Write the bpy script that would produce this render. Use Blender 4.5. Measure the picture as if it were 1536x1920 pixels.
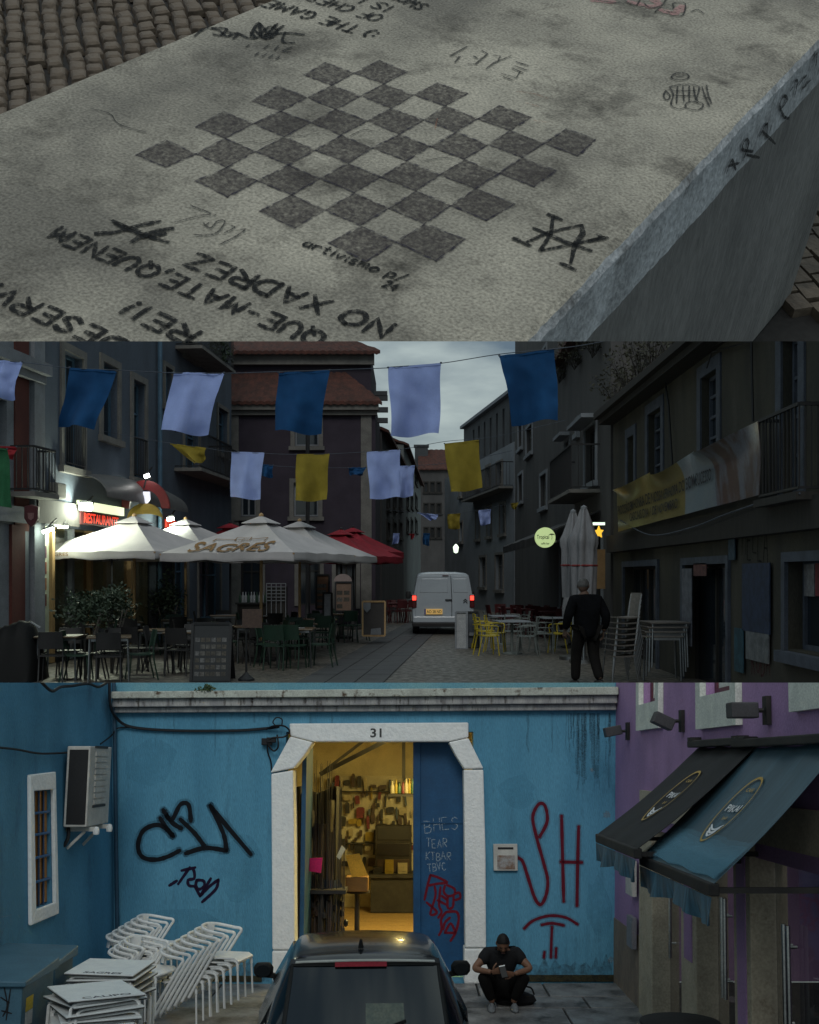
import bpy, bmesh, math, random
from mathutils import Vector, Matrix, noise
for o in list(bpy.data.objects): bpy.data.objects.remove(o)
R = math.radians
SC = bpy.context.scene
COL = SC.collection
rnd = random.Random(7)
# ------------------------------------------------------------ camera
F, CX, HZ = 2000.0, 768.0, 1080.0          # focal length and horizon, measured on the 1536 x 1920 photograph
CAMZ = 1.75
cam = bpy.data.objects.new('camera', bpy.data.cameras.new('camera')); COL.objects.link(cam)
cam.location = (0, 0, CAMZ); cam.rotation_euler = (R(90), 0, 0)
cam.data.sensor_fit = 'VERTICAL'; cam.data.sensor_height = 24.0
cam.data.lens = 24.0*F/1920.0
cam.data.shift_y = (HZ-960.0)/1920.0
cam.data.clip_start = 0.05; cam.data.clip_end = 3000
SC.camera = cam
SC.render.resolution_x, SC.render.resolution_y = 819, 1024
# ------------------------------------------------------------ overcast dusk sky
SUN_EL, SUN_AZ = R(46), R(181)             # soft sun high behind the camera, a little to the left
w = bpy.data.worlds.new('World'); SC.world = w; w.use_nodes = True
nt = w.node_tree; N = nt.nodes; L = nt.links; N.clear()
out = N.new('ShaderNodeOutputWorld'); bg = N.new('ShaderNodeBackground'); bg.inputs[1].default_value = 0.1
sky = N.new('ShaderNodeTexSky'); sky.sky_type = 'NISHITA'; sky.sun_disc = False
sky.sun_elevation = SUN_EL; sky.sun_rotation = SUN_AZ
tc = N.new('ShaderNodeTexCoord'); sep = N.new('ShaderNodeSeparateXYZ'); L.new(tc.outputs['Generated'], sep.inputs[0])
mp = N.new('ShaderNodeMapping'); mp.inputs['Scale'].default_value = (1.0, 1.0, 3.4); L.new(tc.outputs['Generated'], mp.inputs[0])
nz = N.new('ShaderNodeTexNoise'); nz.inputs['Scale'].default_value = 4.2; nz.inputs['Detail'].default_value = 7; nz.inputs['Roughness'].default_value = .52
L.new(mp.outputs[0], nz.inputs[0])
rp = N.new('ShaderNodeValToRGB'); L.new(nz.outputs[0], rp.inputs[0])
rp.color_ramp.elements[0].position = .41; rp.color_ramp.elements[0].color = (1.5, 2.1, 2.6, 1)
rp.color_ramp.elements[1].position = .62; rp.color_ramp.elements[1].color = (6.2, 7.2, 6.9, 1)
mr = N.new('ShaderNodeMapRange'); L.new(sep.outputs[2], mr.inputs[0])
mr.inputs[1].default_value = 0; mr.inputs[2].default_value = 1; mr.inputs[3].default_value = .75; mr.inputs[4].default_value = 1.7
mul = N.new('ShaderNodeVectorMath'); mul.operation = 'SCALE'; L.new(rp.outputs[0], mul.inputs[0]); L.new(mr.outputs[0], mul.inputs['Scale'])
mx = N.new('ShaderNodeMixRGB'); mx.inputs[0].default_value = .88
L.new(sky.outputs[0], mx.inputs[1]); L.new(mul.outputs[0], mx.inputs[2]); L.new(mx.outputs[0], bg.inputs[0]); L.new(bg.outputs[0], out.inputs[0])
sd = bpy.data.lights.new('sun', 'SUN'); sd.energy = 1.0; sd.angle = R(24); sd.color = (1.0, .97, .92)
so = bpy.data.objects.new('sun', sd); COL.objects.link(so)
sv = Vector((math.sin(SUN_AZ)*math.cos(SUN_EL), math.cos(SUN_AZ)*math.cos(SUN_EL), math.sin(SUN_EL)))
so.rotation_euler = sv.to_track_quat('Z', 'Y').to_euler()
SC.view_settings.view_transform = 'Standard'; SC.view_settings.look = 'None'
SC.view_settings.exposure = -0.35; SC.view_settings.gamma = 1
SC.render.engine = 'CYCLES'

# ------------------------------------------------------------ frames of the three places
CAM = Vector((0, 0, CAMZ))
def wray(px, py): return Vector(((px-CX)/F, 1.0, (HZ-py)/F))
T2 = Matrix.Identity(4)
TH = math.atan(350/2000.0)
RX = Matrix.Rotation(TH, 3, 'X')
_l = RX @ wray(768, 1840); D3 = 14.5; HC3 = -D3*_l.z/_l.y
T3 = Matrix.Translation(CAM) @ Matrix.Rotation(-TH, 4, 'X') @ Matrix.Translation((0, 0, -HC3))
TX, TY, TZ = Vector((.79815885, -.37935545, -.46800843)), Vector((.60116966, .55208953, .57774751)), Vector((.03921089, -.74248676, .66871214))
TO = CAM+Vector((-.32321667, 1.25676968, .49522435))
T1 = Matrix(((TX.x, TY.x, TZ.x, TO.x), (TX.y, TY.y, TZ.y, TO.y), (TX.z, TY.z, TZ.z, TO.z), (0, 0, 0, 1)))
T1I = T1.inverted()
def P2(px, py, d): return CAM+wray(px, py)*d
def G2(px, py): d = wray(px, py); return CAM+d*(-CAMZ/d.z)
def ray3(px, py): return RX @ wray(px, py)
C3 = Vector((0, 0, HC3))
def P3(px, py, d): r = ray3(px, py); return C3+r*(d/r.y)
def X3(px, py, x): r = ray3(px, py); return C3+r*(x/r.x)
def G3(px, py, z=0): r = ray3(px, py); return C3+r*((z-HC3)/r.z)
C1 = T1I @ CAM
def P1(px, py, h=0.0):
    r = T1I.to_3x3() @ wray(px, py); return C1+r*((h-C1.z)/r.z)

# ------------------------------------------------------------ object helpers
BASE = {}
SETM = {}
def thing(name, label, cat, base=(0, 0, 0), T=T2, group=None, rot=None):
    o = bpy.data.objects.new(name, None); COL.objects.link(o); o.empty_display_size = .2
    m = T @ Matrix.Translation(Vector(base))
    if rot is not None: m = m @ rot
    o.matrix_world = m
    BASE[o] = Vector((0, 0, 0)) if rot is not None else Vector(base)
    o['label'] = label; o['category'] = cat
    if group: o['group'] = group
    return o
def tag(o, label=None, cat=None, group=None, kind=None):
    if label: o['label'] = label
    if cat: o['category'] = cat
    if group: o['group'] = group
    if kind: o['kind'] = kind
    return o
def copy_tree(o, parent=None, m=None):
    c = o.copy(); COL.objects.link(c)
    if parent is not None: c.parent = parent
    if m is not None: c.matrix_world = m
    for ch in list(o.children): copy_tree(ch, c)
    return c
class MB:
    def __init__(s): s.v = []; s.f = []
    def add(s, vs, fs):
        n = len(s.v); s.v += [Vector(v) for v in vs]; s.f += [tuple(i+n for i in f) for f in fs]; return s
    def box(s, x0, x1, y0, y1, z0, z1, M=None):
        vs = [Vector(p) for p in ((x0,y0,z0),(x1,y0,z0),(x1,y1,z0),(x0,y1,z0),(x0,y0,z1),(x1,y0,z1),(x1,y1,z1),(x0,y1,z1))]
        if M is not None: vs = [M(*v) if callable(M) else M @ v for v in vs]
        return s.add(vs, [(0,3,2,1),(4,5,6,7),(0,1,5,4),(1,2,6,5),(2,3,7,6),(3,0,4,7)])
    def bar(s, a, b, w, h, up=(0,0,1)):
        a, b = Vector(a), Vector(b); t = (b-a).normalized(); u = Vector(up)
        if abs(t.dot(u)) > .98: u = Vector((0, 1, 0))
        x = t.cross(u).normalized(); y = x.cross(t)
        vs = [p+x*(w/2*i)+y*(h/2*j) for p in (a, b) for i, j in ((-1,-1),(1,-1),(1,1),(-1,1))]
        return s.add(vs, [(0,1,2,3),(7,6,5,4),(0,4,5,1),(1,5,6,2),(2,6,7,3),(3,7,4,0)])
    def tube(s, pts, r, n=6, closed=False):
        pts = [Vector(p) for p in pts]; k = len(pts); rings = []
        up = None
        for i, p in enumerate(pts):
            if closed: t = pts[(i+1) % k]-pts[i-1]
            else: t = pts[min(i+1, k-1)]-pts[max(i-1, 0)]
            t.normalize()
            if up is None:
                up = Vector((0, 0, 1)) if abs(t.z) < .9 else Vector((1, 0, 0))
            x = t.cross(up)
            if x.length < 1e-4: x = t.cross(Vector((0, 1, 0)))
            x.normalize(); up = x.cross(t).normalized()
            rr = r[i] if isinstance(r, (list, tuple)) else r
            rings.append([p+x*(rr*math.cos(2*math.pi*j/n))+up*(rr*math.sin(2*math.pi*j/n)) for j in range(n)])
        vs = [v for g in rings for v in g]; fs = []
        for i in range(k if closed else k-1):
            a, b = i*n, ((i+1) % k)*n
            for j in range(n): fs.append((a+j, a+(j+1) % n, b+(j+1) % n, b+j))
        if not closed: fs += [tuple(range(n))[::-1], tuple(range((k-1)*n, k*n))]
        return s.add(vs, fs)
    def lathe(s, prof, n=16, c=(0, 0, 0), sx=1, sy=1):
        c = Vector(c); vs = []; fs = []
        for r, z in prof:
            for j in range(n): vs.append(c+Vector((sx*r*math.cos(2*math.pi*j/n), sy*r*math.sin(2*math.pi*j/n), z)))
        for i in range(len(prof)-1):
            for j in range(n): fs.append((i*n+j, i*n+(j+1) % n, (i+1)*n+(j+1) % n, (i+1)*n+j))
        fs += [tuple(range(n))[::-1], tuple(range((len(prof)-1)*n, len(prof)*n))]
        return s.add(vs, fs)
    def prism(s, poly, f, a, b):
        n = len(poly); vs = [f(p[0], p[1], a) for p in poly]+[f(p[0], p[1], b) for p in poly]
        fs = [tuple(range(n))[::-1], tuple(range(n, 2*n))]+[(i, (i+1) % n, n+(i+1) % n, n+i) for i in range(n)]
        return s.add(vs, fs)
    def grid(s, nu, nv, f):
        vs = [f(i/nu, j/nv) for j in range(nv+1) for i in range(nu+1)]
        return s.add(vs, [(j*(nu+1)+i, j*(nu+1)+i+1, (j+1)*(nu+1)+i+1, (j+1)*(nu+1)+i) for j in range(nv) for i in range(nu)])
    def slab(s, nu, nv, f, g):
        """closed sheet: f front, g back"""
        n = (nu+1)*(nv+1); s0 = len(s.v)
        s.grid(nu, nv, f); s.v += [Vector(g(i/nu, j/nv)) for j in range(nv+1) for i in range(nu+1)]
        idx = lambda i, j: s0+j*(nu+1)+i
        for j in range(nv):
            for i in range(nu): s.f.append((idx(i,j)+n, idx(i,j+1)+n, idx(i+1,j+1)+n, idx(i+1,j)+n))
        for i in range(nu):
            s.f.append((idx(i,0), idx(i,0)+n, idx(i+1,0)+n, idx(i+1,0))); s.f.append((idx(i,nv), idx(i+1,nv), idx(i+1,nv)+n, idx(i,nv)+n))
        for j in range(nv):
            s.f.append((idx(0,j), idx(0,j+1), idx(0,j+1)+n, idx(0,j)+n)); s.f.append((idx(nu,j), idx(nu,j)+n, idx(nu,j+1)+n, idx(nu,j+1)))
        return s
    def ribbon(s, pts, wd, f, jit=.12, taper=True):
        """flat stroke: pts 2D, f maps 2D to the surface"""
        P = [Vector((p[0], p[1])) for p in pts]
        if len(P) < 2: return s
        Q = [P[0]]
        for p in P[1:]:
            if (p-Q[-1]).length > 1e-6: Q.append(p)
        P = Q
        if len(P) < 2: return s
        t = (P[1]-P[0]).normalized(); P[0] = P[0]-t*wd*.3
        t = (P[-1]-P[-2]).normalized(); P[-1] = P[-1]+t*wd*.3
        k = len(P); vs = []
        for i in range(k):
            t = P[min(i+1, k-1)]-P[max(i-1, 0)]
            if t.length < 1e-7: t = P[i]-P[i-1]
            t.normalize(); nn = Vector((-t.y, t.x)); ww = wd/2*(1+rnd.uniform(-jit, jit))
            if taper and i in (0, k-1): ww *= .7
            vs += [f(P[i]+nn*ww), f(P[i]-nn*ww)]
        return s.add(vs, [(2*i, 2*i+1, 2*i+3, 2*i+2) for i in range(k-1)])
    def clip(s, co, no):
        """cut away what lies on the positive side of a plane"""
        bm = bmesh.new(); vv = [bm.verts.new(v) for v in s.v]
        for f in s.f:
            try: bm.faces.new([vv[i] for i in f])
            except ValueError: pass
        r = bmesh.ops.bisect_plane(bm, geom=bm.verts[:]+bm.edges[:]+bm.faces[:], plane_co=co, plane_no=no, clear_outer=True)
        ed = [e for e in r['geom_cut'] if isinstance(e, bmesh.types.BMEdge)]
        if ed: bmesh.ops.holes_fill(bm, edges=ed)
        bm.verts.ensure_lookup_table(); bm.verts.index_update()
        s.v = [v.co.copy() for v in bm.verts]; s.f = [tuple(v.index for v in f.verts) for f in bm.faces]; bm.free(); return s
    def build(s, name, mat, parent=None, T=None, smooth=False, base=None, bevel=0, fix=True):
        b = base if base is not None else (BASE.get(parent, Vector((0, 0, 0))) if parent is not None else Vector((0, 0, 0)))
        b = Vector(b)
        me = bpy.data.meshes.new(name); me.from_pydata([v-b for v in s.v], [], s.f)
        if fix:
            bm = bmesh.new(); bm.from_mesh(me); bmesh.ops.recalc_face_normals(bm, faces=bm.faces); bm.to_mesh(me); bm.free()
        if mat is not None: me.materials.append(mat)
        if smooth:
            me.shade_smooth(); me.set_sharp_from_angle(angle=R(40 if smooth is True else smooth))
        o = bpy.data.objects.new(name, me); COL.objects.link(o)
        if parent is not None: o.parent = parent; BASE[o] = b
        else: o.matrix_world = (T if T is not None else T2) @ Matrix.Translation(b)
        if bevel:
            m = o.modifiers.new('bevel', 'BEVEL'); m.width = bevel; m.segments = 2; m.limit_method = 'ANGLE'
        return o
def catmull(P, n=5, closed=False):
    P = [Vector(p) for p in P]; k = len(P); o = []
    rng = range(k if closed else k-1)
    for i in rng:
        p1, p2 = P[i], P[(i+1) % k]
        p0 = P[i-1] if (closed or i > 0) else p1; p3 = P[(i+2) % k] if (closed or i+2 < k) else p2
        for j in range(n):
            t = j/n
            o.append(.5*((2*p1)+(p2-p0)*t+(2*p0-5*p1+4*p2-p3)*t*t+(3*p1-p0-3*p2+p3)*t**3))
    if not closed: o.append(P[-1])
    return o

# ------------------------------------------------------------ materials
def rgb(c): return (c[0], c[1], c[2], 1)
def M(name, c1, c2=None, scale=4, rough=.8, bump=0, bscale=60, metal=0, spec=.4, stretch=(1, 1, 1), lo=.38, hi=.62, fine=.18, c3=None, s3=1.2, lo3=.58, hi3=.7, coat=0, trans=0, subsurf=0, rvar=0):
    m = bpy.data.materials.new(name); m.use_nodes = True; nt = m.node_tree; N = nt.nodes; L = nt.links
    b = N['Principled BSDF']; b.inputs['Roughness'].default_value = rough; b.inputs['Metallic'].default_value = metal
    b.inputs['Specular IOR Level'].default_value = spec; b.inputs['Coat Weight'].default_value = coat
    tc = N.new('ShaderNodeTexCoord'); mp = N.new('ShaderNodeMapping'); mp.inputs['Scale'].default_value = stretch; L.new(tc.outputs['Object'], mp.inputs[0])
    if c2 is None: c2 = tuple(x*.8 for x in c1)
    n1 = N.new('ShaderNodeTexNoise'); n1.inputs['Scale'].default_value = scale; n1.inputs['Detail'].default_value = 6; n1.inputs['Roughness'].default_value = .6; L.new(mp.outputs[0], n1.inputs[0])
    r1 = N.new('ShaderNodeValToRGB'); L.new(n1.outputs[0], r1.inputs[0])
    r1.color_ramp.elements[0].position = lo; r1.color_ramp.elements[0].color = rgb(c1)
    r1.color_ramp.elements[1].position = hi; r1.color_ramp.elements[1].color = rgb(c2)
    last = r1.outputs[0]
    n2 = N.new('ShaderNodeTexNoise'); n2.inputs['Scale'].default_value = bscale; n2.inputs['Detail'].default_value = 4; L.new(mp.outputs[0], n2.inputs[0])
    if c3 is not None:
        n3 = N.new('ShaderNodeTexNoise'); n3.inputs['Scale'].default_value = s3; n3.inputs['Detail'].default_value = 8; n3.inputs['Roughness'].default_value = .68; L.new(mp.outputs[0], n3.inputs[0])
        r3 = N.new('ShaderNodeValToRGB'); L.new(n3.outputs[0], r3.inputs[0])
        r3.color_ramp.elements[0].position = lo3; r3.color_ramp.elements[0].color = (0, 0, 0, 1); r3.color_ramp.elements[1].position = hi3; r3.color_ramp.elements[1].color = (1, 1, 1, 1)
        x = N.new('ShaderNodeMixRGB'); L.new(r3.outputs[0], x.inputs[0]); L.new(last, x.inputs[1]); x.inputs[2].default_value = rgb(c3); last = x.outputs[0]
    if fine:
        mr = N.new('ShaderNodeMapRange'); L.new(n2.outputs[0], mr.inputs[0]); mr.inputs[1].default_value = .3; mr.inputs[2].default_value = .7; mr.inputs[3].default_value = 1-fine; mr.inputs[4].default_value = 1+fine
        x = N.new('ShaderNodeVectorMath'); x.operation = 'SCALE'; L.new(last, x.inputs[0]); L.new(mr.outputs[0], x.inputs['Scale']); last = x.outputs[0]
    L.new(last, b.inputs['Base Color'])
    if rvar:
        mr = N.new('ShaderNodeMapRange'); L.new(n1.outputs[0], mr.inputs[0]); mr.inputs[1].default_value = .35; mr.inputs[2].default_value = .65; mr.inputs[3].default_value = max(.03, rough-rvar); mr.inputs[4].default_value = min(1, rough+rvar); L.new(mr.outputs[0], b.inputs['Roughness'])
    if bump:
        bp = N.new('ShaderNodeBump'); bp.inputs['Strength'].default_value = bump; bp.inputs['Distance'].default_value = .02; L.new(n2.outputs[0], bp.inputs['Height']); L.new(bp.outputs[0], b.inputs['Normal'])
    if trans:
        tr = N.new('ShaderNodeBsdfTranslucent'); L.new(last, tr.inputs[0]); ms = N.new('ShaderNodeMixShader'); ms.inputs[0].default_value = trans
        L.new(b.outputs[0], ms.inputs[1]); L.new(tr.outputs[0], ms.inputs[2]); L.new(ms.outputs[0], N['Material Output'].inputs[0])
    return m
def EM(name, c, s):
    m = bpy.data.materials.new(name); m.use_nodes = True; b = m.node_tree.nodes['Principled BSDF']
    b.inputs['Base Color'].default_value = rgb(c); b.inputs['Emission Color'].default_value = rgb(c); b.inputs['Emission Strength'].default_value = s; return m
def GL(name, c, rough=.05, alpha=1.0):
    m = bpy.data.materials.new(name); m.use_nodes = True; nt = m.node_tree; b = nt.nodes['Principled BSDF']
    b.inputs['Base Color'].default_value = rgb(c); b.inputs['Roughness'].default_value = rough; b.inputs['Specular IOR Level'].default_value = .7
    if alpha < 1:
        t = nt.nodes.new('ShaderNodeBsdfTransparent'); x = nt.nodes.new('ShaderNodeMixShader'); x.inputs[0].default_value = alpha
        nt.links.new(t.outputs[0], x.inputs[1]); nt.links.new(b.outputs[0], x.inputs[2]); nt.links.new(x.outputs[0], nt.nodes['Material Output'].inputs[0])
    return m
def PAINT(name, c, cover=.9, scale=300, thr=.5, soft=.12):
    """worn ink or spray: the surface below shows through the speckle"""
    m = bpy.data.materials.new(name); m.use_nodes = True; nt = m.node_tree; N = nt.nodes; L = nt.links; b = N['Principled BSDF']
    b.inputs['Base Color'].default_value = rgb(c); b.inputs['Roughness'].default_value = .75; b.inputs['Specular IOR Level'].default_value = .2
    tc = N.new('ShaderNodeTexCoord'); n = N.new('ShaderNodeTexNoise'); n.inputs['Scale'].default_value = scale; n.inputs['Detail'].default_value = 5; n.inputs['Roughness'].default_value = .65; L.new(tc.outputs['Object'], n.inputs[0])
    mr = N.new('ShaderNodeMapRange'); L.new(n.outputs[0], mr.inputs[0]); mr.inputs[1].default_value = thr-soft; mr.inputs[2].default_value = thr+soft; mr.inputs[3].default_value = cover; mr.inputs[4].default_value = max(0, cover-.75)
    t = N.new('ShaderNodeBsdfTransparent'); x = N.new('ShaderNodeMixShader'); L.new(mr.outputs[0], x.inputs[0]); L.new(t.outputs[0], x.inputs[1]); L.new(b.outputs[0], x.inputs[2]); L.new(x.outputs[0], N['Material Output'].inputs[0])
    return m

# ------------------------------------------------------------ lettering
GLY = {  # hand lettering on a 0..6 x 0..10 box; polylines, 's' first = smoothed
'A': [[(0,0),(3,10),(6,0)],[(1.3,3.6),(4.8,3.6)]], 'B': [[(0,0),(0,10)],['s',(0,10),(4.5,9),(4,5.5),(0,5)],['s',(0,5),(5.5,4),(4.5,.5),(0,0)]],
'C': [['s',(5.5,8.5),(3,10),(.3,7),(.3,3),(3,0),(5.5,1.5)]], 'D': [[(0,0),(0,10)],['s',(0,10),(4.5,9),(5.8,5),(4.5,1),(0,0)]],
'E': [[(5,10),(0,10),(0,0),(5.2,0)],[(0,5),(4,5)]], 'F': [[(5,10),(0,10),(0,0)],[(0,5),(4,5)]],
'G': [['s',(5.5,8.5),(3,10),(.3,7),(.3,3),(3,0),(5.4,2)],[(5.4,0),(5.5,4.5),(3,4.5)]], 'H': [[(0,0),(0,10)],[(5.5,0),(5.5,10)],[(0,5),(5.5,5)]],
'I': [[(1,0),(1,10)]], 'K': [[(0,0),(0,10)],[(5,10),(0,4.5),(5.4,0)]], 'L': [[(0,10),(0,0),(5,0)]],
'M': [[(0,0),(.8,10),(3.2,3),(5.6,10),(6.4,0)]], 'N': [[(0,0),(0,10),(5.5,0),(5.5,10)]], 'O': [['s',(3,10),(.2,7.5),(.2,2.5),(3,0),(5.8,2.5),(5.8,7.5),(3,10)]],
'P': [[(0,0),(0,10)],['s',(0,10),(5,9.3),(5,5.7),(0,4.6)]], 'Q': [['s',(3,10),(.2,7.5),(.2,2.5),(3,0),(5.8,2.5),(5.8,7.5),(3,10)],[(3.4,3),(6.2,-1)]],
'R': [[(0,0),(0,10)],['s',(0,10),(5,9.3),(5,5.7),(0,4.8)],[(1.4,4.8),(5.6,0)]], 'S': [['s',(5.3,8.6),(3,10),(.5,8),(2.5,5.3),(5.4,3),(3,0),(.2,1.5)]],
'T': [[(0,10),(6,10)],[(3,10),(3,0)]], 'U': [['s',(0,10),(.2,2.8),(2.8,0),(5.3,2.8),(5.5,10)]], 'V': [[(0,10),(3,0),(6,10)]], 'W': [[(0,10),(1.4,0),(3.3,6),(5.2,0),(6.6,10)]],
'X': [[(0,0),(5.6,10)],[(0,10),(5.6,0)]], 'Y': [[(0,10),(3,5),(6,10)],[(3,5),(3,0)]], 'Z': [[(0,10),(5.5,10),(0,0),(5.6,0)]],
'a': [['s',(4.6,5),(2,5.8),(.2,3),(1.6,0),(4.4,2)],[(4.8,5.8),(4.8,0)]], 'r': [[(0,0),(0,6)],['s',(0,4),(2,6),(4,5.6)]], 't': [[(2,9),(2,0),(4,0)],[(0,6),(4,6)]], 'i': [[(1,0),(1,6)],[(1,8),(1,8.6)]],
'v': [[(0,6),(2.2,0),(4.4,6)]], 's': [['s',(4,5.4),(1.4,6),(.6,4),(3.6,2.4),(3,0),(.2,.6)]], 'm': [[(0,0),(0,6)],['s',(0,4.5),(1.8,6),(2.8,4),(2.8,0)],['s',(2.8,4.5),(4.6,6),(5.6,4),(5.6,0)]],
'o': [['s',(2.4,6),(.2,4),(.4,1),(2.4,0),(4.6,2),(4.4,5),(2.4,6)]], 'p': [[(0,-3),(0,6)],['s',(0,5),(3,6),(4.6,3),(3,0),(0,1)]], 'e': [['s',(.4,3),(4.4,3.4),(3.4,6),(.6,5),(.4,1.5),(2.4,0),(4.4,1)]], 'l': [[(1,0),(1,9)]],
'2': [['s',(.3,8),(2.6,10),(5,7.6),(2.8,4),(0,0)],[(0,0),(5.4,0)]], '4': [[(4,0),(4,10),(0,3),(5.6,3)]], '3': [['s',(.3,9),(3,10),(5,7.6),(2,5.4),(5.2,3),(3,0),(.2,1)]], '1': [[(.4,8),(2.4,10),(2.4,0)]],
'-': [[(.6,4.5),(4,4.8)]], ',': [[(1,1),(.2,-2)]], ':': [[(1,2),(1,2.8)],[(1,6.5),(1,7.3)]], ')': [['s',(0,10),(2,7),(2,3),(0,0)]], '/': [[(0,-1),(4,11)]], '!': [[(1,10),(1,3.5)],[(1,.8),(1,0)]], '?': [['s',(0,8),(2.5,10),(4.6,8),(2.4,4.6),(2.2,3)],[(2.2,.8),(2.2,0)]], '|': [[(0,0),(.6,6)]],
}
def write(mb, txt, a, b, wd, f, hgt=None, jit=.35):
    """hand letters along a->b (surface 2D), up is 90 deg counter-clockwise"""
    a, b = Vector(a), Vector(b); adv = []; x = 0
    for ch in txt:
        adv.append(x)
        if ch == ' ': x += 4.5
        else: x += max(p[0] for st in GLY[ch] for p in st if p != 's')+2.4
    tot = x-2.4; d = (b-a); sc = d.length/tot; d.normalize(); u = Vector((-d.y, d.x)); hs = (hgt/10 if hgt else sc)
    for ch, x0 in zip(txt, adv):
        if ch == ' ': continue
        dy = rnd.uniform(-jit, jit)*1.2; sh = rnd.uniform(-.06, .08)
        for st in GLY[ch]:
            P = [Vector(p) for p in st if p != 's']
            if st[0] == 's': P = catmull(P, 4)
            else:
                Q = []
                for p, q in zip(P[:-1], P[1:]): Q += [p, p.lerp(q, .5)]
                P = Q+[P[-1]]
            pts = [a+d*((x0+p.x+p.y*sh+rnd.uniform(-.12, .12))*sc)+u*((p.y+dy+rnd.uniform(-.12, .12))*hs) for p in P]
            mb.ribbon(pts, wd, f)
    return mb
def type_mesh(txt, bold=0.0):
    """printed letters from the built-in typeface: verts in x 0..1 (width), y 0..h ; returns verts, faces, h"""
    cu = bpy.data.curves.new('t', 'FONT'); cu.body = txt; cu.resolution_u = 3; cu.offset = bold
    o = bpy.data.objects.new('t', cu); COL.objects.link(o)
    bpy.context.view_layer.update()
    me = bpy.data.meshes.new_from_object(o.evaluated_get(bpy.context.evaluated_depsgraph_get()))
    vs = [v.co.copy() for v in me.vertices]; fs = [tuple(p.vertices) for p in me.polygons]
    bpy.data.objects.remove(o); bpy.data.curves.remove(cu); bpy.data.meshes.remove(me)
    x0 = min(v.x for v in vs); x1 = max(v.x for v in vs); y0 = min(v.y for v in vs); y1 = max(v.y for v in vs); W = x1-x0
    return [((v.x-x0)/W, (v.y-y0)/(y1-y0)) for v in vs], fs, (y1-y0)/W
def print_text(mb, txt, f, bold=0.0, sub=False):
    """f maps (u,v in 0..1) to 3D"""
    vs, fs, h = type_mesh(txt, bold); mb.add([f(u, v) for u, v in vs], fs); return mb
ORDN = ['first', 'second', 'third', 'fourth', 'fifth', 'sixth', 'seventh', 'eighth', 'ninth', 'tenth', 'eleventh', 'twelfth', 'thirteenth', 'fourteenth', 'fifteenth', 'sixteenth']
ORD = ['lowest', 'second', 'third', 'fourth', 'fifth', 'sixth', 'seventh', 'eighth', 'ninth']

# ------------------------------------------------------------ facades
class Fac:
    def __init__(s, A, B, three=False, lean=0.0):
        s.lean = lean
        s.A = Vector((A[0], A[1])); s.B = Vector((B[0], B[1])); s.d = (s.B-s.A).normalized(); s.len = (s.B-s.A).length
        n = Vector((-s.d.y, s.d.x)); s.n = n if n.dot(-s.A) > 0 else -n; s.three = three
    def pt(s, u, n, z):
        p = s.A+s.d*u+s.n*n; return Vector((p.x+s.lean*z, p.y, z))
    def uv(s, px, py):
        if s.three: o, r = C3, ray3(px, py)
        else: o, r = CAM, wray(px, py)
        if s.lean:
            m = Matrix(((s.d.x, s.lean, -r.x), (s.d.y, 0, -r.y), (0, 1, -r.z))); q = m.inverted() @ (o-Vector((s.A.x, s.A.y, 0))); return (q.x, q.y)
        nn = Vector((s.n.x, s.n.y, 0)); t = (Vector((s.A.x, s.A.y, 0))-o).dot(nn)/r.dot(nn); p = o+r*t
        return ((Vector((p.x, p.y))-s.A).dot(s.d), p.z)
    def rect(s, x0, y0, x1, y1):
        xm, ym = (x0+x1)/2, (y0+y1)/2
        a, b = s.uv(x0, ym)[0], s.uv(x1, ym)[0]; c, d = s.uv(xm, y1)[1], s.uv(xm, y0)[1]
        return (min(a, b), max(a, b), c, d)
    def wall(s, mb, u0, u1, z0, z1, ops=(), dep=.25, back=0):
        us = sorted(set([u0, u1]+[min(max(x, u0), u1) for o in ops for x in o[:2]])); zs = sorted(set([z0, z1]+[min(max(x, z0), z1) for o in ops for x in o[2:4]]))
        for i in range(len(us)-1):
            for j in range(len(zs)-1):
                um, zm = (us[i]+us[i+1])/2, (zs[j]+zs[j+1])/2
                if us[i+1]-us[i] < 1e-5 or zs[j+1]-zs[j] < 1e-5: continue
                if any(o[0] < um < o[1] and o[2] < zm < o[3] for o in ops): continue
                mb.add([s.pt(us[i],0,zs[j]), s.pt(us[i+1],0,zs[j]), s.pt(us[i+1],0,zs[j+1]), s.pt(us[i],0,zs[j+1])], [(0,1,2,3)])
        for o in ops:
            a, b, c, e = o[:4]
            q = [(a,c),(b,c),(b,e),(a,e)]
            for k in range(4):
                p, r = q[k], q[(k+1) % 4]
                mb.add([s.pt(p[0],0,p[1]), s.pt(r[0],0,r[1]), s.pt(r[0],-dep,r[1]), s.pt(p[0],-dep,p[1])], [(0,1,2,3)])
        if back:
            mb.add([s.pt(u0,0,z0), s.pt(u0,-back,z0), s.pt(u0,-back,z1), s.pt(u0,0,z1)], [(0,1,2,3)])
            mb.add([s.pt(u1,0,z0), s.pt(u1,-back,z0), s.pt(u1,-back,z1), s.pt(u1,0,z1)], [(0,1,2,3)])
            mb.add([s.pt(u0,0,z1), s.pt(u1,0,z1), s.pt(u1,-back,z1), s.pt(u0,-back,z1)], [(0,1,2,3)])
            mb.add([s.pt(u0,-back,z0), s.pt(u1,-back,z0), s.pt(u1,-back,z1), s.pt(u0,-back,z1)], [(0,1,2,3)])
        return mb
    def box(s, mb, u0, u1, n0, n1, z0, z1): return mb.box(u0, u1, n0, n1, z0, z1, s.pt)
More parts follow.
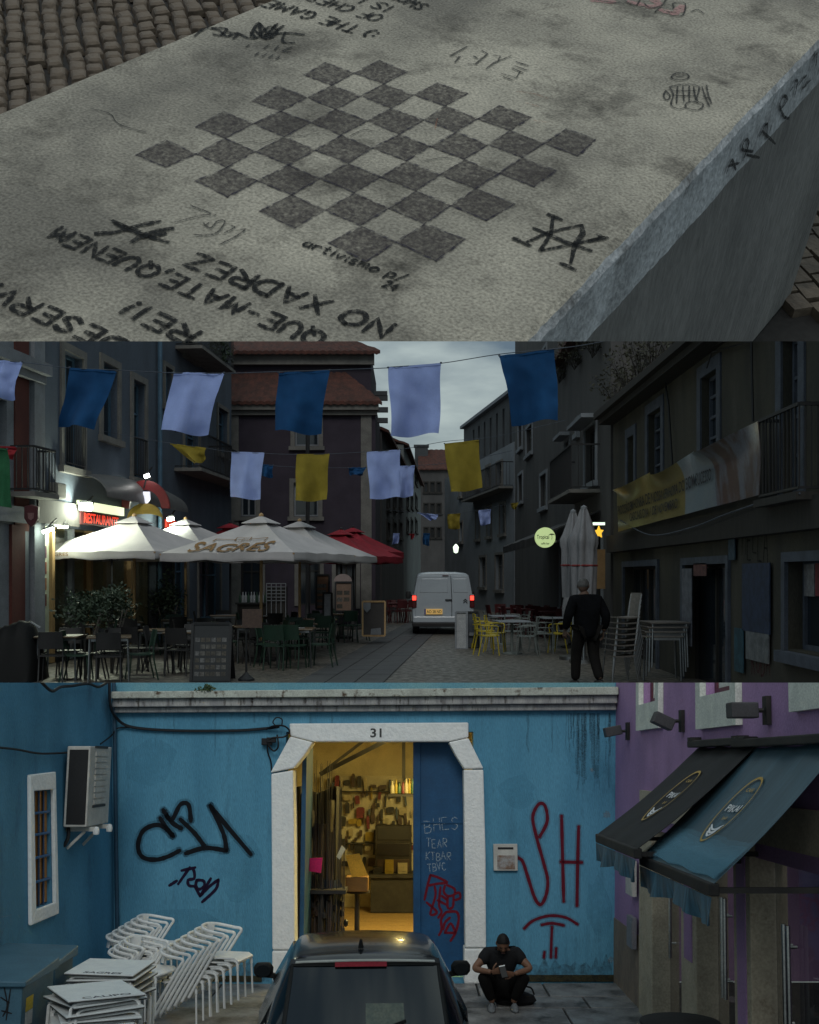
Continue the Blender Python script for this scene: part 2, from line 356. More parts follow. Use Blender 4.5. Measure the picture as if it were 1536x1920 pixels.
def window(par, fc, r, mframe, mglass, msur=None, dep=.2, sw=.14, fw=.06, mull=1, trans=1, name='window', sill=True, proud=.05):
    a, b, c, e = r
    mb = MB(); n0, n1 = -dep-.04, -dep+.02
    fc.box(mb, a, a+fw, n0, n1, c, e); fc.box(mb, b-fw, b, n0, n1, c, e); fc.box(mb, a+fw, b-fw, n0, n1, c, c+fw); fc.box(mb, a+fw, b-fw, n0, n1, e-fw, e)
    for k in range(mull):
        u = a+(b-a)*(k+1)/(mull+1); fc.box(mb, u-fw*.5, u+fw*.5, n0+.004, n1+.006, c+fw, e-fw)
    for k in range(trans):
        z = c+(e-c)*(k+1)/(trans+1) if trans > 1 else c+(e-c)*.68
        fc.box(mb, a+fw, b-fw, n0+.008, n1+.002, z-fw*.35, z+fw*.35)
    o = mb.build(name, mframe, par)
    g = MB(); fc.box(g, a+.01, b-.01, -dep-.03, -dep-.02, c+.01, e-.01); g.build('pane', mglass, o)
    if msur is not None:
        sm = MB(); fc.box(sm, a-sw, a, 0.001, proud, c-.02, e+sw); fc.box(sm, b, b+sw, 0.001, proud, c-.02, e+sw); fc.box(sm, a, b, 0.001, proud, e, e+sw)
        sm.build('window_surround', msur, o)
        if sill: sl = MB(); fc.box(sl, a-sw-.06, b+sw+.06, .001, proud+.07, c-.16, c-.02); sl.build('sill', msur, o)
    return o
def leafclump(mb, c, rad, n, size, rg, squash=1.0):
    for _ in range(n):
        v = Vector((rg.gauss(0, 1), rg.gauss(0, 1), rg.gauss(0, 1))).normalized()*(rad*rg.random()**.45); v.z *= squash
        p = Vector(c)+v; a = Vector((rg.uniform(-1, 1), rg.uniform(-1, 1), rg.uniform(-.6, 1))).normalized(); b = a.cross(Vector((rg.uniform(-1, 1), rg.uniform(-1, 1), rg.uniform(-1, 1)))).normalized()
        s_ = size*rg.uniform(.6, 1.3)
        mb.add([p, p+a*s_*.5+b*s_*.22, p+a*s_, p+a*s_*.5-b*s_*.22], [(0,1,2,3)])

# =====================================================================================================
# PLACE ONE: concrete chess table
# =====================================================================================================
CUT1N = T1I.to_3x3() @ Vector((0, .22, -1)).normalized()
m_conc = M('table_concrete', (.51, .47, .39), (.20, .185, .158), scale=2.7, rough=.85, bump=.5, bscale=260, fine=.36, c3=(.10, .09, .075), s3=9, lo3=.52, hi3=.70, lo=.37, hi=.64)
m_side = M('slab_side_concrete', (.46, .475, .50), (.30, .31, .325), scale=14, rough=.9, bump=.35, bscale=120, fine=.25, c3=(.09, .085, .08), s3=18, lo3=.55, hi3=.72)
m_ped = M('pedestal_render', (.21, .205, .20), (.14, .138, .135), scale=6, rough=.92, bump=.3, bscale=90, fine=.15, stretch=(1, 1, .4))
m_cob = M('cobble_stone', (.15, .115, .085), (.085, .066, .052), scale=14, rough=.75, bump=.25, bscale=60, fine=.15)
m_joint = M('cobble_joint', (.035, .033, .032), rough=.95)
m_ink = PAINT('black_marker', (.009, .009, .010), cover=.95, scale=260, thr=.575, soft=.09)
m_thin = PAINT('thin_marker', (.02, .02, .022), cover=.85, scale=500, thr=.56, soft=.10)
m_sq = PAINT('faded_violet_paint', (.060, .050, .052), cover=.86, scale=190, thr=.50, soft=.20)
m_sqline = PAINT('violet_pen_line', (.03, .026, .045), cover=.75, scale=120, thr=.50, soft=.12)
m_pink = PAINT('pink_paint', (.50, .27, .27), cover=.6, scale=200, thr=.56)
m_orange = PAINT('orange_wax', (.42, .14, .06), cover=.5, scale=500, thr=.48, soft=.06)
m_crack = M('crack', (.05, .048, .045), rough=1)

def edge_x(u): return .5594-(u+.007)*.0832+.0022*noise.noise(Vector((u*9, 3.1, 0)))+.0018*noise.noise(Vector((u*55, 1, 0)))
us = [-.9+i*.011 for i in range(262)]
tb = MB()
rows = []
for u in us:
    x = edge_x(u); j = .0018*noise.noise(Vector((u*120, 0, 5)))
    rows.append([(-.203, -.095), (-.206, -.010), (-.200, 0.0), (x-.014+j, 0.0), (x-.005+j, -.004), (x, -.013+j), (x+.001, -.090), (x-.006, -.095)])
vs = [Vector((p[0], u, p[1])) for u, r in zip(us, rows) for p in r]; k = 8
fs = [(i*k+j, i*k+(j+1) % k, (i+1)*k+(j+1) % k, (i+1)*k+j) for i in range(len(us)-1) for j in range(k)]
fs += [tuple(range(k)), tuple(range((len(us)-1)*k, len(us)*k))]
table_t = thing('chess_table', 'weathered grey concrete table with a painted chessboard and marker scrawls', 'table', (.15, .3, -.75), T1)
# top and rim are separate faces of the same slab: rim faces go to their own part
top = MB(); top.v = vs; top.f = fs; top.clip(C1, CUT1N)
slab = top.build('table_slab', m_conc, table_t, fix=True)
slab.data.materials.append(m_side)
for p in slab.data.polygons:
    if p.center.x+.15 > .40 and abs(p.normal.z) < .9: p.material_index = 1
def xside(px, py, x):
    r = T1I.to_3x3() @ wray(px, py); return C1+r*((x-C1.x)/r.x)
ue = xside(1524, 420, .425).y
pd = MB()
def pf(a, b, c): return Vector((a, b, c))
pv = []
pd.add([(-.15,-.8,-.10),(.505,-.8,-.10),(.415,ue,-.10),(-.15,ue,-.10),(-.15,-.8,-.75),(.515,-.8,-.75),(.43,ue,-.75),(-.15,ue,-.75)], [(0,1,2,3),(4,7,6,5),(0,4,5,1),(1,5,6,2),(2,6,7,3),(3,7,4,0)])
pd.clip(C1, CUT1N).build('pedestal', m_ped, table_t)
S1 = .05
# chessboard: 32 dark squares, hand painted, outlines a little off
gp = {}
for i in range(9):
    for j in range(9): gp[i, j] = Vector((j*S1+rnd.uniform(-.0013, .0013), i*S1+rnd.uniform(-.0013, .0013)))
seen = {(0,0):(255,292),(2,0):(367,239),(4,0):(472,191),(6,0):(570,142),(8,1):(712,114),(0,1):(310,315),(0,2):(367,341),(0,4):(487,397),(0,6):(617,457),(0,7):(687,492),(1,8):(818,491),(2,8):(873,450),(4,8):(965,384),(6,8):(1043,322),(7,8):(1083,294),(8,8):(1118,262)}
for kk, (a, b) in seen.items():
    p = P1(a, b); gp[kk] = Vector((p.x, p.y))
for i in range(8):
    for j in range(8):
        if (i+j) % 2: continue
        q = [gp[i, j], gp[i+1, j], gp[i+1, j+1], gp[i, j+1]]
        mb = MB(); poly = []
        for a in range(4):
            p0, p1 = q[a], q[(a+1) % 4]
            for s_ in range(6): 
                p = p0.lerp(p1, s_/6); poly.append(Vector((p.x+rnd.uniform(-.0016, .0016), p.y+rnd.uniform(-.0016, .0016), .0007)))
        mb.add(poly, [tuple(range(24))]); sq = mb.build('painted_square', m_sq, table_t)
        ln = MB()
        for a in range(4):
            p0, p1 = q[a], q[(a+1) % 4]; ln.ribbon([p0.lerp(p1, s_/5)+Vector((rnd.uniform(-.0006, .0006), rnd.uniform(-.0006, .0006))) for s_ in range(6)], .0030, lambda p: Vector((p.x, p.y, .0011)), jit=.5)
        ln.build('outline', m_sqline, sq)
def onT(h): return lambda p: Vector((p.x, p.y, h))
def p2(px, py): p = P1(px, py); return Vector((p.x, p.y))
def tline(txt, a, b, wd, hgt=None, mat=None, name='lettering', h=.0016):
    mb = MB(); write(mb, txt, p2(*a), p2(*b), wd, onT(h), hgt); return mb.clip(C1, CUT1N).build(name, mat or m_ink, table_t, fix=False)
def tmarks(name, strokes, wd, mat=None, h=.0018, smooth=True):
    mb = MB()
    for st in strokes:
        P = [p2(*q) for q in st]
        if len(P) > 2 and smooth: P = catmull(P, 5)
        elif len(P) == 2: P = [P[0].lerp(P[1], t/4) for t in range(5)]
        mb.ribbon(P, wd, onT(h), jit=.25)
    return mb.clip(C1, CUT1N).build(name, mat or m_ink, table_t, fix=False)
# big marker lines, written to be read from the far side of the table
tline('NO XADREZ', (742, 610), (372, 478), .0062, .026)
tline('QUE-MATE,QUENEM', (613, 630), (116, 428), .0056, .024)
tline('O REI!', (452, 662), (262, 570), .0062, .024)
tline('DESERVA', (240, 642), (-25, 524), .0060, .024)
tline(':) THE GAME', (716, 62), (512, 2), .0052, .028)
tline('OF CHESS', (722, 32), (575, -14), .0046, .026)
tline('IS LIKE', (742, 14), (620, -26), .0044, .026)
tline('SWORD', (806, 12), (735, -18), .0044, .026)
tline('artivismo p/', (566, 462), (752, 530), .0030, .015, m_ink)
tline('24', (716, 540), (738, 548), .0030, .014, m_ink)
tmarks('marker_cross', [[(180,440),(220,437),(260,425),(300,417)], [(212,416),(240,432),(280,446),(315,456)], [(248,456),(275,440),(325,430)], [(270,447),(310,440)], [(215,420),(262,436)]], .0060)
tmarks('thin_marker_tag', [[(358,387),(366,391),(388,399),(394,404),(375,407),(328,419)], [(382,421),(395,430),(408,417),(422,417),(412,434),(395,443),(365,443)], [(384,426),(392,420)], [(402,407),(405,405)], [(420,440),(440,429),(434,426)], [(412,461),(440,447),(460,433),(452,433)]], .0020, m_thin)
tmarks('small_tag', [[(105,452),(125,432)], [(112,446),(135,440)], [(122,456),(140,442)]], .0024, m_thin)
tmarks('crown_tag', [[(1028,404),(1052,414)], [(1037,406),(1033,440),(1013,472)], [(1013,472),(1060,463),(1132,447)], [(1001,430),(1060,456),(1108,472)], [(963,449),(994,463)], [(985,457),(1030,437),(1090,424)], [(1090,424),(1093,440),(1078,460),(1070,495)], [(1052,496),(1078,508)], [(1104,454),(1138,448)], [(1122,442),(1128,448)]], .0060, smooth=False)
tmarks('angular_tag', [[(850,86),(876,89),(844,107),(862,108),(853,119)], [(878,122),(892,122),(914,103),(904,97)], [(888,107),(896,112)], [(912,131),(926,120),(958,107)], [(926,106),(938,107),(934,116)], [(968,118),(990,125)], [(960,130),(980,138)], [(966,126),(988,134)], [(940,140),(968,148),(975,136)], [(944,146),(960,152)]], .0032, m_thin, smooth=False)
tmarks('black_scribble', [[(365,70),(385,55),(410,58),(425,70),(445,64),(470,74),(505,66),(540,64),(570,67)], [(398,54),(425,56),(414,68),(400,66)], [(428,62),(445,66),(438,74)], [(470,70),(485,44),(492,70),(520,46),(498,72),(532,50)], [(480,60),(500,75),(520,60),(505,52),(488,70),(512,72)], [(535,62),(530,80),(552,82)], [(470,62),(480,72)], [(488,46),(500,62)]], .0046)
tmarks('small_scrawl', [[(548,90),(530,98),(545,99)], [(522,88),(515,96)], [(505,86),(494,94)], [(524,108),(518,113)], [(512,105),(504,111)], [(500,103),(492,108)], [(486,100),(478,106)], [(468,86),(462,90)]], .0030, m_thin)
tmarks('doodle', [[(1258,146),(1268,139),(1286,140),(1291,147),(1278,152),(1262,150),(1258,146)], [(1268,146),(1284,144)], [(1255,165),(1280,160),(1308,163),(1310,172),(1306,190),(1318,198),(1310,208),(1290,206),(1285,198),(1296,192),(1310,196)],
  [(1255,165),(1262,180),(1258,198),(1270,206),(1285,204)], [(1270,164),(1268,196)], [(1280,163),(1282,194)], [(1292,163),(1292,192)], [(1300,165),(1304,190)], [(1262,172),(1306,172)], [(1264,182),(1304,181)], [(1248,172),(1244,182),(1250,190),(1256,182),(1248,172)], [(1316,165),(1322,184),(1330,202)], [(1324,162),(1328,182),(1334,196)], [(1318,184),(1332,186)]], .0026, m_thin)
tmarks('pink_letter_fill', [[(1112,2),(1150,5)], [(1180,5),(1205,10)], [(1225,0),(1235,10),(1215,14)], [(1240,20),(1265,26),(1280,12)]], .014, m_pink, h=.0012)
tmarks('letter_outline', [[(1105,-4),(1130,4),(1165,8)], [(1172,4),(1192,12),(1200,0)], [(1208,8),(1218,16),(1240,12),(1250,-2)], [(1228,24),(1260,31),(1280,30),(1284,8),(1262,8),(1262,18),(1240,16),(1228,24)], [(1250,24),(1268,25)], [(1295,24),(1308,20),(1320,28)]], .0026, m_thin)
tmarks('orange_scratch', [[(968,174),(1000,178),(1030,188)], [(985,195),(1010,202)], [(1000,228),(1028,232)], [(820,225),(815,245)]], .0022, m_orange)
tmarks('crack', [[(170,206),(195,211),(210,218),(216,228),(226,236),(250,244),(275,250)], [(226,236),(236,233)]], .0011, m_crack)
tmarks('crack', [[(440,272),(470,268),(490,271),(520,262),(555,258),(600,252)]], .0010, m_crack)
tmarks('crack', [[(655,258),(680,246),(700,248)]], .0010, m_crack)
tmarks('crack', [[(790,305),(830,298),(850,300)]], .0010, m_crack)
# writing on the slab's rim
rim = MB()
for st in [[(1190,640)],]: pass
def rp(px, py): p = xside(px, py, 0); return p
def rim_pt(px, py):
    x = .53
    for _ in range(5):
        q = xside(px, py, x+.0025); x = edge_x(q.y)
    return Vector((q.y, q.z))
for st in [[(1362,325),(1372,300),(1380,318)], [(1366,312),(1386,306)], [(1393,300),(1404,268),(1398,262),(1392,280),(1412,284)], [(1400,290),(1424,296)], [(1424,255),(1438,232),(1436,262)], [(1430,246),(1454,270)], [(1446,236),(1440,258)], [(1463,205),(1476,188),(1470,180),(1462,196),(1470,218),(1480,222)], [(1482,170),(1494,150),(1490,180)], [(1498,160),(1512,142),(1505,166),(1520,150)], [(1524,112),(1532,100),(1530,122)]]:
    rim.ribbon(catmull([rim_pt(*q) for q in st], 5) if len(st) > 2 else [rim_pt(*st[0]).lerp(rim_pt(*st[1]), t/4) for t in range(5)], .0042, lambda p: Vector((edge_x(p.x)+.0028, p.x, p.y)))
rim.build('rim_writing', m_ink, table_t, fix=False)
pw = MB()
for st in [[(1455,318),(1446,345)], [(1532,290),(1524,330)]]:
    q = [xside(a, b, .50) for a, b in st]
# cobbled pavement below the table
HP = -.75
corners = [P1(-40, -40, HP), P1(600, -40, HP), P1(-40, 260, HP), P1(1620, 60, HP), P1(1576, 400, HP), P1(1400, 640, HP), P1(1576, 640, HP)]
X0, X1 = min(c.x for c in corners)-.3, max(c.x for c in corners)+.5; Y0, Y1 = min(c.y for c in corners)-.2, max(c.y for c in corners)+.6
pv = MB(); pv.box(X0, X1, Y0, Y1, HP-.05, HP-.012); pv.clip(C1, CUT1N)
pave = tag(pv.build('pavement', m_joint, None, T1), 'brown cobbled pavement below the concrete table', None, None, 'structure')
cob_me = []
for kx in range(6):
    bm = bmesh.new(); bmesh.ops.create_cube(bm, size=1)
    for v in bm.verts:
        sx = .031*(1+rnd.uniform(-.16, .16)); sy = .026*(1+rnd.uniform(-.16, .16))
        if v.co.z > 0: sx *= .78; sy *= .78
        v.co = Vector((math.copysign(sx, v.co.x), math.copysign(sy, v.co.y), (.011+rnd.uniform(-.003, .003)) if v.co.z > 0 else -.012))
    bmesh.ops.bevel(bm, geom=[e for e in bm.edges if all(v.co.z > 0 for v in e.verts)], offset=.006, segments=1, affect='EDGES')
    me = bpy.data.meshes.new('cobble'); bm.to_mesh(me); bm.free(); me.materials.append(m_cob); cob_me.append(me)
ca, sa = math.cos(R(-38)), math.sin(R(-38))
rest = MB()
for i in range(-70, 90):
    for j in range(-70, 90):
        a, b = i*.066+(j % 2)*.03+rnd.uniform(-.005, .005), j*.056+rnd.uniform(-.005, .005)
        x, y = a*ca-b*sa+.0, a*sa+b*ca+.6
        wp = T1 @ Vector((x, y, HP)); r = wp-CAM
        if r.y < .5: continue
        px, py = CX+F*r.x/r.y, HZ-F*r.z/r.y
        if not (-60 < px < 620 and -60 < py < 260 and py < 262-px*.40):
            if X0+.05 < x < X1-.05 and Y0+.05 < y < Y1-.05 and r.z-.22*r.y > .06 and not (-.12 < x < .40 and -.8 < y < ue):
                rest.box(-.029, .029, -.024, .024, -.012, .010, Matrix.Translation((x, y, HP)) @ Matrix.Rotation(R(-38)+rnd.uniform(-.1, .1), 4, 'Z'))
            continue
        o = bpy.data.objects.new('cobble', rnd.choice(cob_me)); COL.objects.link(o); o.parent = pave
        o.location = (x, y, HP+rnd.uniform(-.004, .005)); o.rotation_euler = (rnd.uniform(-.06, .06), rnd.uniform(-.06, .06), R(-38)+rnd.uniform(-.12, .12))
rc = rest.build('cobbles', m_cob, pave, base=(0, 0, 0), fix=False); rc['kind'] = 'stuff'

# =====================================================================================================
# PLACE TWO: street at dusk with parasols, bunting and a white van
# =====================================================================================================
m_calc = M('calcada_stone', (.125, .112, .092), (.052, .048, .042), scale=7, rough=.5, bump=1.0, bscale=13, fine=.55, rvar=.15, spec=.5)
m_flag = M('smooth_flagstone', (.058, .060, .062), (.042, .043, .045), scale=2, rough=.6, bump=.1, fine=.1)
m_bgrey = M('blue_grey_render', (.075, .095, .125), (.058, .072, .095), scale=1.2, rough=.9, bump=.1, c3=(.07, .08, .09), s3=1.3, lo3=.58, hi3=.8, stretch=(1, 1, .4))
m_trim2 = M('pale_stone_trim', (.15, .145, .135), (.11, .107, .10), scale=3, rough=.9, bump=.1)
m_wtrim = M('white_pilaster', (.19, .205, .225), (.14, .15, .165), scale=2, rough=.85)
m_redwall = M('oxide_red_wall', (.09, .026, .02), (.07, .02, .016), scale=2, rough=.9)
m_iron = M('wrought_iron', (.012, .013, .015), rough=.6)
m_bframe = M('blue_window_frame', (.06, .12, .18), rough=.6)
m_g2 = GL('window_glass_dusk', (.015, .02, .026), .08)
m_purp2 = M('aubergine_render', (.038, .030, .044), (.028, .022, .033), scale=1.5, rough=.9, c3=(.03, .024, .03), s3=1.1, lo3=.55, hi3=.75)
m_tile = M('clay_roof_tile', (.080, .028, .020), (.042, .018, .014), scale=4, rough=.85, bump=.3, bscale=20, fine=.3)
m_yel2 = M('faded_yellow_render', (.048, .044, .032), (.030, .029, .024), scale=1.2, rough=.95, bump=.15, c3=(.06, .055, .045), s3=1.6, lo3=.5, hi3=.72, stretch=(1, 1, .35))
m_beige2 = M('beige_render', (.072, .070, .070), (.052, .051, .052), scale=1, rough=.9, c3=(.10, .09, .08), s3=1.2, lo3=.58, hi3=.8, stretch=(1, 1, .4))
m_ltgrey = M('pale_grey_render', (.20, .22, .245), (.155, .172, .19), scale=.6, rough=.9)
m_ltgrey2 = M('green_grey_render', (.13, .145, .14), (.10, .11, .108), scale=.6, rough=.9)
m_dkclad = M('charcoal_cladding', (.055, .06, .066), (.038, .042, .046), scale=1, rough=.8)
m_oldwood = M('old_timber', (.026, .024, .022), (.016, .015, .014), scale=5, rough=.85, stretch=(4, 4, .4))
m_bwframe = M('weathered_frame', (.062, .074, .098), (.042, .05, .066), scale=4, rough=.8)
m_canvas = M('white_parasol_canvas', (.50, .48, .485), (.43, .415, .42), scale=2, rough=.85, fine=.05, trans=.18)
m_canvasg = M('grey_weathered_canvas', (.20, .205, .22), (.15, .155, .165), scale=4, rough=.9, stretch=(3, 3, .4))
m_redc = M('red_parasol_canvas', (.28, .015, .03), (.2, .01, .02), scale=2, rough=.85, trans=.15)
m_pole = M('varnished_pole', (.40, .26, .12), (.32, .2, .09), scale=6, rough=.5, stretch=(3, 3, .3))
m_brownp = M('brown_print', (.20, .11, .04), rough=.8)
m_flagw = M('white_flag', (.38, .48, .80), (.34, .43, .74), scale=3, rough=.9, fine=.04, trans=.35)
m_flagb = M('blue_flag', (.006, .070, .20), (.005, .056, .165), scale=3, rough=.9, fine=.04, trans=.3)
m_flagy = M('yellow_flag', (.30, .235, .03), (.25, .195, .025), scale=3, rough=.9, fine=.04, trans=.3)
m_flagr = M('red_flag', (.30, .02, .03), rough=.9, trans=.3); m_flagg = M('green_flag', (.02, .12, .05), rough=.9, trans=.3)
m_vanw = M('white_van_paint', (.36, .40, .44), (.33, .37, .41), scale=1, rough=.3, fine=.02, coat=.4)
m_tabd = M('dark_table_wood', (.12, .085, .05), (.07, .05, .03), scale=5, rough=.35, stretch=(.5, 5, 1))
m_blackm = M('black_chair_metal', (.02, .02, .021), rough=.5)
m_greenc = M('dark_green_chair', (.012, .035, .022), rough=.5)
m_yelc = M('yellow_chair_paint', (.42, .33, .02), rough=.45)
m_greyc = M('grey_green_chair_paint', (.12, .14, .135), rough=.45)
m_redchair = M('dark_red_chair', (.06, .008, .01), rough=.6)
m_steel = M('dull_steel', (.30, .31, .32), rough=.35, metal=1)
m_rattan = M('grey_rattan', (.13, .12, .11), (.09, .085, .08), scale=20, rough=.7)
m_board = M('black_menu_board', (.012, .014, .016), rough=.35)
m_leaf2 = M('dark_olive_leaf', (.035, .055, .03), (.02, .035, .02), scale=5, rough=.6); m_bark2 = M('grey_bark', (.10, .09, .08), rough=.9)
# ---- ground: the street is one sheet from the parapet to far beyond the last house
s2 = MB(); s2.add([(-40, 15.2, 0), (40, 15.2, 0), (60, 400, 0), (-60, 400, 0)], [(0,1,2,3)])
street = tag(s2.build('street', m_calc, None, T2), 'cobbled pedestrian street at dusk', None, None, 'structure')
path = MB(); path.add([(-2.04, 15.3, .004), (-.59, 15.3, .004), (1.35, 40, .004), (-.08, 40, .004)], [(0,1,2,3)])
def lerp(a, b, t): return a+(b-a)*t
walk = tag(path.build('footway', M('footway_joint', (.03, .03, .03), rough=.8), None, T2), 'band of smooth paving running up the street', None, None, 'structure')
yy = 16.2
while yy < 40:
    h = .9
    t0, t1 = [( lerp(-1.86, -.28, (q-17.5)/20.0), lerp(-.42, 1.15, (q-17.5)/20.0)) for q in (yy, yy+h)]
    for k in range(3):
        a0, a1 = lerp(t0[0], t0[1], k/3)+.012, lerp(t0[0], t0[1], (k+1)/3)-.012; b0, b1 = lerp(t1[0], t1[1], k/3)+.012, lerp(t1[0], t1[1], (k+1)/3)-.012
        mb = MB(); z = .012+rnd.uniform(-.002, .002); mb.add([(a0,yy+.012,0),(a1,yy+.012,0),(b1,yy+h-.012,0),(b0,yy+h-.012,0),(a0,yy+.012,z),(a1,yy+.012,z),(b1,yy+h-.012,z),(b0,yy+h-.012,z)], [(4,5,6,7),(0,1,5,4),(1,2,6,5),(2,3,7,6),(3,0,4,7)]); mb.build('paving_slab', m_flag, walk)
    yy += h
# ---- helpers for railings
def railing(par, fc, u0, u1, n, z0, z1, step=.12, name='railing', mat=None):
    mb = MB(); mb.bar(fc.pt(u0, n, z1), fc.pt(u1, n, z1), .04, .04); mb.bar(fc.pt(u0, n, z0+.05), fc.pt(u1, n, z0+.05), .03, .03)
    k = max(2, int((u1-u0)/step))
    for i in range(k+1): mb.bar(fc.pt(lerp(u0, u1, i/k), n, z0+.05), fc.pt(lerp(u0, u1, i/k), n, z1), .016, .016)
    if n > .15:
        for u in (u0, u1): mb.bar(fc.pt(u, 0, z1), fc.pt(u, n, z1), .04, .04); mb.bar(fc.pt(u, 0, z0+.05), fc.pt(u, n, z0+.05), .03, .03); [mb.bar(fc.pt(u, n*j/4, z0+.05), fc.pt(u, n*j/4, z1), .016, .016) for j in range(1, 4)]
    return mb.build(name, mat or m_iron, par)
def balcony(par, fc, u0, u1, n, z, h=.95, ms=None):
    mb = MB(); fc.box(mb, u0-.06, u1+.06, .001, n+.06, z-.09, z); o = mb.build('balcony', ms or m_trim2, par); railing(o, fc, u0, u1, n, z, z+h); return o
# ---- buildings on the left
FA = Fac((P2(-60, 1080, 18.3).x, 18.3), (P2(74, 1080, 20.8).x, 20.8))
b1 = thing('red_trim_house', 'house with white pilasters and oxide red panel at the left edge', 'building', FA.pt(1, 0, 0), T2)
ops = [FA.rect(-30, 745, 13, 832)]
mb = MB(); FA.wall(mb, -1.5, FA.len, 0, 11, ops, .2, 5); mb.build('wall_face', m_wtrim, b1)
window(b1, FA, ops[0], m_bframe, m_g2, None)
a = FA.rect(26, 700, 52, 950); mb = MB(); FA.box(mb, a[0], a[1], .002, .03, 2.6, 7.0); mb.build('red_panel', m_redwall, b1)
a = FA.rect(17, 980, 42, 1140); mb = MB(); FA.box(mb, a[0], a[1], .002, .06, 0, 2.7); mb.build('red_pier', m_redwall, b1)
a = FA.rect(56, 700, 76, 950); mb = MB(); FA.box(mb, a[0], a[1]-.005, .002, .10, 0, 10); mb.build('pilaster', m_wtrim, b1)
z = FA.uv(30, 690)[1]; mb = MB(); FA.box(mb, -1.4, FA.len-.01, .002, .28, z, z+.22); FA.box(mb, -1.4, FA.len-.01, .002, .16, z-.15, z-.002); mb.build('cornice', m_wtrim, b1)
r_ = FA.rect(20, 842, 62, 925); balcony(b1, FA, r_[0], r_[1], .45, r_[2], r_[3]-r_[2])
z = FA.uv(30, 960)[1]; mb = MB(); FA.box(mb, -1.4, FA.len-.01, .002, .1, z-.2, z+.1); mb.build('string_course', m_wtrim, b1)
sg = thing('shield_sign', 'dark red shield shaped sign hanging at the left edge', 'sign', P2(60, 990, 19.6), T2)
mb = MB(); f = lambda x, z_, y: P2(60+x, 968+z_, 19.6)+Vector((0, y, 0))
mb.prism([(-13,-18),(0,-22),(13,-18),(13,4),(7,14),(0,20),(-7,14),(-13,4)], f, -.05, .05); mb.build('shield', M('sign_maroon', (.06,.012,.015), rough=.4), sg, bevel=.01)
mb = MB(); mb.prism([(-6,-6),(6,-6),(5,4),(0,8),(-5,4)], f, -.062, -.051); mb.build('emblem', M('sign_pale', (.16,.08,.08), rough=.5), sg)
mb = MB(); mb.bar(P2(60, 955, 19.6), FA.pt(FA.uv(62, 955)[0], .05, P2(60, 955, 19.6).z), .03, .03); mb.build('bracket', m_iron, sg)
FR = Fac((P2(75, 1080, 20.8).x, 20.8), (P2(296, 1080, 27.8).x, 27.8))
b2 = thing('blue_grey_house', 'blue grey house with tall windows above the lit restaurant', 'building', FR.pt(3.5, 0, 0), T2)
w1, w2, w3 = FR.rect(118, 664, 154, 876), FR.rect(191, 684, 220, 820), FR.rect(248, 716, 271, 896)
ZR = 3.0
shopop = (FR.uv(78, 1080)[0], FR.uv(293, 1080)[0], 0.0, 2.75)
mb = MB(); FR.wall(mb, 0.003, FR.len, 0, 11.5, [w1, w2, w3, shopop], .22, 6); mb.build('wall_face', m_bgrey, b2)
for w_ in (w1, w2, w3): window(b2, FR, w_, m_bframe, m_g2, m_trim2, .18, .16)
for w_ in (w1, w3): railing(b2, FR, w_[0], w_[1], .07, w_[2], w_[2]+.95, .11, 'window_guard')
mb = MB(); mb.tube([FR.pt(FR.len-.12, .1, 0.1), FR.pt(FR.len-.12, .1, 11)], .06, 8); mb.build('drainpipe', m_bframe, b2)
vb = FR.rect(90, 906, 107, 935); mb = MB(); FR.box(mb, vb[0], vb[1], .002, .2, vb[2], vb[3]); mb.build('vent_box', m_trim2, b2, bevel=.02)
# restaurant front
rs = thing('restaurant_front', 'lit restaurant front with red neon lettering under a curved canopy', 'shopfront', FR.pt(3, 0, 0), T2)
m_lime2 = M('restaurant_plaster', (.42, .45, .34), rough=.8)
mb = MB(); ua, ub = shopop[:2]; uA = FR.uv(100, 1080)[0]
mb.add([FR.pt(ua,-2.6,0), FR.pt(ub,-2.6,0), FR.pt(ub,-2.6,2.75), FR.pt(ua,-2.6,2.75)], [(0,1,2,3)]); mb.add([FR.pt(ua,-.23,2.749), FR.pt(ub,-.23,2.749), FR.pt(ub,-2.6,2.749), FR.pt(ua,-2.6,2.749)], [(0,1,2,3)])
mb.add([FR.pt(ua,-.23,0), FR.pt(ua,-2.6,0), FR.pt(ua,-2.6,2.75), FR.pt(ua,-.23,2.75)], [(0,1,2,3)]); mb.add([FR.pt(ub,-.23,0), FR.pt(ub,-2.6,0), FR.pt(ub,-2.6,2.75), FR.pt(ub,-.23,2.75)], [(0,1,2,3)])
mb.build('back_room', m_lime2, rs, fix=False)
cells = [80, 103, 140, 175, 212, 250, 290]
for k in range(6):
    u0, u1 = FR.uv(cells[k], 1080)[0], FR.uv(cells[k+1], 1080)[0]
    mb = MB(); FR.box(mb, u0, u0+.12, -.22, -.05, 0, 2.74); mb.build('post', m_pole if k % 2 else m_wtrim, rs)
    if k == 0:
        mb = MB(); FR.box(mb, u0+.12, u1, -.2, -.12, 0, 2.74); mb.build('menu_panel', m_lime2, rs)
        for i_ in range(3):
            for j_ in range(4):
                p0 = lerp(u0+.2, u1-.1, i_/3); mb = MB(); FR.box(mb, p0, p0+(u1-u0-.4)/3, -.119, -.11, 1.15+j_*.32, 1.15+j_*.32+.24); mb.build('menu_photo', M('menu_photo_%d%d' % (i_, j_), rnd.choice([(.25,.08,.05), (.12,.06,.12), (.3,.14,.06)]), (.08,.03,.03), scale=14, rough=.4), rs)
    else:
        mb = MB(); FR.box(mb, u0+.13, u1-.01, -.16, -.15, .5, 2.7); mb.build('shop_pane', GL('shop_pane%d' % k, (.02,.025,.02), .04, .35), rs)
        mb = MB(); FR.box(mb, u0+.13, u1-.01, -.2, -.1, 0, .5); mb.build('stall_riser', m_oldwood, rs)
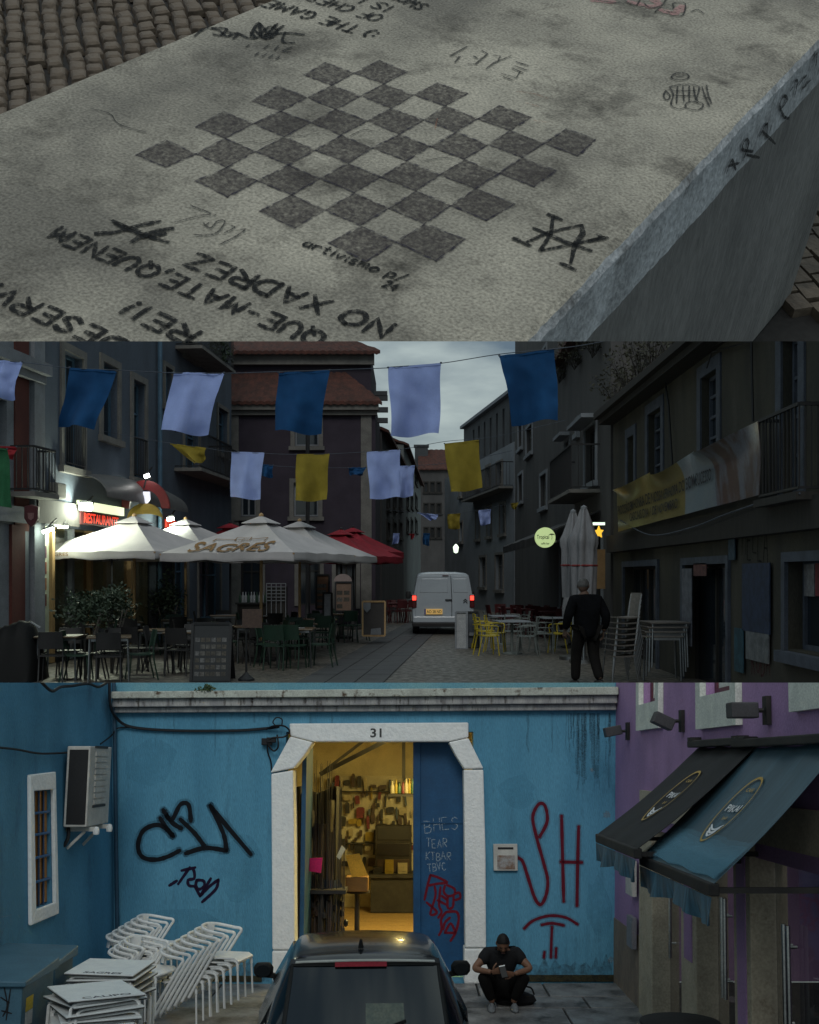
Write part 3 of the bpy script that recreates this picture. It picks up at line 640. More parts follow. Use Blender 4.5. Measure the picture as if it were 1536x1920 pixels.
def bill(x0, y0, x1, y1, n, mat, name, par): a_, b_, c_, e_ = FR.rect(x0, y0, x1, y1); mb = MB(); FR.box(mb, a_, b_, n, n+.06, c_, e_); return mb.build(name, mat, par)
bill(62, 940, 140, 984, .05, m_oldwood, 'dark_fascia', rs)
bill(141, 962, 214, 987, .06, M('neon_back', (.05,.012,.012), rough=.5), 'sign_board', rs)
a_, b_, c_, e_ = FR.rect(147, 966, 212, 984)
mb = MB(); print_text(mb, 'RESTAURANTE', lambda u, v: FR.pt(a_+(b_-a_)*u, .13, c_+(e_-c_)*v), .01); mb.build('neon_lettering', EM('red_neon', (1, .06, .03), 1.1), rs, fix=False)
bill(141, 945, 226, 961, .03, EM('lit_soffit', (.9, 1, .62), 1.3), 'lit_panel', rs)
bill(305, 975, 322, 990, .06, EM('neon_right', (1, .1, .06), .5), 'neon_end', rs)
# curved canopy with red arch
mb = MB(); u0, u1 = FR.uv(150, 930)[0], FR.uv(312, 930)[0]; zc = FR.uv(230, 945)[1]
f = lambda u, v: FR.pt(lerp(u0, u1, u), .05+.55*math.sin(v*math.pi/2), zc+.6*math.cos(v*math.pi/2)*(1-.25*abs(2*u-1)**3)); mb.slab(16, 8, f, lambda u, v: f(u, v)-Vector((0, 0, .02))); mb.build('canopy', M('grey_canopy', (.09,.09,.09), rough=.5), rs, smooth=True)
ARX, ARY, AD = 272, 945, 25.2
mb = MB(); ring = []
arch = lambda t, r_: P2(ARX-r_*math.cos(t*math.pi)*1.0, ARY+8-r_*math.sin(t*math.pi)*1.15, AD)
vs = [arch(i/20, r_) for r_ in (46, 30) for i in range(21)]; vs += [v+Vector((0, .12, 0)) for v in vs]
mb.add(vs, [(i, i+1, 21+i+1, 21+i) for i in range(20)]+[(42+i, 63+i, 63+i+1, 42+i+1) for i in range(20)]+[(i, 42+i, 42+i+1, i+1) for i in range(20)]+[(21+i, 21+i+1, 63+i+1, 63+i) for i in range(20)]); mb.build('red_arch', M('red_arch', (.16,.012,.014), rough=.5), rs)
mb = MB(); f = lambda u, v: P2(ARX-34*math.cos(u*math.pi), 975-32*math.sin(u*math.pi)*math.cos(v*1.2), AD-.05-.5*math.sin(v*1.4)); mb.grid(16, 5, f); mb.build('yellow_dome_awning', M('yellow_dome', (.40,.28,.05), rough=.8, trans=.3), rs, smooth=True, fix=False)
mb = MB(); mb.tube([P2(286, 897, AD), P2(274, 900, AD), P2(270, 915, AD)], .025, 6); mb.build('sign_arm', m_iron, rs)
crest = MB(); crest.prism([(-6,-10),(6,-10),(7,4),(0,14),(-7,4)], lambda x, z_, y: P2(275+x, 932+z_, AD-.12)+Vector((0, y, 0)), -.03, .03); crest.build('lit_crest', EM('crest', (.9,.9,1), .9), rs)
# lamps of the restaurant (all lit in the photograph)
def lamp2(name, px0, py0, px1, py1, d, r_, em, watts, col, label, aim=None):
    t = thing(name, label, 'lamp', P2((px0+px1)/2, (py0+py1)/2, d), T2)
    mb = MB(); mb.tube([P2(px0, py0, d), P2(px1, py1, d)], r_, 8); mb.build('lit_tube', EM(name+'_em', col, em), t, smooth=True)
    c_ = P2((px0+px1)/2, (py0+py1)/2, d); mb = MB(); a_ = P2(px0, py0, d)+Vector((0, .06, .06)); b_ = P2(px1, py1, d)+Vector((0, .06, .06)); mb.bar(a_, b_, r_*2.2, r_*1.2); mb.bar(c_+Vector((0, .06, .08)), c_+Vector((0, .5, .25)), .03, .03); mb.build('housing', m_iron, t)
    if watts:
        l_ = bpy.data.lights.new(name+'_light', 'POINT'); l_.energy = watts; l_.color = col; l_.shadow_soft_size = .08
        o = bpy.data.objects.new(name+'_light', l_); COL.objects.link(o); o.parent = t; o.location = (0, -.12, -.06)
    return t
lamp2('wall_lamp', 80, 998, 100, 991, 20.6, .035, 14, 7, (.85, 1, .8), 'tilted white tube lamp at the left end of the restaurant')
lamp2('wall_lamp', 109, 988, 127, 988, 21.6, .03, 14, 45, (.9, 1, .75), 'horizontal tube lamp under the dark fascia')
lamp2('flood_lamp', 150, 949, 172, 950, 22.3, .09, 22, 210, (.92, 1, .78), 'bright flood lamp above the red neon sign')
lamp2('flood_lamp', 314, 974, 326, 972, 27.2, .05, 16, 60, (.9, 1, .8), 'small flood lamp at the right end of the restaurant')
lamp2('spot_lamp', 271, 894, 280, 891, 25.0, .045, 20, 1.5, (1, 1, .95), 'small white spot lamp above the red arch')
tl = thing('interior_lamp', 'small warm lamp glowing inside the restaurant', 'lamp', FR.pt(FR.uv(174, 1088)[0], -1.2, 1.6), T2)
mb = MB(); mb.lathe([(0, -.04), (.04, -.02), (.05, .02), (0, .06)], 10, FR.pt(FR.uv(174, 1088)[0], -1.2, FR.uv(174, 1090)[1])); mb.build('bulb', EM('warm_bulb', (1, .75, .3), 6), tl, smooth=True)
l_ = bpy.data.lights.new('interior_light', 'POINT'); l_.energy = 9; l_.color = (1, .72, .3); l_.shadow_soft_size = .2; o = bpy.data.objects.new('interior_light', l_); COL.objects.link(o); o.parent = tl; o.location = (0, 0, .3)
# next house with balconies
FN = Fac((FR.B.x, FR.B.y), (P2(434, 1080, 35.5).x, 35.5))
b3 = thing('balcony_house', 'blue grey house with stacked balconies between the restaurant and the purple house', 'building', FN.pt(4, 0, 0), T2)
o3 = [FN.rect(308, 690, 322, 760), FN.rect(408, 768, 426, 850), FN.rect(345, 790, 372, 880), FN.rect(345, 640, 366, 668), FN.rect(325, 1030, 350, 1160), FN.rect(372, 1040, 412, 1160)]
mb = MB(); FN.wall(mb, .003, FN.len, 0, 13, o3, .2, 6); mb.build('wall_face', m_bgrey, b3)
for q in o3: window(b3, FN, q, m_bframe, m_g2, m_trim2, .15, .12)
r_ = FN.rect(330, 640, 396, 672); balcony(b3, FN, r_[0], r_[1], .7, r_[2], 1.0)
r_ = FN.rect(328, 840, 392, 888); balcony(b3, FN, r_[0], r_[1], .7, r_[2], 1.0)
r_ = FN.rect(392, 850, 432, 905); balcony(b3, FN, r_[0], r_[1], .5, r_[2], 1.0)
def shrub(name, label, c, rad, n, size, mat=m_leaf2, stem=None, squash=1, group=None, clumps=6):
    t = thing(name, label, 'plant', c, T2, group)
    lf = MB()
    for k in range(clumps):
        v = Vector((rnd.gauss(0, 1), rnd.gauss(0, 1), rnd.gauss(0, 1))).normalized()*rad*.6*rnd.random()**.4; v.z *= squash
        leafclump(lf, Vector(c)+Vector((0, 0, (stem or 0)+rad*squash))+v, rad*.5, n//clumps, size, rnd, squash)
    lf.build('foliage', mat, t, fix=False)
    if stem:
        mb = MB()
        for k in range(4):
            a_ = rnd.uniform(0, 6.28); mb.tube(catmull([Vector(c), Vector(c)+Vector((.06*math.cos(a_), .06*math.sin(a_), stem*.5)), Vector(c)+Vector((.5*rad*math.cos(a_), .5*rad*math.sin(a_), stem+rad*.8*squash))], 4), [.03-.0025*i for i in range(9)], 6)
        mb.build('stems', m_bark2, t, smooth=True)
    return t
shrub('balcony_plant', 'leafy plant hanging over the upper balcony of the balcony house', FN.pt(FN.uv(375, 690)[0], .5, FN.uv(375, 692)[1]), .55, 420, .12)
# ---- purple house closing the left side
FQ = Fac((P2(430, 1080, 38).x, 38), (P2(704, 1080, 38).x, 38))
b4 = thing('purple_house', 'dark aubergine house with clay tile roofs and pale quoins', 'building', FQ.pt(2.5, 0, 0), T2)
o4 = [FQ.rect(553, 778, 598, 836), FQ.rect(551, 905, 597, 968), FQ.rect(452, 905, 480, 968), FQ.rect(452, 1040, 490, 1140), FQ.rect(560, 1040, 600, 1135), FQ.rect(630, 1055, 668, 1140)]
ze = FQ.uv(570, 757)[1]
mb = MB(); FQ.wall(mb, -.6, FQ.len, 0, ze, o4, .2, 8); mb.build('wall_face', m_purp2, b4)
for q in o4[:3]: window(b4, FQ, q, m_wtrim, m_g2, m_trim2, .12, .15, mull=1, trans=0)
for q in o4[3:]: window(b4, FQ, q, m_oldwood, m_g2, m_trim2, .15, .14, name='door', sill=False)
a = FQ.rect(677, 800, 697, 1100); mb = MB(); FQ.box(mb, a[0], a[1], .002, .06, 0, ze-.3); mb.build('quoin_strip', m_trim2, b4)
a = FQ.rect(433, 800, 448, 1100); mb = MB(); FQ.box(mb, a[0], a[1], .002, .06, 0, ze-.3); mb.build('quoin_strip', m_trim2, b4)
mb = MB(); FQ.box(mb, -.6, FQ.len+.12, .002, .30, ze-.26, ze-.04); FQ.box(mb, -.6, FQ.len+.06, .002, .16, ze-.42, ze-.262); mb.build('cornice', m_trim2, b4)
def tiles(par, fc, u0, u1, n0, z0, n1, z1, hip0=0, hip1=0, period=.26, name='tile_roof'):
    mb = MB(); nu = int((u1-u0)/period*6); nv = 10
    def f(u, v):
        uu = lerp(lerp(u0, u0+hip0, v), lerp(u1, u1-hip1, v), u); zz = lerp(z0, z1, v)+.05*abs(math.sin(math.pi*uu/period))+(.03 if int(v*nv) % 2 else 0)
        return fc.pt(uu, lerp(n0, n1, v), zz)
    mb.slab(nu, nv, f, lambda u, v: f(u, v)-Vector((0, 0, .12))); return mb.build(name, m_tile, par, smooth=30)
zt2 = FQ.uv(570, 692)[1]
tiles(b4, FQ, -.4, FQ.len+.25, .38, ze, -1.3, zt2+.1, 0, 1.4)
u_end = FQ.uv(697, 700)[0]
mb = MB(); uu0 = FQ.uv(438, 700)[0]; FU = Fac((FQ.pt(-.5, -1.35, 0).x, FQ.pt(0, -1.35, 0).y), (FQ.pt(FQ.len-.2, -1.35, 0).x, FQ.pt(0, -1.35, 0).y))
ze2 = FU.uv(570, 664)[1]; FU.wall(mb, 0, FU.len, ze, ze2, [], .2, 6); mb.build('upper_storey', m_purp2, b4)
mb = MB(); FU.box(mb, -.1, FU.len+.12, .002, .22, ze2-.42, ze2-.02); mb.build('upper_cornice', m_trim2, b4)
tiles(b4, FU, -.3, FU.len+.35, .45, ze2, -2.4, ze2+1.5, 0, 2.2)
# right return of the purple house, receding, with wall ironwork
mb = MB()
for (px, py, w_) in ((712, 748, 18), (716, 770, 14), (714, 790, 16), (718, 740, 10)): c = P2(px, py, 39.5); mb.box(c.x-.3, c.x+w_/60, c.y-.1, c.y+.1, c.z-.06, c.z+.12)
mb.build('ornate_brackets', m_dkclad, b4)
# pole in front of it
pl = thing('lamp_post', 'thin dark post standing in front of the purple house windows', 'post', G2(577, 1165), T2)
g_ = P2(577, 1080, 36.5); mb = MB(); mb.tube([(g_.x, 36.5, 0), (g_.x, 36.5, P2(577, 750, 36.5).z)], .07, 8); mb.build('post', m_iron, pl, smooth=True)
mb = MB(); mb.lathe([(.16, 0), (.16, .3), (.09, .4), (.075, .8)], 10, (g_.x, 36.5, 0)); mb.build('post_base', m_iron, pl, smooth=True)
# ---- far end of the street
def simple_house(name, label, A, B, zt, mat, ops=(), back=6, frame=m_trim2, sur=m_trim2, mull=1, roof=None, ro=.3, rh=1.2):
    fc = Fac(A, B); t = thing(name, label, 'building', fc.pt(fc.len/2, 0, 0), T2); q = [fc.rect(*o) for o in ops]
    mb = MB(); fc.wall(mb, 0.003, fc.len, 0, zt, q, .2, back); mb.build('wall_face', mat, t)
    for r_ in q: window(t, fc, r_, frame, m_g2, sur, .15, .12, mull=mull)
    if roof: tiles(t, fc, -.1, fc.len+.1, ro, zt, -2.5, zt+rh, 0, 0, .5)
    return t, fc
def at2(px, d): return (P2(px, 1080, d).x, d)
hzl2, _f = simple_house('side_street_house', 'second shadowed house receding up the left of the street', at2(757, 60.2), at2(789, 88), P2(775, 868, 70).z, m_ltgrey2, [(x, y, x+4, y+22) for x in (762, 770, 778) for y in (885, 930, 975)], sur=m_oldwood, frame=m_oldwood, roof=True, rh=1.0)
hz1, f1 = simple_house('far_house', 'small tiled house closing the end of the street', at2(786, 104), at2(846, 104), P2(815, 880, 104).z, m_beige2, [(x, y, x+6, y+18) for x in (796, 808, 820) for y in (905, 945, 990)], roof=True, rh=2.2, sur=m_oldwood, frame=m_oldwood)
ch = MB(); c = P2(793, 850, 106); ch.box(c.x-.8, c.x+.5, c.y-.5, c.y+.5, c.z-2, c.z+.6); ch.box(c.x-.9, c.x+.6, c.y-.6, c.y+.6, c.z+.6, c.z+.8); ch.build('chimney', m_dkclad, hz1)
hzl, fl_ = simple_house('side_street_house', 'shadowed house receding just behind the purple house', at2(716, 44), at2(757, 60), P2(735, 850, 52).z, m_beige2, [(x, y, x+5, y+28) for x in (725, 737, 748) for y in (875, 925, 980)], sur=m_oldwood, frame=m_oldwood, roof=True, rh=1.0)
wb, fw_ = simple_house('white_curved_house', 'pale grey rendered house with rows of dark windows on the bend', at2(964, 47.6), at2(834, 66), 7.75, m_ltgrey, [(893, 885, 899, 915), (912, 875, 920, 912), (932, 868, 942, 908), (893, 960, 900, 1010), (914, 950, 922, 1005), (938, 945, 948, 1000), (862, 905, 867, 930), (862, 980, 868, 1015), (900, 1045, 912, 1100), (930, 1040, 944, 1105)])
u0, u1 = fw_.uv(962, 905)[0], fw_.uv(888, 920)[0]; balcony(wb, fw_, u0, u1, .6, fw_.uv(920, 927)[1], 1.1)
db = thing('charcoal_block', 'dark clad modern block with vertical slots above the pale house', 'building', fw_.pt(8, -1, 7.8), T2)
FK = Fac((fw_.pt(0, -1.2, 0).x, fw_.pt(0, -1.2, 0).y), (fw_.pt(fw_.len, -1.2, 0).x, fw_.pt(fw_.len, -1.2, 0).y))
sl = [(.8+i*1.6, 1.25+i*1.6, 8.2, 10.4) for i in range(int(FK.len/1.6)-1)]
mb = MB(); FK.wall(mb, 0, FK.len, 7.76, 11.0, sl, .25, 5); mb.build('cladding', m_dkclad, db)
for q in sl: mb = MB(); FK.box(mb, q[0], q[1], -.3, -.27, q[2], q[3]); mb.build('window', m_g2, db)
mb = MB(); FK.box(mb, 0, FK.len, .002, .25, 10.85, 11.02); mb.build('parapet_cap', m_ltgrey, db)
cr, fr_ = simple_house('cream_tall_house', 'tall cream house with narrow windows between the bend and the beige house', at2(1046, 34.2), at2(966, 47.4), 17, m_beige2, [(973, 690, 980, 740), (988, 680, 998, 730), (973, 790, 980, 840), (988, 800, 999, 850), (1012, 660, 1026, 720), (973, 890, 981, 940), (1014, 890, 1026, 950)], sur=m_ltgrey)
FE = Fac((4.62, 24.8), at2(1045, 34.0))
be, fe_ = simple_house('beige_house', 'beige house with hooded balcony window above the corner cafe', (4.66, 24.7), at2(1045.5, 34.0), 8.3, m_beige2, [(1061, 828, 1069, 905), (1082, 790, 1086, 812), (1098, 800, 1119, 905), (1096, 1010, 1130, 1170), (1052, 1015, 1080, 1140)], frame=m_oldwood, sur=m_ltgrey, roof=True, ro=.35, rh=1.2)
q = fe_.rect(1078, 860, 1125, 928); balcony(be, fe_, q[0], q[1], .7, q[2], 1.1)
q = fe_.rect(1094, 780, 1124, 795); mb = MB(); fe_.box(mb, q[0], q[1], .06, .45, q[2], q[2]+.1); mb.build('window_hood', m_ltgrey, be)
q = fe_.rect(1058, 812, 1072, 822); mb = MB(); fe_.box(mb, q[0], q[1], .06, .35, q[2], q[2]+.1); mb.build('window_hood', m_ltgrey, be)
# cafe awning and signs
aw = thing('cafe_awning', 'dark sloping cafe awning over the round lit sign', 'awning', fe_.pt(5, 0, 3), T2)
q0, q1 = fe_.uv(1128, 950)[0], fe_.uv(1048, 985)[0]
f = lambda u, v: fe_.pt(lerp(q0, q1+3.2, u), lerp(.05, 1.5, v), lerp(3.35, 2.75, v)+.02*math.sin(u*20)); mb = MB(); mb.slab(16, 4, f, lambda u, v: f(u, v)-Vector((0, 0, .03))); mb.build('cloth', M('dark_awning', (.02,.02,.022), rough=.7), aw, smooth=True)
mb = MB(); f2_ = lambda u, v: fe_.pt(lerp(q0, q1+3.2, u), 1.5+.03*math.sin(u*50)*v, 2.75-.22*v); mb.slab(30, 2, f2_, lambda u, v: f2_(u, v)+Vector((.01, .01, 0))); mb.build('valance', M('dark_awning2', (.015,.015,.016), rough=.7), aw, smooth=True)
sg = thing('round_sign', 'round lit cream sign lettered Tropical with a palm', 'sign', P2(1022, 1008, 24.4), T2)
def SG(x, y, n): c = P2(1022+x, 1008+y, 24.4); return c+Vector((0, n, 0))
mb = MB(); mb.prism([(19*math.cos(t*math.pi/18), 19*math.sin(t*math.pi/18)) for t in range(36)], SG, -.06, .06); mb.build('lit_disc', EM('sign_cream', (.62, .78, .36), .55), sg)
mb = MB(); print_text(mb, 'Tropical', lambda u, v: SG(-16+23*u, 5-10*v, -.066), .01); mb.build('sign_name', M('sign_ink', (.01,.02,.01), rough=.6), sg, fix=False)
mb = MB(); print_text(mb, 'caffe bar', lambda u, v: SG(-8+16*u, 13-4*v, -.066), .01); mb.build('sign_words', M('sign_ink2', (.01,.02,.01), rough=.6), sg, fix=False)
mb = MB(); mb.ribbon([Vector((12, 4)), Vector((12.6, 0)), Vector((12, -5))], 1.0, lambda p: SG(p.x, p.y, -.066))
for a_ in (-2.8, -2.2, -1.57, -.9, -.3): mb.ribbon([Vector((12, -5)), Vector((12+3*math.cos(a_), -5+2.5*math.sin(a_))), Vector((12+5.5*math.cos(a_), -4+3*math.sin(a_)))], 1.2, lambda p: SG(p.x, p.y, -.066))
mb.build('palm_mark', M('sign_ink3', (.01,.02,.01), rough=.6), sg, fix=False)
mb = MB(); mb.bar(P2(1041, 1015, 24.4), P2(1066, 1014, 25.4), .05, .05); mb.build('bracket', m_steel, sg)
st = thing('star_light', 'glowing amber star shaped light beside the folded parasols', 'light', P2(1123, 998, 24.2), T2)
mb = MB(); mb.prism([((9 if k % 2 else 4.5)*math.cos(k*math.pi/5+.3), (12 if k % 2 else 6)*math.sin(k*math.pi/5+.3)) for k in range(10)], lambda x, y, n: P2(1123+x, 998+y, 24.2)+Vector((0, n, 0)), -.05, .05); mb.build('star', EM('amber_star', (1, .58, .05), 1.2), st)
mb = MB(); mb.bar(P2(1112, 982, 24.2), P2(1134, 982, 24.2), .07, .06); mb.build('tube', EM('star_tube', (.8, 1, .8), 1.6), st)
mb = MB(); a_ = P2(1117, 1030, 24.4); b_ = P2(1135, 1104, 24.4); mb.box(a_.x, b_.x, 24.4, 24.45, b_.z, a_.z); mb.build('lit_door_panel', M('amber_door', (.26,.16,.07), rough=.6), st)
sl_ = thing('street_light', 'small lit lantern on the pale house far up the street', 'lamp', P2(855, 1028, 52), T2)
mb = MB(); mb.lathe([(0, -.3), (.1, -.25), (.14, 0), (.06, .12), (0, .16)], 10, P2(855, 1026, 52)); mb.build('lantern', EM('far_lantern', (.75, .9, .7), 2.2), sl_, smooth=True)
mb = MB(); mb.bar(P2(855, 1022, 52), P2(855, 1022, 52)+Vector((.2, 1.5, .2)), .05, .05); mb.build('arm', m_iron, sl_)
# ---- yellow house on the right
FY = Fac((4.7, 10.5), (4.7, 24.6))
by = thing('yellow_house', 'decaying yellow house with weeds in the gutter and a long banner', 'building', FY.pt(7, 0, 0), T2)
oy = [FY.rect(1216, 770, 1241, 902), FY.rect(1316, 700, 1346, 856), FY.rect(1178, 818, 1190, 909), FY.rect(1468, 630, 1500, 925), FY.rect(1172, 1062, 1234, 1275), FY.rect(1284, 1058, 1366, 1300), FY.rect(1478, 1052, 1560, 1225)]
zy = 5.45
mb = MB(); FY.wall(mb, 0, FY.len, 0, zy, oy, .22, 6); mb.build('wall_face', m_yel2, by)
for q in oy[:4]: window(by, FY, q, m_bwframe, m_g2, m_bwframe, .14, .2, mull=1, trans=3, proud=.03)
window(by, FY, oy[4], m_oldwood, m_g2, m_bwframe, .2, .12, mull=3, trans=0, name='shop_window', sill=False)
window(by, FY, oy[5], m_oldwood, m_g2, m_bwframe, .2, .12, mull=1, trans=0, name='door', sill=False)
window(by, FY, oy[6], m_bwframe, m_g2, m_bwframe, .2, .12, mull=1, trans=1, name='shop_window')
q = FY.rect(1466, 780, 1545, 930); balcony(by, FY, q[0], q[1], .28, q[2], 1.0, m_oldwood)
zb = FY.uv(1300, 1008)[1]; mb = MB(); FY.box(mb, 0, FY.len-.01, .002, .16, zb-.1, zb+.28); mb.build('string_course', m_oldwood, by)
mb = MB(); FY.box(mb, 0, FY.len, .002, .34, zy-.22, zy-.01); FY.box(mb, 0, FY.len, .342, .46, zy-.1, zy+.04); mb.build('gutter', m_oldwood, by)
tiles(by, FY, -.1, FY.len+.1, .4, zy+.05, -3.0, zy+1.7, 0, 0, .3)
for (x0, y0, x1, y1, c_) in ((1398, 1056, 1450, 1186, (.02,.035,.075)), (1284, 1066, 1302, 1210, (.13,.14,.17)), (1306, 1056, 1330, 1080, (.12,.05,.05)), (1383, 1178, 1400, 1260, (.02,.07,.10)), (1405, 1186, 1448, 1240, (.14,.15,.16)), (1372, 1000, 1384, 1050, (.03,.06,.09))):
    a_, b_, c2_, e_ = FY.rect(x0, y0, x1, y1); mb = MB(); FY.box(mb, a_, b_, .035, .05, c2_, e_); mb.build('poster', M('poster_%d' % x0, c_, tuple(v*.55 for v in c_), scale=9, rough=.7), by)
for (x0, y0, x1, y1, c_) in ((1482, 1058, 1500, 1118, (.2,.2,.21)), (1502, 1056, 1522, 1118, (.18,.03,.04)), (1524, 1060, 1545, 1118, (.14,.16,.17))):
    a_, b_, c2_, e_ = FY.rect(x0, y0, x1, y1); mb = MB(); FY.box(mb, a_, b_, -.19, -.17, c2_, e_); mb.build('poster', M('wposter_%d' % x0, c_, tuple(v*.6 for v in c_), scale=12, rough=.7), by)
mb = MB(); mu0, mz0 = FY.uv(1440, 1046); mu1, mz1 = FY.uv(1392, 1042)
write(mb, 'HELLA', (-mu1, mz1), (-mu0, mz0), .03, lambda p: FY.pt(-p.x, .004, p.y), .55, 1.2); mb.build('black_tag', PAINT('black_tag2', (.015,.015,.015), .85, 40, .6, .2), by, fix=False)
mb = MB(); write(mb, 'RODA', (-FY.uv(1410, 1262)[0], FY.uv(1425, 1262)[1]), (-FY.uv(1444, 1262)[0], FY.uv(1425, 1262)[1]), .03, lambda p: FY.pt(-p.x, .004, p.y), .4, 1.2); mb.build('red_tag', PAINT('red_tag2', (.10,.02,.03), .8, 40, .6, .2), by, fix=False)
for (pts, r_) in (([(1245,700),(1256,720),(1262,760),(1270,880)], .02), ([(1420,640),(1421,700),(1423,790)], .018), ([(1240,705),(1300,670),(1400,622)], .02), ([(1335,690),(1345,660),(1420,640)], .012)):
    mb = MB(); mb.tube([FY.pt(FY.uv(*p)[0], .08, FY.uv(*p)[1]) for p in pts], r_, 5); mb.build('cable', m_iron, by)
mb = MB(); mb.tube(catmull([FY.pt(FY.uv(*p)[0], .3, FY.uv(*p)[1]) for p in ((1190,975),(1250,1003),(1330,990),(1400,965),(1480,940),(1550,925))], 6), .012, 5); mb.build('cable', m_bwframe, by)
# banner
bn = thing('street_banner', 'long sagging yellow and white procession banner on the yellow house', 'banner', FY.pt(FY.uv(1325, 990)[0], .3, FY.uv(1325, 990)[1]), T2)
TLb, TRb, BRb, BLb = [FY.uv(*p) for p in ((1185,915),(1468,790),(1468,928),(1185,997))]
def BN(u, v, o_=0):
    uu = lerp(TLb[0], TRb[0], u); zt_ = lerp(TLb[1], TRb[1], u)-.16*abs(math.sin(u*math.pi*3.0))*(1-v)**2; zb_ = lerp(BLb[1], BRb[1], u)
    n = .30+.06*math.sin(u*9.4)*(1-v)+.02*math.sin(u*21+v*5)*(1-v*.6)+.34*max(0, .45-v)**2*4*abs(math.sin(u*math.pi*3))
    return FY.pt(uu, n+o_, lerp(zt_, zb_, v))
for (ua_, ub_, nm, mt) in ((0, .60, 'yellow_field', M('banner_yellow', (.22,.18,.055), (.18,.15,.045), scale=2, rough=.33, spec=.6, trans=.1)), (.60, .80, 'pale_field', M('banner_pale', (.21,.25,.27), (.16,.21,.25), scale=1.5, rough=.33, spec=.6, trans=.1)), (.80, 1.0, 'picture_field', M('banner_picture', (.07,.045,.035), (.11,.12,.145), scale=2.4, rough=.33, spec=.6, stretch=(1, 1, .35), lo=.45, hi=.55))):
    mb = MB(); mb.slab(int(60*(ub_-ua_)), 12, lambda u, v: BN(lerp(ua_, ub_, u), v), lambda u, v: BN(lerp(ua_, ub_, u), v)-FY.pt(0, .012, 0)+FY.pt(0, 0, 0)); mb.build(nm, mt, bn, smooth=60)
m_bink = M('banner_ink', (.008, .012, .02), rough=.5)
mb = MB(); print_text(mb, 'PROCISSÃO EM HONRA DE NOSSA SENHORA DO BOM SUCESSO', lambda u, v: BN(.02+.77*u, .64-.27*v-.06*u, .03), .012); mb.build('banner_line', m_bink, bn, fix=False)
mb = MB(); print_text(mb, 'CASCAIS DIA 1 DE NOVEMBRO', lambda u, v: BN(.16+.40*u, .86-.18*v, .03), .012); mb.build('banner_line', m_bink, bn, fix=False)
# weeds along the gutter
for k, (px, py, rad) in enumerate(((1165, 745, .55), (1190, 725, .6), (1215, 705, .7), (1240, 690, .6), (1268, 672, .6), (1060, 716, .5), (1090, 690, .5), (1125, 668, .5))):
    fcx = FY if px > 1150 else fe_; u, z = fcx.uv(px, py); z = min(z, (zy if px > 1150 else 8.3)+.1)
    c = fcx.pt(u, .15, z); t = thing('roof_weed', ['dry twiggy weed at the low end of the yellow house gutter', 'second weed along the yellow house gutter', 'tallest weed on the yellow house gutter', 'fourth weed along the yellow house gutter', 'weed highest along the yellow house gutter', 'weed at the far end of the beige house eave', 'weed in the middle of the beige house eave', 'weed at the near end of the beige house eave'][k], 'plant', c, T2, 'weeds on the roofs')
    mb = MB(); lf = MB()
    for i in range(16):
        a_ = rnd.uniform(0, 6.28); h_ = rad*rnd.uniform(.6, 1.6); p1_ = c+Vector((.18*math.cos(a_), .3*math.sin(a_), h_*.55)); p2_ = c+Vector((.4*math.cos(a_), .55*math.sin(a_), h_)); mb.tube([c+Vector((0, rnd.uniform(-.3, .3), 0)), p1_, p2_], [.012, .008, .003], 4)
        leafclump(lf, p2_, .16, 10, .09, rnd); leafclump(lf, p1_, .14, 8, .09, rnd)
    mb.build('twigs', m_oldwood, t); lf.build('leaves', M('dry_leaf%d' % k, (.04,.04,.025), rough=.8), t, fix=False)
# ---- bunting
def string(pts, label):
    mb = MB(); mb.tube(catmull(pts, 6), .006, 4); return tag(mb.build('bunting_string', m_bwframe, None, T2, base=pts[len(pts)//2]), label, 'string', 'bunting strings')
def flag(pxs, d, mat, label, seed):
    P = [P2(x, y, d) for x, y in pxs]; c = (P[0]+P[1])/2; rg = random.Random(seed); ph = rg.uniform(0, 6)
    f = lambda u, v: P[0].lerp(P[1], u).lerp(P[3].lerp(P[2], u), v)+Vector((.012*math.sin(v*6+ph), .10*math.sin(u*4.2+v*2.1+ph)*v+.05*math.sin(u*9+ph)*(.3+v)+.05*noise.noise(Vector((u*3+seed, v*3, 1)))+.02*noise.noise(Vector((u*9+seed, v*7, 4)))-.012*math.exp(-((u-.5)/.03)**2)*min(1, v*4), .02*math.sin(u*5+ph)*v))
    t = thing('bunting_flag', label, 'flag', c, T2, 'flags strung over the street')
    mb = MB(); mb.slab(14, 14, f, lambda u, v: f(u, v)+Vector((0, .004, 0))); mb.build('cloth', mat, t, smooth=60)
    mb = MB(); mb.slab(14, 1, lambda u, v: f(u, .0)+Vector((0, -.006, .004-.03*v)), lambda u, v: f(u, .0)+Vector((0, .010, .004-.03*v))); mb.build('hem', mat, t)
    for u in (0, 1): k_ = MB(); p = f(u, 0); k_.lathe([(.012, -.012), (.018, 0), (.012, .012)], 6, p+Vector((0, 0, .005))); k_.build('tie_knot', m_bwframe, t)
    return t
D1 = 14.6
string([P2(x, y, D1) for x, y in ((-60,674),(40,679),(130,690),(218,694),(320,699),(420,700),(520,697),(615,694),(722,690),(735,688),(828,681),(937,664),(1040,654),(1100,646),(1180,630))], 'upper bunting string crossing in front of the purple house')
flag([(-22,675),(41,679),(25,748),(-30,742)], D1, m_flagw, 'white flag cropped by the left edge on the upper string', 1)
flag([(132,690),(219,696),(178,803),(108,798)], D1, m_flagb, 'blue flag leaning left in front of the blue grey house', 2)
flag([(324,699),(419,700),(388,815),(300,808)], D1, m_flagw, 'large white flag left of the purple house on the upper string', 3)
flag([(521,699),(617,695),(601,813),(514,809)], D1, m_flagb, 'blue flag in front of the purple house roof', 4)
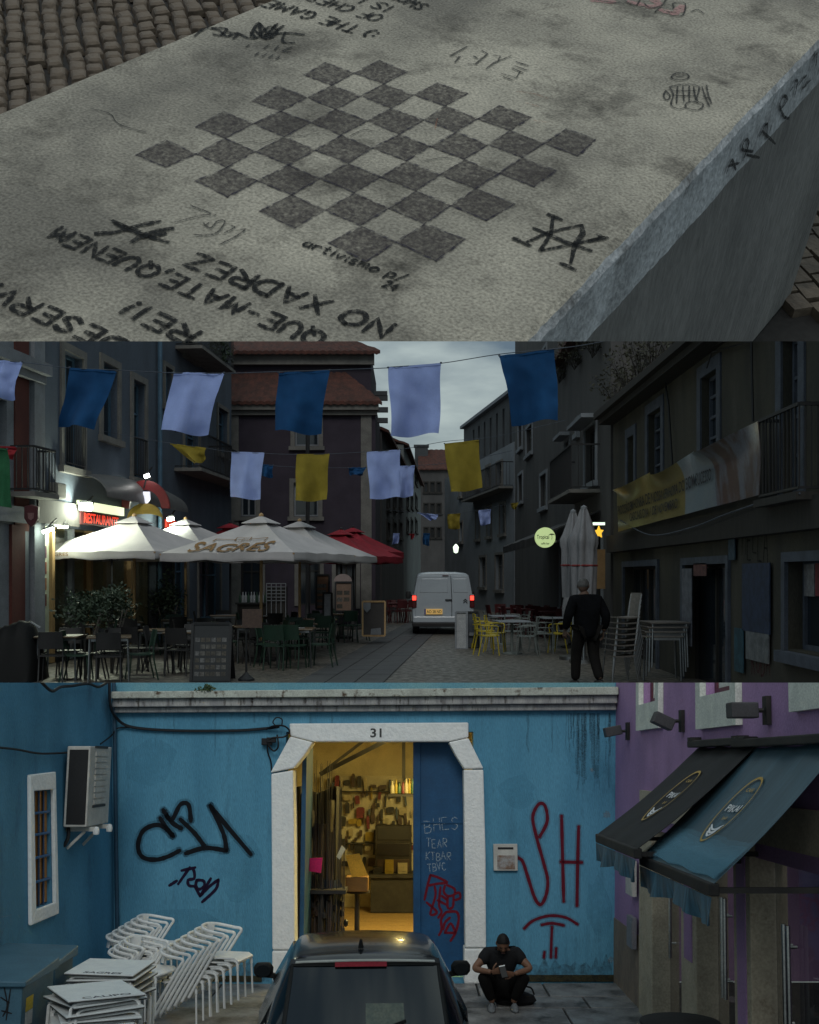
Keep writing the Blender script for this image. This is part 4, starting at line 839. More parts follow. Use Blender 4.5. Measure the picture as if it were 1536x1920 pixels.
flag([(729,690),(828,681),(823,815),(734,817)], D1, m_flagw, 'white flag hanging against the open sky', 5)
flag([(938,668),(1041,655),(1047,788),(961,797)], D1, m_flagb, 'blue flag at the right end of the upper string', 6)
D2 = 24.5
string([P2(x, y, D2) for x, y in ((180,806),(290,826),(320,831),(385,840),(433,847),(493,850),(555,852),(618,851),(690,847),(750,843),(833,828),(903,822),(960,812),(1060,788))], 'middle bunting string carrying the yellow flags')
flag([(318,831),(386,840),(384,862),(364,871)], D2, m_flagy, 'folded yellow flag drooping beside the balcony house', 7)
flag([(433,847),(495,849),(487,936),(431,933)], D2, m_flagw, 'white flag left end of the middle string before the purple house', 8)
flag([(556,852),(618,851),(612,938),(554,939)], D2, m_flagy, 'yellow flag hanging before the purple house windows', 9)
flag([(688,848),(751,843),(750,933),(694,935)], D2, m_flagw, 'white flag beside the quoin of the purple house', 10)
flag([(833,832),(898,825),(904,916),(845,923)], D2, m_flagy, 'yellow flag in front of the charcoal block', 11)
D4 = 29.0
string([P2(x, y, D4) for x, y in ((430,862),(490,871),(560,876),(655,877),(735,875),(778,873),(860,866),(960,845))], 'thin string just behind the middle bunting')
flag([(745,874),(778,873),(774,931),(742,932)], D4, m_flagw, 'small white flag half hidden behind another white flag', 12)
flag([(490,871),(512,872),(511,895),(491,894)], D4, m_flagb, 'small dark blue flag before the purple wall', 13)
flag([(653,877),(686,876),(680,890),(656,892)], D4, m_flagb, 'furled dark blue flag by the purple house corner', 14)
D5 = 42.0
string([P2(x, y, D5) for x, y in ((720,955),(785,962),(838,964),(897,957),(960,943),(1010,930))], 'lower far bunting string up the street')
flag([(783,961),(822,965),(818,974),(808,976)], D5, m_flagw, 'tiny twisted white flag far up the street', 15)
flag([(839,964),(863,963),(862,992),(840,992)], D5, m_flagy, 'small yellow flag far up the street', 16)
flag([(897,957),(921,955),(919,983),(900,985)], D5, m_flagw, 'small white flag before the pale house', 17)
flag([(957,944),(972,942),(968,955),(962,956)], D5, m_flagy, 'tiny yellow flag at the right of the far string', 18)
flag([(738,1000),(750,1000),(747,1020),(735,1020)], D5, m_flagw, 'tiny white flag beside the red parasols', 19)
flag([(768,1001),(778,1001),(774,1012),(771,1012)], D5, m_flagr, 'tiny red pennant above the far houses', 20)
flag([(793,1000),(806,1000),(805,1023),(793,1022)], D5, m_flagb, 'tiny blue flag above the white van', 21)
flag([(-14,836),(31,838),(26,860),(4,862)], 17.5, m_flagr, 'red end of the hanging flag at the left edge', 22)
flag([(-20,838),(14,842),(24,950),(-20,955)], 17.3, m_flagg, 'green flag hanging at the left edge below the white one', 23)
# ---- parasols
def parasol(px, d, zap, zrim, zval, rad, rot, mat, label, pz=0, group='open parasols on the restaurant terrace', logo=None, polemat=None, sagres=None):
    c = P2(px, 1080, d); base = Vector((c.x, d, 0))
    t = thing('parasol', label, 'parasol', base, T2, group); an = [rot+k*math.pi/2 for k in range(4)]
    top = base+Vector((0, 0, zap)); cn = [base+Vector((rad*math.cos(a_), rad*math.sin(a_), zrim)) for a_ in an]
    def face(k, u, v):       # v 0 apex .. 1 rim, u along the rim
        e = cn[k].lerp(cn[(k+1) % 4], u); p = top.lerp(e, v); p.z -= .07*math.sin(math.pi*v)*(.35+math.sin(math.pi*u))+.012*math.sin(u*23+k)*v*math.sin(math.pi*u)
        return p
    for k in range(4):
        mb = MB(); mb.slab(12, 10, lambda u, v: face(k, u, .02+.98*v), lambda u, v: face(k, u, .02+.98*v)-Vector((0, 0, .012))); mb.build('canopy_panel', mat, t, smooth=60)
        mb = MB(); vf = lambda u, v: face(k, u, 1)+Vector((0, 0, -(zrim-zval)*v))+(cn[k]+cn[(k+1) % 4]-2*base).normalized()*(.02*math.sin(u*14+k)*v); mb.slab(14, 3, vf, lambda u, v: vf(u, v)-(cn[k]+cn[(k+1) % 4]-2*base).normalized()*.008); mb.build('valance', mat, t, smooth=60)
        mb = MB(); mb.bar(top-Vector((0, 0, .12)), cn[k]-Vector((0, 0, .03)), .035, .03); mb.build('rib', polemat or m_pole, t)
        mb = MB(); mb.bar(base+Vector((0, 0, zap-.75)), top.lerp(cn[k], .5)-Vector((0, 0, .1)), .025, .025); mb.build('strut', polemat or m_pole, t)
    mb = MB(); cap = [top+Vector((.42*math.cos(a_), .42*math.sin(a_), -.10)) for a_ in an]
    for k in range(4): mb.slab(4, 3, lambda u, v: (top+Vector((0, 0, .06))).lerp(cap[k].lerp(cap[(k+1) % 4], u), .03+.97*v), lambda u, v: (top+Vector((0, 0, .05))).lerp(cap[k].lerp(cap[(k+1) % 4], u), .03+.97*v)-Vector((0, 0, .012)))
    mb.build('vent_cap', mat, t, smooth=60)
    mb = MB(); mb.tube([base, base+Vector((0, 0, zap))], .032, 10); mb.lathe([(.02, 0), (.05, .02), (.045, .06), (.0, .09)], 8, top+Vector((0, 0, .03))); mb.build('pole', polemat or m_pole, t, smooth=True)
    mb = MB(); mb.lathe([(.32, 0), (.32, .06), (.08, .09), (.06, .35)], 14, base); mb.build('base_weight', m_dark0, t, smooth=True)
    if sagres is not None:
        k = sagres; nrm = (cn[k]-top).cross(cn[(k+1) % 4]-top).normalized(); nrm = nrm if nrm.z > 0 else -nrm
        e = lambda u, v: face(k, .5+(u-.5)/v, v)+nrm*.03
        mb = MB(); print_text(mb, 'SAGRES', lambda u, v: e(.20+.60*u, .99-.33*v), .018); mb.build('brand_lettering', m_brownp, t, fix=False)
        mb = MB(); mb.ribbon([Vector((.30, .62)), Vector((.31, .56)), Vector((.45, .54))], .016, lambda p: e(p.x, p.y)); mb.ribbon([Vector((.56, .54)), Vector((.70, .55)), Vector((.69, .62))], .016, lambda p: e(p.x, p.y)); mb.build('emblem_line', m_brownp, t, fix=False)
        mb = MB(); mb.ribbon([Vector(q) for q in ((.45,.48),(.50,.47),(.56,.48),(.565,.56),(.51,.62),(.45,.56),(.45,.48))], .010, lambda p: e(p.x, p.y)); mb.ribbon([Vector((.505,.49)), Vector((.505,.59))], .008, lambda p: e(p.x, p.y)); mb.ribbon([Vector((.475,.53)), Vector((.54,.53))], .02, lambda p: e(p.x, p.y)); mb.build('shield_emblem', m_brownp, t, fix=False)
    elif logo is not None:
        k = logo; e = lambda u, v: cn[k].lerp(cn[(k+1) % 4], u)+Vector((0, 0, -(zrim-zval)*v))+(cn[k]+cn[(k+1) % 4]-2*base).normalized()*.03
        mb = MB(); print_text(mb, 'SAGRES', lambda u, v: e(.16+.17*u, .75-.5*v), .01); mb.build('brand_lettering', m_brownp, t, fix=False)
    return t
m_dark0 = M('parasol_base_iron', (.02, .02, .02), rough=.7)
def Z2(py, d): return CAMZ+(HZ-py)/F*d
RT = math.atan2(-.907, .42)
def psl(px, d, ya, yr, yv, ext, label, mat=m_canvas, **k): return parasol(px, d, Z2(ya, d), Z2(yr, d), Z2(yv, d), ext*d/2000*1.1, RT, mat, label, **k)
psl(252, 23.0, 972, 1037, 1050, 171, 'white parasol lit by the restaurant, furthest left', logo=3)
psl(490, 22.0, 972, 1039, 1053, 172, 'white parasol with large brown brand lettering', sagres=3)
psl(348, 27.5, 977, 1030, 1042, 135, 'white parasol behind the gap between the two front parasols')
psl(562, 25.5, 981, 1043, 1055, 143, 'plain white parasol overlapping the lettered one on its right')
psl(640, 30.0, 996, 1044, 1056, 115, 'red parasol right of the white parasols', m_redc, polemat=m_iron, group='red parasols')
psl(662, 35.0, 992, 1035, 1048, 95, 'second red parasol behind the first', m_redc, polemat=m_iron, group='red parasols')
psl(432, 32.0, 984, 1030, 1042, 80, 'red parasol tip showing behind the lettered parasol', m_redc, polemat=m_iron, group='red parasols')
# folded parasols on the right
for k, (px, d, yt, yb, w_, lb) in enumerate(((1075, 22.4, 962, 1120, 19, 'folded grey canvas parasol on the left of the pair'), (1095, 21.6, 955, 1125, 21, 'folded grey canvas parasol on the right of the pair'))):
    c = P2(px, 1080, d); base = Vector((c.x, d, 0)); t = thing('folded_parasol', lb, 'parasol', base, T2, 'folded parasols'); zt_, zb_ = Z2(yt, d), Z2(yb, d); r_ = w_*d/2000
    def fold(u, v): a_ = u*2*math.pi; rr = r_*(.30+.70*min(1, v*3.4))*(1+.22*math.sin(a_*6+v*2))*(1.12 if .25 < v < .42 else 1)*(1-.25*max(0, v-.6)); return base+Vector((rr*math.cos(a_), rr*math.sin(a_), lerp(zt_, zb_, v)))
    mb = MB(); mb.grid(48, 16, fold); mb.build('folded_canvas', m_canvasg, t, smooth=60)
    mb = MB(); mb.lathe([(.0, -.02), (r_*.3, 0), (r_*.3, .05), (0, .09)], 10, base+Vector((0, 0, zt_))); mb.build('cap', m_wtrim, t, smooth=True)
    mb = MB(); mb.tube([base, base+Vector((0, 0, zt_))], .035, 8); mb.lathe([(.3, 0), (.3, .07), (.06, .1)], 12, base); mb.build('pole', m_steel, t, smooth=True)
    mb = MB(); ring = [fold(i/24, .62)+Vector((0, 0, 0)) for i in range(24)]; mb.tube(ring, .02, 5, closed=True); mb.build('tie_band', M('tie_red%d' % k, (.2,.02,.02), rough=.7), t)
sc_ = thing('covered_parasol', 'grey wrapped parasol standing behind the walking man', 'parasol', G2(1068, 1215), T2)
b_ = G2(1068, 1215); mb = MB(); mb.grid(24, 10, lambda u, v: b_+Vector(((.05+.13*math.sin(math.pi*min(1, v*1.1+.05)))*math.cos(u*6.283)*(1+.1*math.sin(u*38)), (.05+.13*math.sin(math.pi*min(1, v*1.1+.05)))*math.sin(u*6.283), lerp(Z2(1104, b_.y), .12, v)))); mb.build('wrapped_canvas', m_canvasg, sc_, smooth=60)
mb = MB(); mb.lathe([(.22, 0), (.22, .05), (.04, .08), (.04, .3)], 12, b_); mb.build('foot', m_dark0, sc_, smooth=True)
# ---- van
def van():
    d0 = 31.8; x0 = P2(831, 1080, d0).x
    t = thing('white_van', 'white delivery van seen from behind with lit red tail lights', 'van', (x0, d0+2.2, 0), T2)
    W = .925
    sec = lambda w_, zt_: [(0, zt_), (w_*.45, zt_-.005), (w_*.74, zt_-.03), (w_*.83, zt_-.09), (w_*.86, zt_-.2), (w_*.965, 1.12), (w_, 1.0), (w_, .62), (w_*.985, .42), (w_*.93, .30)]
    st = [(0, W*.985, 1.83), (.10, W, 1.86), (1.2, W, 1.88), (2.6, W, 1.86), (3.0, W, 1.72), (3.5, W, 1.20), (4.2, W*.96, 1.05), (4.45, W*.85, .8)]
    vs = []
    for (y, w_, zt_) in st:
        h = [(x, z if zt_ > 1.3 else min(z, zt_-.02*i)) for i, (x, z) in enumerate(sec(w_, zt_))]
        vs += [Vector((x0-x, d0+y, z)) for x, z in h[:0:-1]]+[Vector((x0+x, d0+y, z)) for x, z in h]
    k = 19; fs = [(i*k+j, i*k+j+1, (i+1)*k+j+1, (i+1)*k+j) for i in range(len(st)-1) for j in range(k-1)]+[tuple(range(k))[::-1], tuple(range((len(st)-1)*k, len(st)*k))]+[(i*k, (i+1)*k, (i+1)*k+k-1, i*k+k-1) for i in range(len(st)-1)]
    mb = MB(); mb.add(vs, fs); mb.build('body', m_vanw, t, smooth=35, bevel=.03)
    for s_, xa, xb, nm in ((-1, -.83, .255, 'wide'), (1, .265, .83, 'narrow')):
        f = lambda u, v: Vector((x0+lerp(xa, xb, u)*(1-.13*max(0, v-.42)/.58), d0-.028-.012*math.sin(math.pi*u)*math.sin(math.pi*v), lerp(.50, 1.76, v)))
        mb = MB(); mb.slab(8, 10, f, lambda u, v: f(u, v)+Vector((0, .026, 0))); do = mb.build('rear_door', m_vanw, t, smooth=30, bevel=.012)
        f3 = lambda u, v: f(.10+.80*u, .60+.33*v)+Vector((0, -.012+.004*math.sin(3.14*u), 0)); mb = MB(); mb.slab(4, 3, f3, lambda u, v: f3(u, v)+Vector((0, .02, 0))); mb.build('blind_panel', m_vanw, do, bevel=.015)
    mb = MB(); mb.tube([(x0+.26, d0-.035, .5), (x0+.26, d0-.035, 1.1), (x0+.225, d0-.035, 1.76)], .006, 4); mb.build('door_seam', m_rubber2, t)
    mb = MB(); mb.box(x0+.06, x0+.26, d0-.075, d0-.045, 1.02, 1.06); mb.build('door_handle', m_rubber2, t, bevel=.01)
    mb = MB(); mb.box(x0-.02, x0+.16, d0-.06, d0-.03, 1.755, 1.775); mb.build('high_brake_light', M('dim_red', (.1,.01,.01), rough=.3), t)
    for s_ in (-1, 1):
        mb = MB(); mb.box(x0+s_*.86-.075, x0+s_*.86+.075, d0-.045, d0+.12, .80, 1.20); tl_ = mb.build('tail_light', M('tail_lens%d' % s_, (.08,.006,.008), rough=.25), t, bevel=.02)
        mb = MB(); mb.box(x0+s_*.86-.055, x0+s_*.86+.055, d0-.052, d0-.046, 1.03, 1.16); mb.build('lit_lens', EM('tail_glow', (1, .05, .03), 3.2), tl_)
        for yw in (.75, 3.45):
            mb = MB(); mb.lathe([(.2, -.1), (.31, -.1), (.32, -.05), (.32, .05), (.31, .1), (.2, .1)], 20); Mw = Matrix.Translation((x0+s_*.80, d0+yw, .32)) @ Matrix.Rotation(R(90), 4, 'Y'); mb.v = [Mw @ v for v in mb.v]; mb.build('wheel', m_rubber2, t, smooth=True)
        mb = MB(); mb.lathe([(0, -.13), (.07, -.12), (.1, 0), (.07, .12), (0, .13)], 10, (x0+s_*1.04, d0+3.1, 1.13), 1, .5); mb.bar((x0+s_*.9, d0+3.1, 1.1), (x0+s_*1.0, d0+3.1, 1.1), .05, .05); mb.build('wing_mirror', m_rubber2, t, smooth=True)
    mb = MB(); mb.box(x0-.90, x0+.90, d0-.09, d0+.08, .36, .55); mb.build('bumper', m_vanw, t, bevel=.03)
    mb = MB(); mb.box(x0-.92, x0+.92, d0-.095, d0+.1, .24, .355); mb.build('bumper_sill', m_rubber2, t, bevel=.02)
    mb = MB(); mb.box(x0-.56, x0-.02, d0-.075, d0-.05, .61, .77); np_ = mb.build('number_plate', EM('lit_plate', (.8, .5, .16), .30), t, bevel=.006)
    mb = MB(); mb.box(x0-.56, x0-.515, d0-.078, d0-.0755, .61, .77); mb.build('plate_band', M('plate_blue', (.02,.05,.25), rough=.4), np_)
    mb = MB(); print_text(mb, 'AO·28·ND'.replace('·', ' '), lambda u, v: Vector((x0-.49+.44*u, d0-.079, .645+.09*v)), .01); mb.build('plate_characters', m_rubber2, np_, fix=False)
    mb = MB()
    for zc in (.93, .99): mb.prism([(x0+.60, zc), (x0+.66, zc+.05), (x0+.72, zc), (x0+.72, zc+.03), (x0+.66, zc+.085), (x0+.60, zc+.03)], lambda x, z_, y: Vector((x, y, z_)), d0-.05, d0-.04)
    mb.build('chevron_badge', m_iron, t)
m_rubber2 = M('van_black_plastic', (.012, .012, .013), rough=.6)
van()
# ---- terrace furniture
def dup_at(proto, x, y, rz, label, group=None, z=0):
    o = copy_tree(proto, None, Matrix.Translation((x, y, z)) @ Matrix.Rotation(rz, 4, 'Z')); o['label'] = label
    if group: o['group'] = group
    return o
I4 = Matrix.Identity(4)
def bistro_table(mtop, mleg, four=True, s_=.36, name='terrace_table'):
    t = thing(name, '-', 'table', (0, 0, 0), T2, rot=I4)
    mb = MB(); mb.box(-s_, s_, -s_, s_, .715, .745); mb.build('table_top', mtop, t, bevel=.008)
    if four:
        for a_ in (-1, 1):
            for b_ in (-1, 1): mb = MB(); mb.tube([(a_*s_*.84, b_*s_*.84, .714), (a_*s_*.9, b_*s_*.9, 0)], .017, 6); mb.build('leg', mleg, t, smooth=True)
        mb = MB(); mb.box(-s_*.86, s_*.86, -s_*.86, s_*.86, .67, .712); mb.build('apron', mleg, t)
    else:
        mb = MB(); mb.lathe([(.24, 0), (.24, .02), (.035, .05), (.03, .69), (.12, .713)], 14); mb.build('stem', mleg, t, smooth=True)
    return t
def bistro_chair(mat, mseat=None, arms=False, solid=True, name='terrace_chair'):
    t = thing(name, '-', 'chair', (0, 0, 0), T2, rot=I4); ms = mseat or mat      # faces +x
    mb = MB(); f = lambda u, v: Vector((-.21+.42*u, (v-.5)*.42, .455-.015*math.sin(math.pi*u))); mb.slab(4, 4, f, lambda u, v: f(u, v)-Vector((0, 0, .02))); mb.build('seat', ms, t, smooth=True)
    for b_ in (-1, 1):
        mb = MB(); mb.tube([(.17, b_*.17, .44), (.21, b_*.2, 0)], .014, 6); mb.build('leg', mat, t, smooth=True)
        mb = MB(); mb.tube(catmull([(-.27, b_*.19, 0), (-.19, b_*.185, .45), (-.25, b_*.18, .82)], 4), .014, 6); mb.build('leg', mat, t, smooth=True)
        if arms: mb = MB(); mb.tube(catmull([(.15, b_*.21, .45), (.17, b_*.235, .62), (.05, b_*.24, .66), (-.22, b_*.2, .66)], 4), .012, 6); mb.build('arm', mat, t, smooth=True)
    if solid:
        f = lambda u, v: Vector((-.235-.05*v+.03*(2*u-1)**2, (u-.5)*.38, .56+.28*v)); mb = MB(); mb.slab(6, 3, f, lambda u, v: f(u, v)+Vector((.014, 0, 0))); mb.build('backrest', ms, t, smooth=True)
    else:
        mb = MB()
        for zz in (.58, .70, .83): mb.tube(catmull([(-.24, -.185, zz), (-.27, 0, zz+.01), (-.24, .185, zz)], 4), .012, 6)
        mb.build('backrest', ms, t, smooth=True)
    return t
pt_d = bistro_table(m_tabd, m_steel); pc_d = bistro_chair(m_blackm); pc_g = bistro_chair(m_greenc)
spots = [(300, 1192, 20.2), (205, 1235, 17.9), (115, 1240, 18.1), (235, 1160, 23.5), (150, 1170, 22.6), (330, 1160, 24.5), (395, 1172, 22.4), (470, 1190, 21.6), (560, 1178, 22.8), (600, 1165, 25.2), (500, 1150, 26.8), (420, 1150, 27.6), (640, 1150, 28.6), (350, 1205, 19.4), (555, 1205, 20.6)]
for i, (px, _, d) in enumerate(spots):
    x = P2(px, 1080, d).x; rz = rnd.uniform(-.25, .25)+.2
    lb = ['wooden topped table before the first parasol pole', 'dark table at the bottom left of the street', 'dark table beside the olive shrub', 'table under the left parasol', 'table by the menu panel', 'table below the rear white parasol', 'table between the two front parasols', 'table under the lettered parasol', 'table right of the lettered parasol pole', 'table beneath the plain white parasol', 'table by the purple house door', 'table furthest back under the parasols', 'table near the menu boards', 'table behind the black menu board', 'table nearest the footway'][i]
    o = pt_d if i == 0 else copy_tree(pt_d)
    o.matrix_world = Matrix.Translation((x, d, 0)) @ Matrix.Rotation(rz, 4, 'Z'); o['label'] = lb; o['group'] = 'terrace tables'
    for k in range(4):
        if rnd.random() < .18: continue
        a_ = rz+k*math.pi/2; pr_ = pc_g if (i in (8, 9, 12, 14) or rnd.random() < .2) else pc_d
        dup_at(pr_, x+.50*math.cos(a_), d+.50*math.sin(a_), a_+math.pi+rnd.uniform(-.2, .2), '%s chair, %s side of the %s' % ('green' if pr_ is pc_g else 'black', ('right', 'far', 'left', 'near')[k], lb), 'chairs around the terrace tables')
    if i > 2 and rnd.random() < .6:   # white place mat
        mb = MB(); mb.box(-.17, .17, -.12, .12, .7465, .750); tag(mb.build('place_mat', m_wtrim, None, Matrix.Translation((x, d, 0)) @ Matrix.Rotation(rz+.1, 4, 'Z')), 'place mat on the '+lb, 'place mat', 'place mats')
for p_, x in ((pc_d, P2(250, 1080, 19.3)), (pc_g, P2(520, 1080, 20.0))): p_.matrix_world = Matrix.Translation((x.x, x.y, 0)) @ Matrix.Rotation(1.4, 4, 'Z')
pc_d['label'] = 'black terrace chair turned to the wooden topped table'; pc_d['group'] = 'chairs around the terrace tables'
pc_g['label'] = 'dark green terrace chair nearest the footway'; pc_g['group'] = 'chairs around the terrace tables'
# right terrace: yellow and grey chairs, pale tables
pt_r = bistro_table(m_ltgrey, m_greyc, False, .36, 'pale_table'); pc_y = bistro_chair(m_yelc, None, True, False, 'yellow_chair'); pc_s = bistro_chair(m_greyc, None, True, False, 'grey_chair')
for i, (px, d, lb) in enumerate(((960, 24.0, 'pale pedestal table beside the yellow chairs'), (945, 27.2, 'pale table behind the yellow chairs'), (1040, 26.0, 'pale table between the grey chairs and the walking man'))):
    o = pt_r if i == 0 else copy_tree(pt_r); o.matrix_world = Matrix.Translation((P2(px, 1080, d).x, d, 0)) @ Matrix.Rotation(.1, 4, 'Z'); o['label'] = lb; o['group'] = 'pale tables'
ych = [(914, 23.6, .25, 'yellow armchair facing right, nearest the leaning boards'), (930, 24.6, -.2, 'yellow armchair pulled up to the pale pedestal table'), (908, 25.6, .1, 'yellow armchair behind the dark board'), (1050, 24.4, 2.6, 'yellow armchair half hidden by the walking man')]
for i, (px, d, rz, lb) in enumerate(ych):
    o = pc_y if i == 0 else copy_tree(pc_y); o.matrix_world = Matrix.Translation((P2(px, 1080, d).x, d, 0)) @ Matrix.Rotation(rz, 4, 'Z'); o['label'] = lb; o['group'] = 'yellow chairs'
sch = [(988, 23.4, 2.9, 'grey armchair right of the pale pedestal table'), (962, 25.2, -1.6, 'grey armchair behind the pale pedestal table'), (1002, 25.0, .4, 'grey armchair left of the far right table'), (1020, 24.2, 1.5, 'grey armchair in front of the far right table'), (1060, 25.6, 3.0, 'grey armchair right of the far right table'), (975, 27.4, 3.1, 'grey armchair beside the rear pale table'), (925, 27.6, 0, 'grey armchair left of the rear pale table')]
for i, (px, d, rz, lb) in enumerate(sch):
    o = pc_s if i == 0 else copy_tree(pc_s); o.matrix_world = Matrix.Translation((P2(px, 1080, d).x, d, 0)) @ Matrix.Rotation(rz, 4, 'Z'); o['label'] = lb; o['group'] = 'grey chairs'
pc_r = bistro_chair(m_redchair, None, False, True, 'red_chair'); pt_rr = bistro_table(m_redchair, m_redchair, True, .35, 'red_table')
k = 0
for i, (px, d) in enumerate(((955, 34), (985, 33), (1015, 32), (1035, 30.5), (745, 40), (765, 41))):
    x = P2(px, 1080, d).x; o = pt_rr if i == 0 else copy_tree(pt_rr); o.matrix_world = Matrix.Translation((x, d, 0)); o['group'] = 'dark red tables'
    o['label'] = ['dark red table furthest left before the beige house', 'second dark red table before the beige house', 'third dark red table before the beige house', 'dark red table nearest the folded parasols', 'dark red table left of the van', 'dark red table partly behind the van'][i]
    for j_, a_ in enumerate((.3, 1.9, 3.4, 5.0)):
        m = Matrix.Translation((x+.48*math.cos(a_), d+.48*math.sin(a_), 0)) @ Matrix.Rotation(a_+math.pi, 4, 'Z'); o = pc_r if k == 0 else copy_tree(pc_r); o.matrix_world = m; k += 1
        o['label'] = 'red chair, %s side of the %s' % (('right', 'far', 'left', 'near')[j_], ['dark red table furthest left before the beige house', 'second dark red table before the beige house', 'third dark red table before the beige house', 'dark red table nearest the folded parasols', 'dark red table left of the van', 'dark red table partly behind the van'][i]); o['group'] = 'dark red chairs up the street'
# stacked chairs and tables by the yellow wall
pc_k = bistro_chair(m_steel, m_rattan, False, True, 'stacked_chair')
c0 = P2(1160, 1080, 17.6)
for k in range(8):
    o = pc_k if k == 0 else copy_tree(pc_k); o.matrix_world = Matrix.Translation((c0.x+.012*k, 17.6+.01*k, .09*k)) @ Matrix.Rotation(R(195), 4, 'Z')
    o['label'] = 'rattan chair with steel legs, %s in the stack by the yellow house' % ('topmost' if k == 7 else ORD[k]+(' from the bottom' if k else '')); o['group'] = 'stacked rattan chairs'
pt_k = bistro_table(m_rattan, m_steel, True, .34, 'stacked_table')
c0 = P2(1238, 1080, 17.9)
for k in range(4):
    o = pt_k if k == 0 else copy_tree(pt_k); o.matrix_world = Matrix.Translation((c0.x+.02*k, 17.9, .075*k+.02)) @ Matrix.Rotation(R(4*k-6), 4, 'Z')
    o['label'] = 'steel legged cafe table, %s in the stack by the yellow house' % ('topmost' if k == 3 else ORD[k]+(' from the bottom' if k else '')); o['group'] = 'stacked cafe tables'
# ---- boards
def aboard(px0, px1, yt, yb, d, mat, label, photos=0, lean=.12, frame=m_oldwood, rows=6, cols=5, pcol=((.10,.11,.10), (.06,.07,.07)), cat='menu board'):
    a_ = P2(px0, yt, d); b_ = P2(px1, yt, d); z0 = max(0, Z2(yb, d)); h = a_.z-z0; w_ = b_.x-a_.x; base = Vector(((a_.x+b_.x)/2, d, z0)); t = thing('menu_board', label, cat, base, T2, 'boards along the terraces')
    f = lambda u, v, o_: Vector((lerp(a_.x, b_.x, u), d+lean*(v-.0)*1.0-o_, z0+h*v))
    mb = MB(); mb.slab(1, 1, lambda u, v: f(u, v, 0), lambda u, v: f(u, v, -.03)); mb.build('panel', mat, t)
    mb = MB(); mb.slab(1, 1, lambda u, v: Vector((lerp(a_.x, b_.x, u), d+.62-.45*v, z0+h*v)), lambda u, v: Vector((lerp(a_.x, b_.x, u), d+.65-.45*v, z0+h*v))); mb.build('back_panel', frame, t)
    mb = MB(); e = .03
    for (u0, v0, u1, v1) in ((0,0,1,0), (1,0,1,1), (1,1,0,1), (0,1,0,0)): mb.bar(f(u0, v0, .012), f(u1, v1, .012), .045, .03, (0, 1, 0))
    mb.build('frame', frame, t)
    if photos:
        for i in range(cols):
            for j in range(rows):
                if rnd.random() < .12: continue
                u0 = .08+.84*i/cols; v0 = .10+.70*j/rows; mb = MB(); mb.slab(1, 1, lambda u, v: f(u0+u*.84/cols*.82, v0+v*.7/rows*.62, .004), lambda u, v: f(u0+u*.84/cols*.82, v0+v*.7/rows*.62, -.004)); mb.build('dish_photo', rnd.choice(ph_m), t)
    return t
ph_m = [M('dish_photo_%d' % i, c, tuple(v*.4 for v in c), scale=22, rough=.5) for i, c in enumerate([(.10,.095,.085), (.07,.06,.045), (.12,.12,.12), (.05,.045,.035)])]
aboard(358, 430, 1170, 1284, 17.6, m_board, 'black folding menu board with rows of small dish photos', 1, .18, m_iron, 6, 6)
aboard(629, 660, 1092, 1146, 28.5, M('menu_brown', (.16,.10,.07), rough=.6), 'tall menu board with round dish photos near the red parasols', 1, .08, m_iron, 3, 2)
aboard(593, 617, 1078, 1142, 27.2, M('menu_orange', (.16,.075,.04), rough=.6), 'orange brown menu board beside the tall one', 1, .08, m_iron, 4, 1)
aboard(606, 622, 1112, 1165, 26.0, M('menu_white', (.30,.31,.33), (.22,.22,.24), scale=9, rough=.6), 'narrow pale menu panel leaning in front of the orange board', 0, .1, m_oldwood)
ab = aboard(680, 722, 1128, 1192, 27.5, M('menu_dark', (.035,.03,.028), rough=.6), 'dark easel board with a white shield emblem at the footway edge', 0, .12, m_pole)
c = P2(685.5, 1137, 27.45); mb = MB(); mb.prism([(-7,-9),(7,-9),(7,2),(0,10),(-7,2)], lambda x, y, n: P2(688+x, 1139+y, 27.5)+Vector((0, n+.06, 0)), -.02, -.01); mb.build('shield_emblem', m_wtrim, ab)
mb = MB(); mb.prism([(-9,-5),(9,-7),(10,6),(-10,6)], lambda x, y, n: P2(705+x, 1184+y, 27.5)+Vector((0, n, 0)), -.04, -.03); mb.build('white_sticker', m_wtrim, ab)
aboard(855, 876, 1148, 1217, 25.6, M('board_pale', (.30,.31,.32), (.24,.25,.26), scale=8, rough=.6), 'pale speckled menu board leaning beside the van', 0, .1, m_wtrim)
b2_ = aboard(877, 898, 1148, 1216, 25.9, M('board_slate', (.045,.055,.07), rough=.6), 'slate blue menu board beside the pale one', 0, .1, m_iron)
mb = MB(); a_ = P2(880, 1186, 25.85); e_ = P2(891, 1192, 25.85); mb.box(a_.x, e_.x, 25.86, 25.875, e_.z, a_.z); mb.build('note', m_wtrim, b2_)
mb = MB(); a_ = P2(884, 1206, 25.85); e_ = P2(892, 1214, 25.85); mb.box(a_.x, e_.x, 25.85, 25.865, e_.z, a_.z); mb.build('note', m_flagy, b2_)
ts = thing('table_sign', 'round topped white sign card standing above the brown menu board', 'sign', P2(642, 1090, 28.6), T2)
mb = MB(); mb.prism([(17*math.cos(k*math.pi/12), -14*math.sin(k*math.pi/12)) for k in range(13)], lambda x, y, n: P2(643+x, 1090+y, 28.6)+Vector((0, n, 0)), 0, .03); mb.build('card', M('sign_card', (.28,.22,.21), rough=.6), ts)
mb = MB(); mb.bar(P2(643, 1090, 28.62), P2(643, 1150, 28.62), .04, .02); mb.build('stand', m_iron, ts)
ps = thing('pedestal_menu', 'menu card on a thin stand with a weighted foot', 'menu stand', G2(462, 1276), T2)
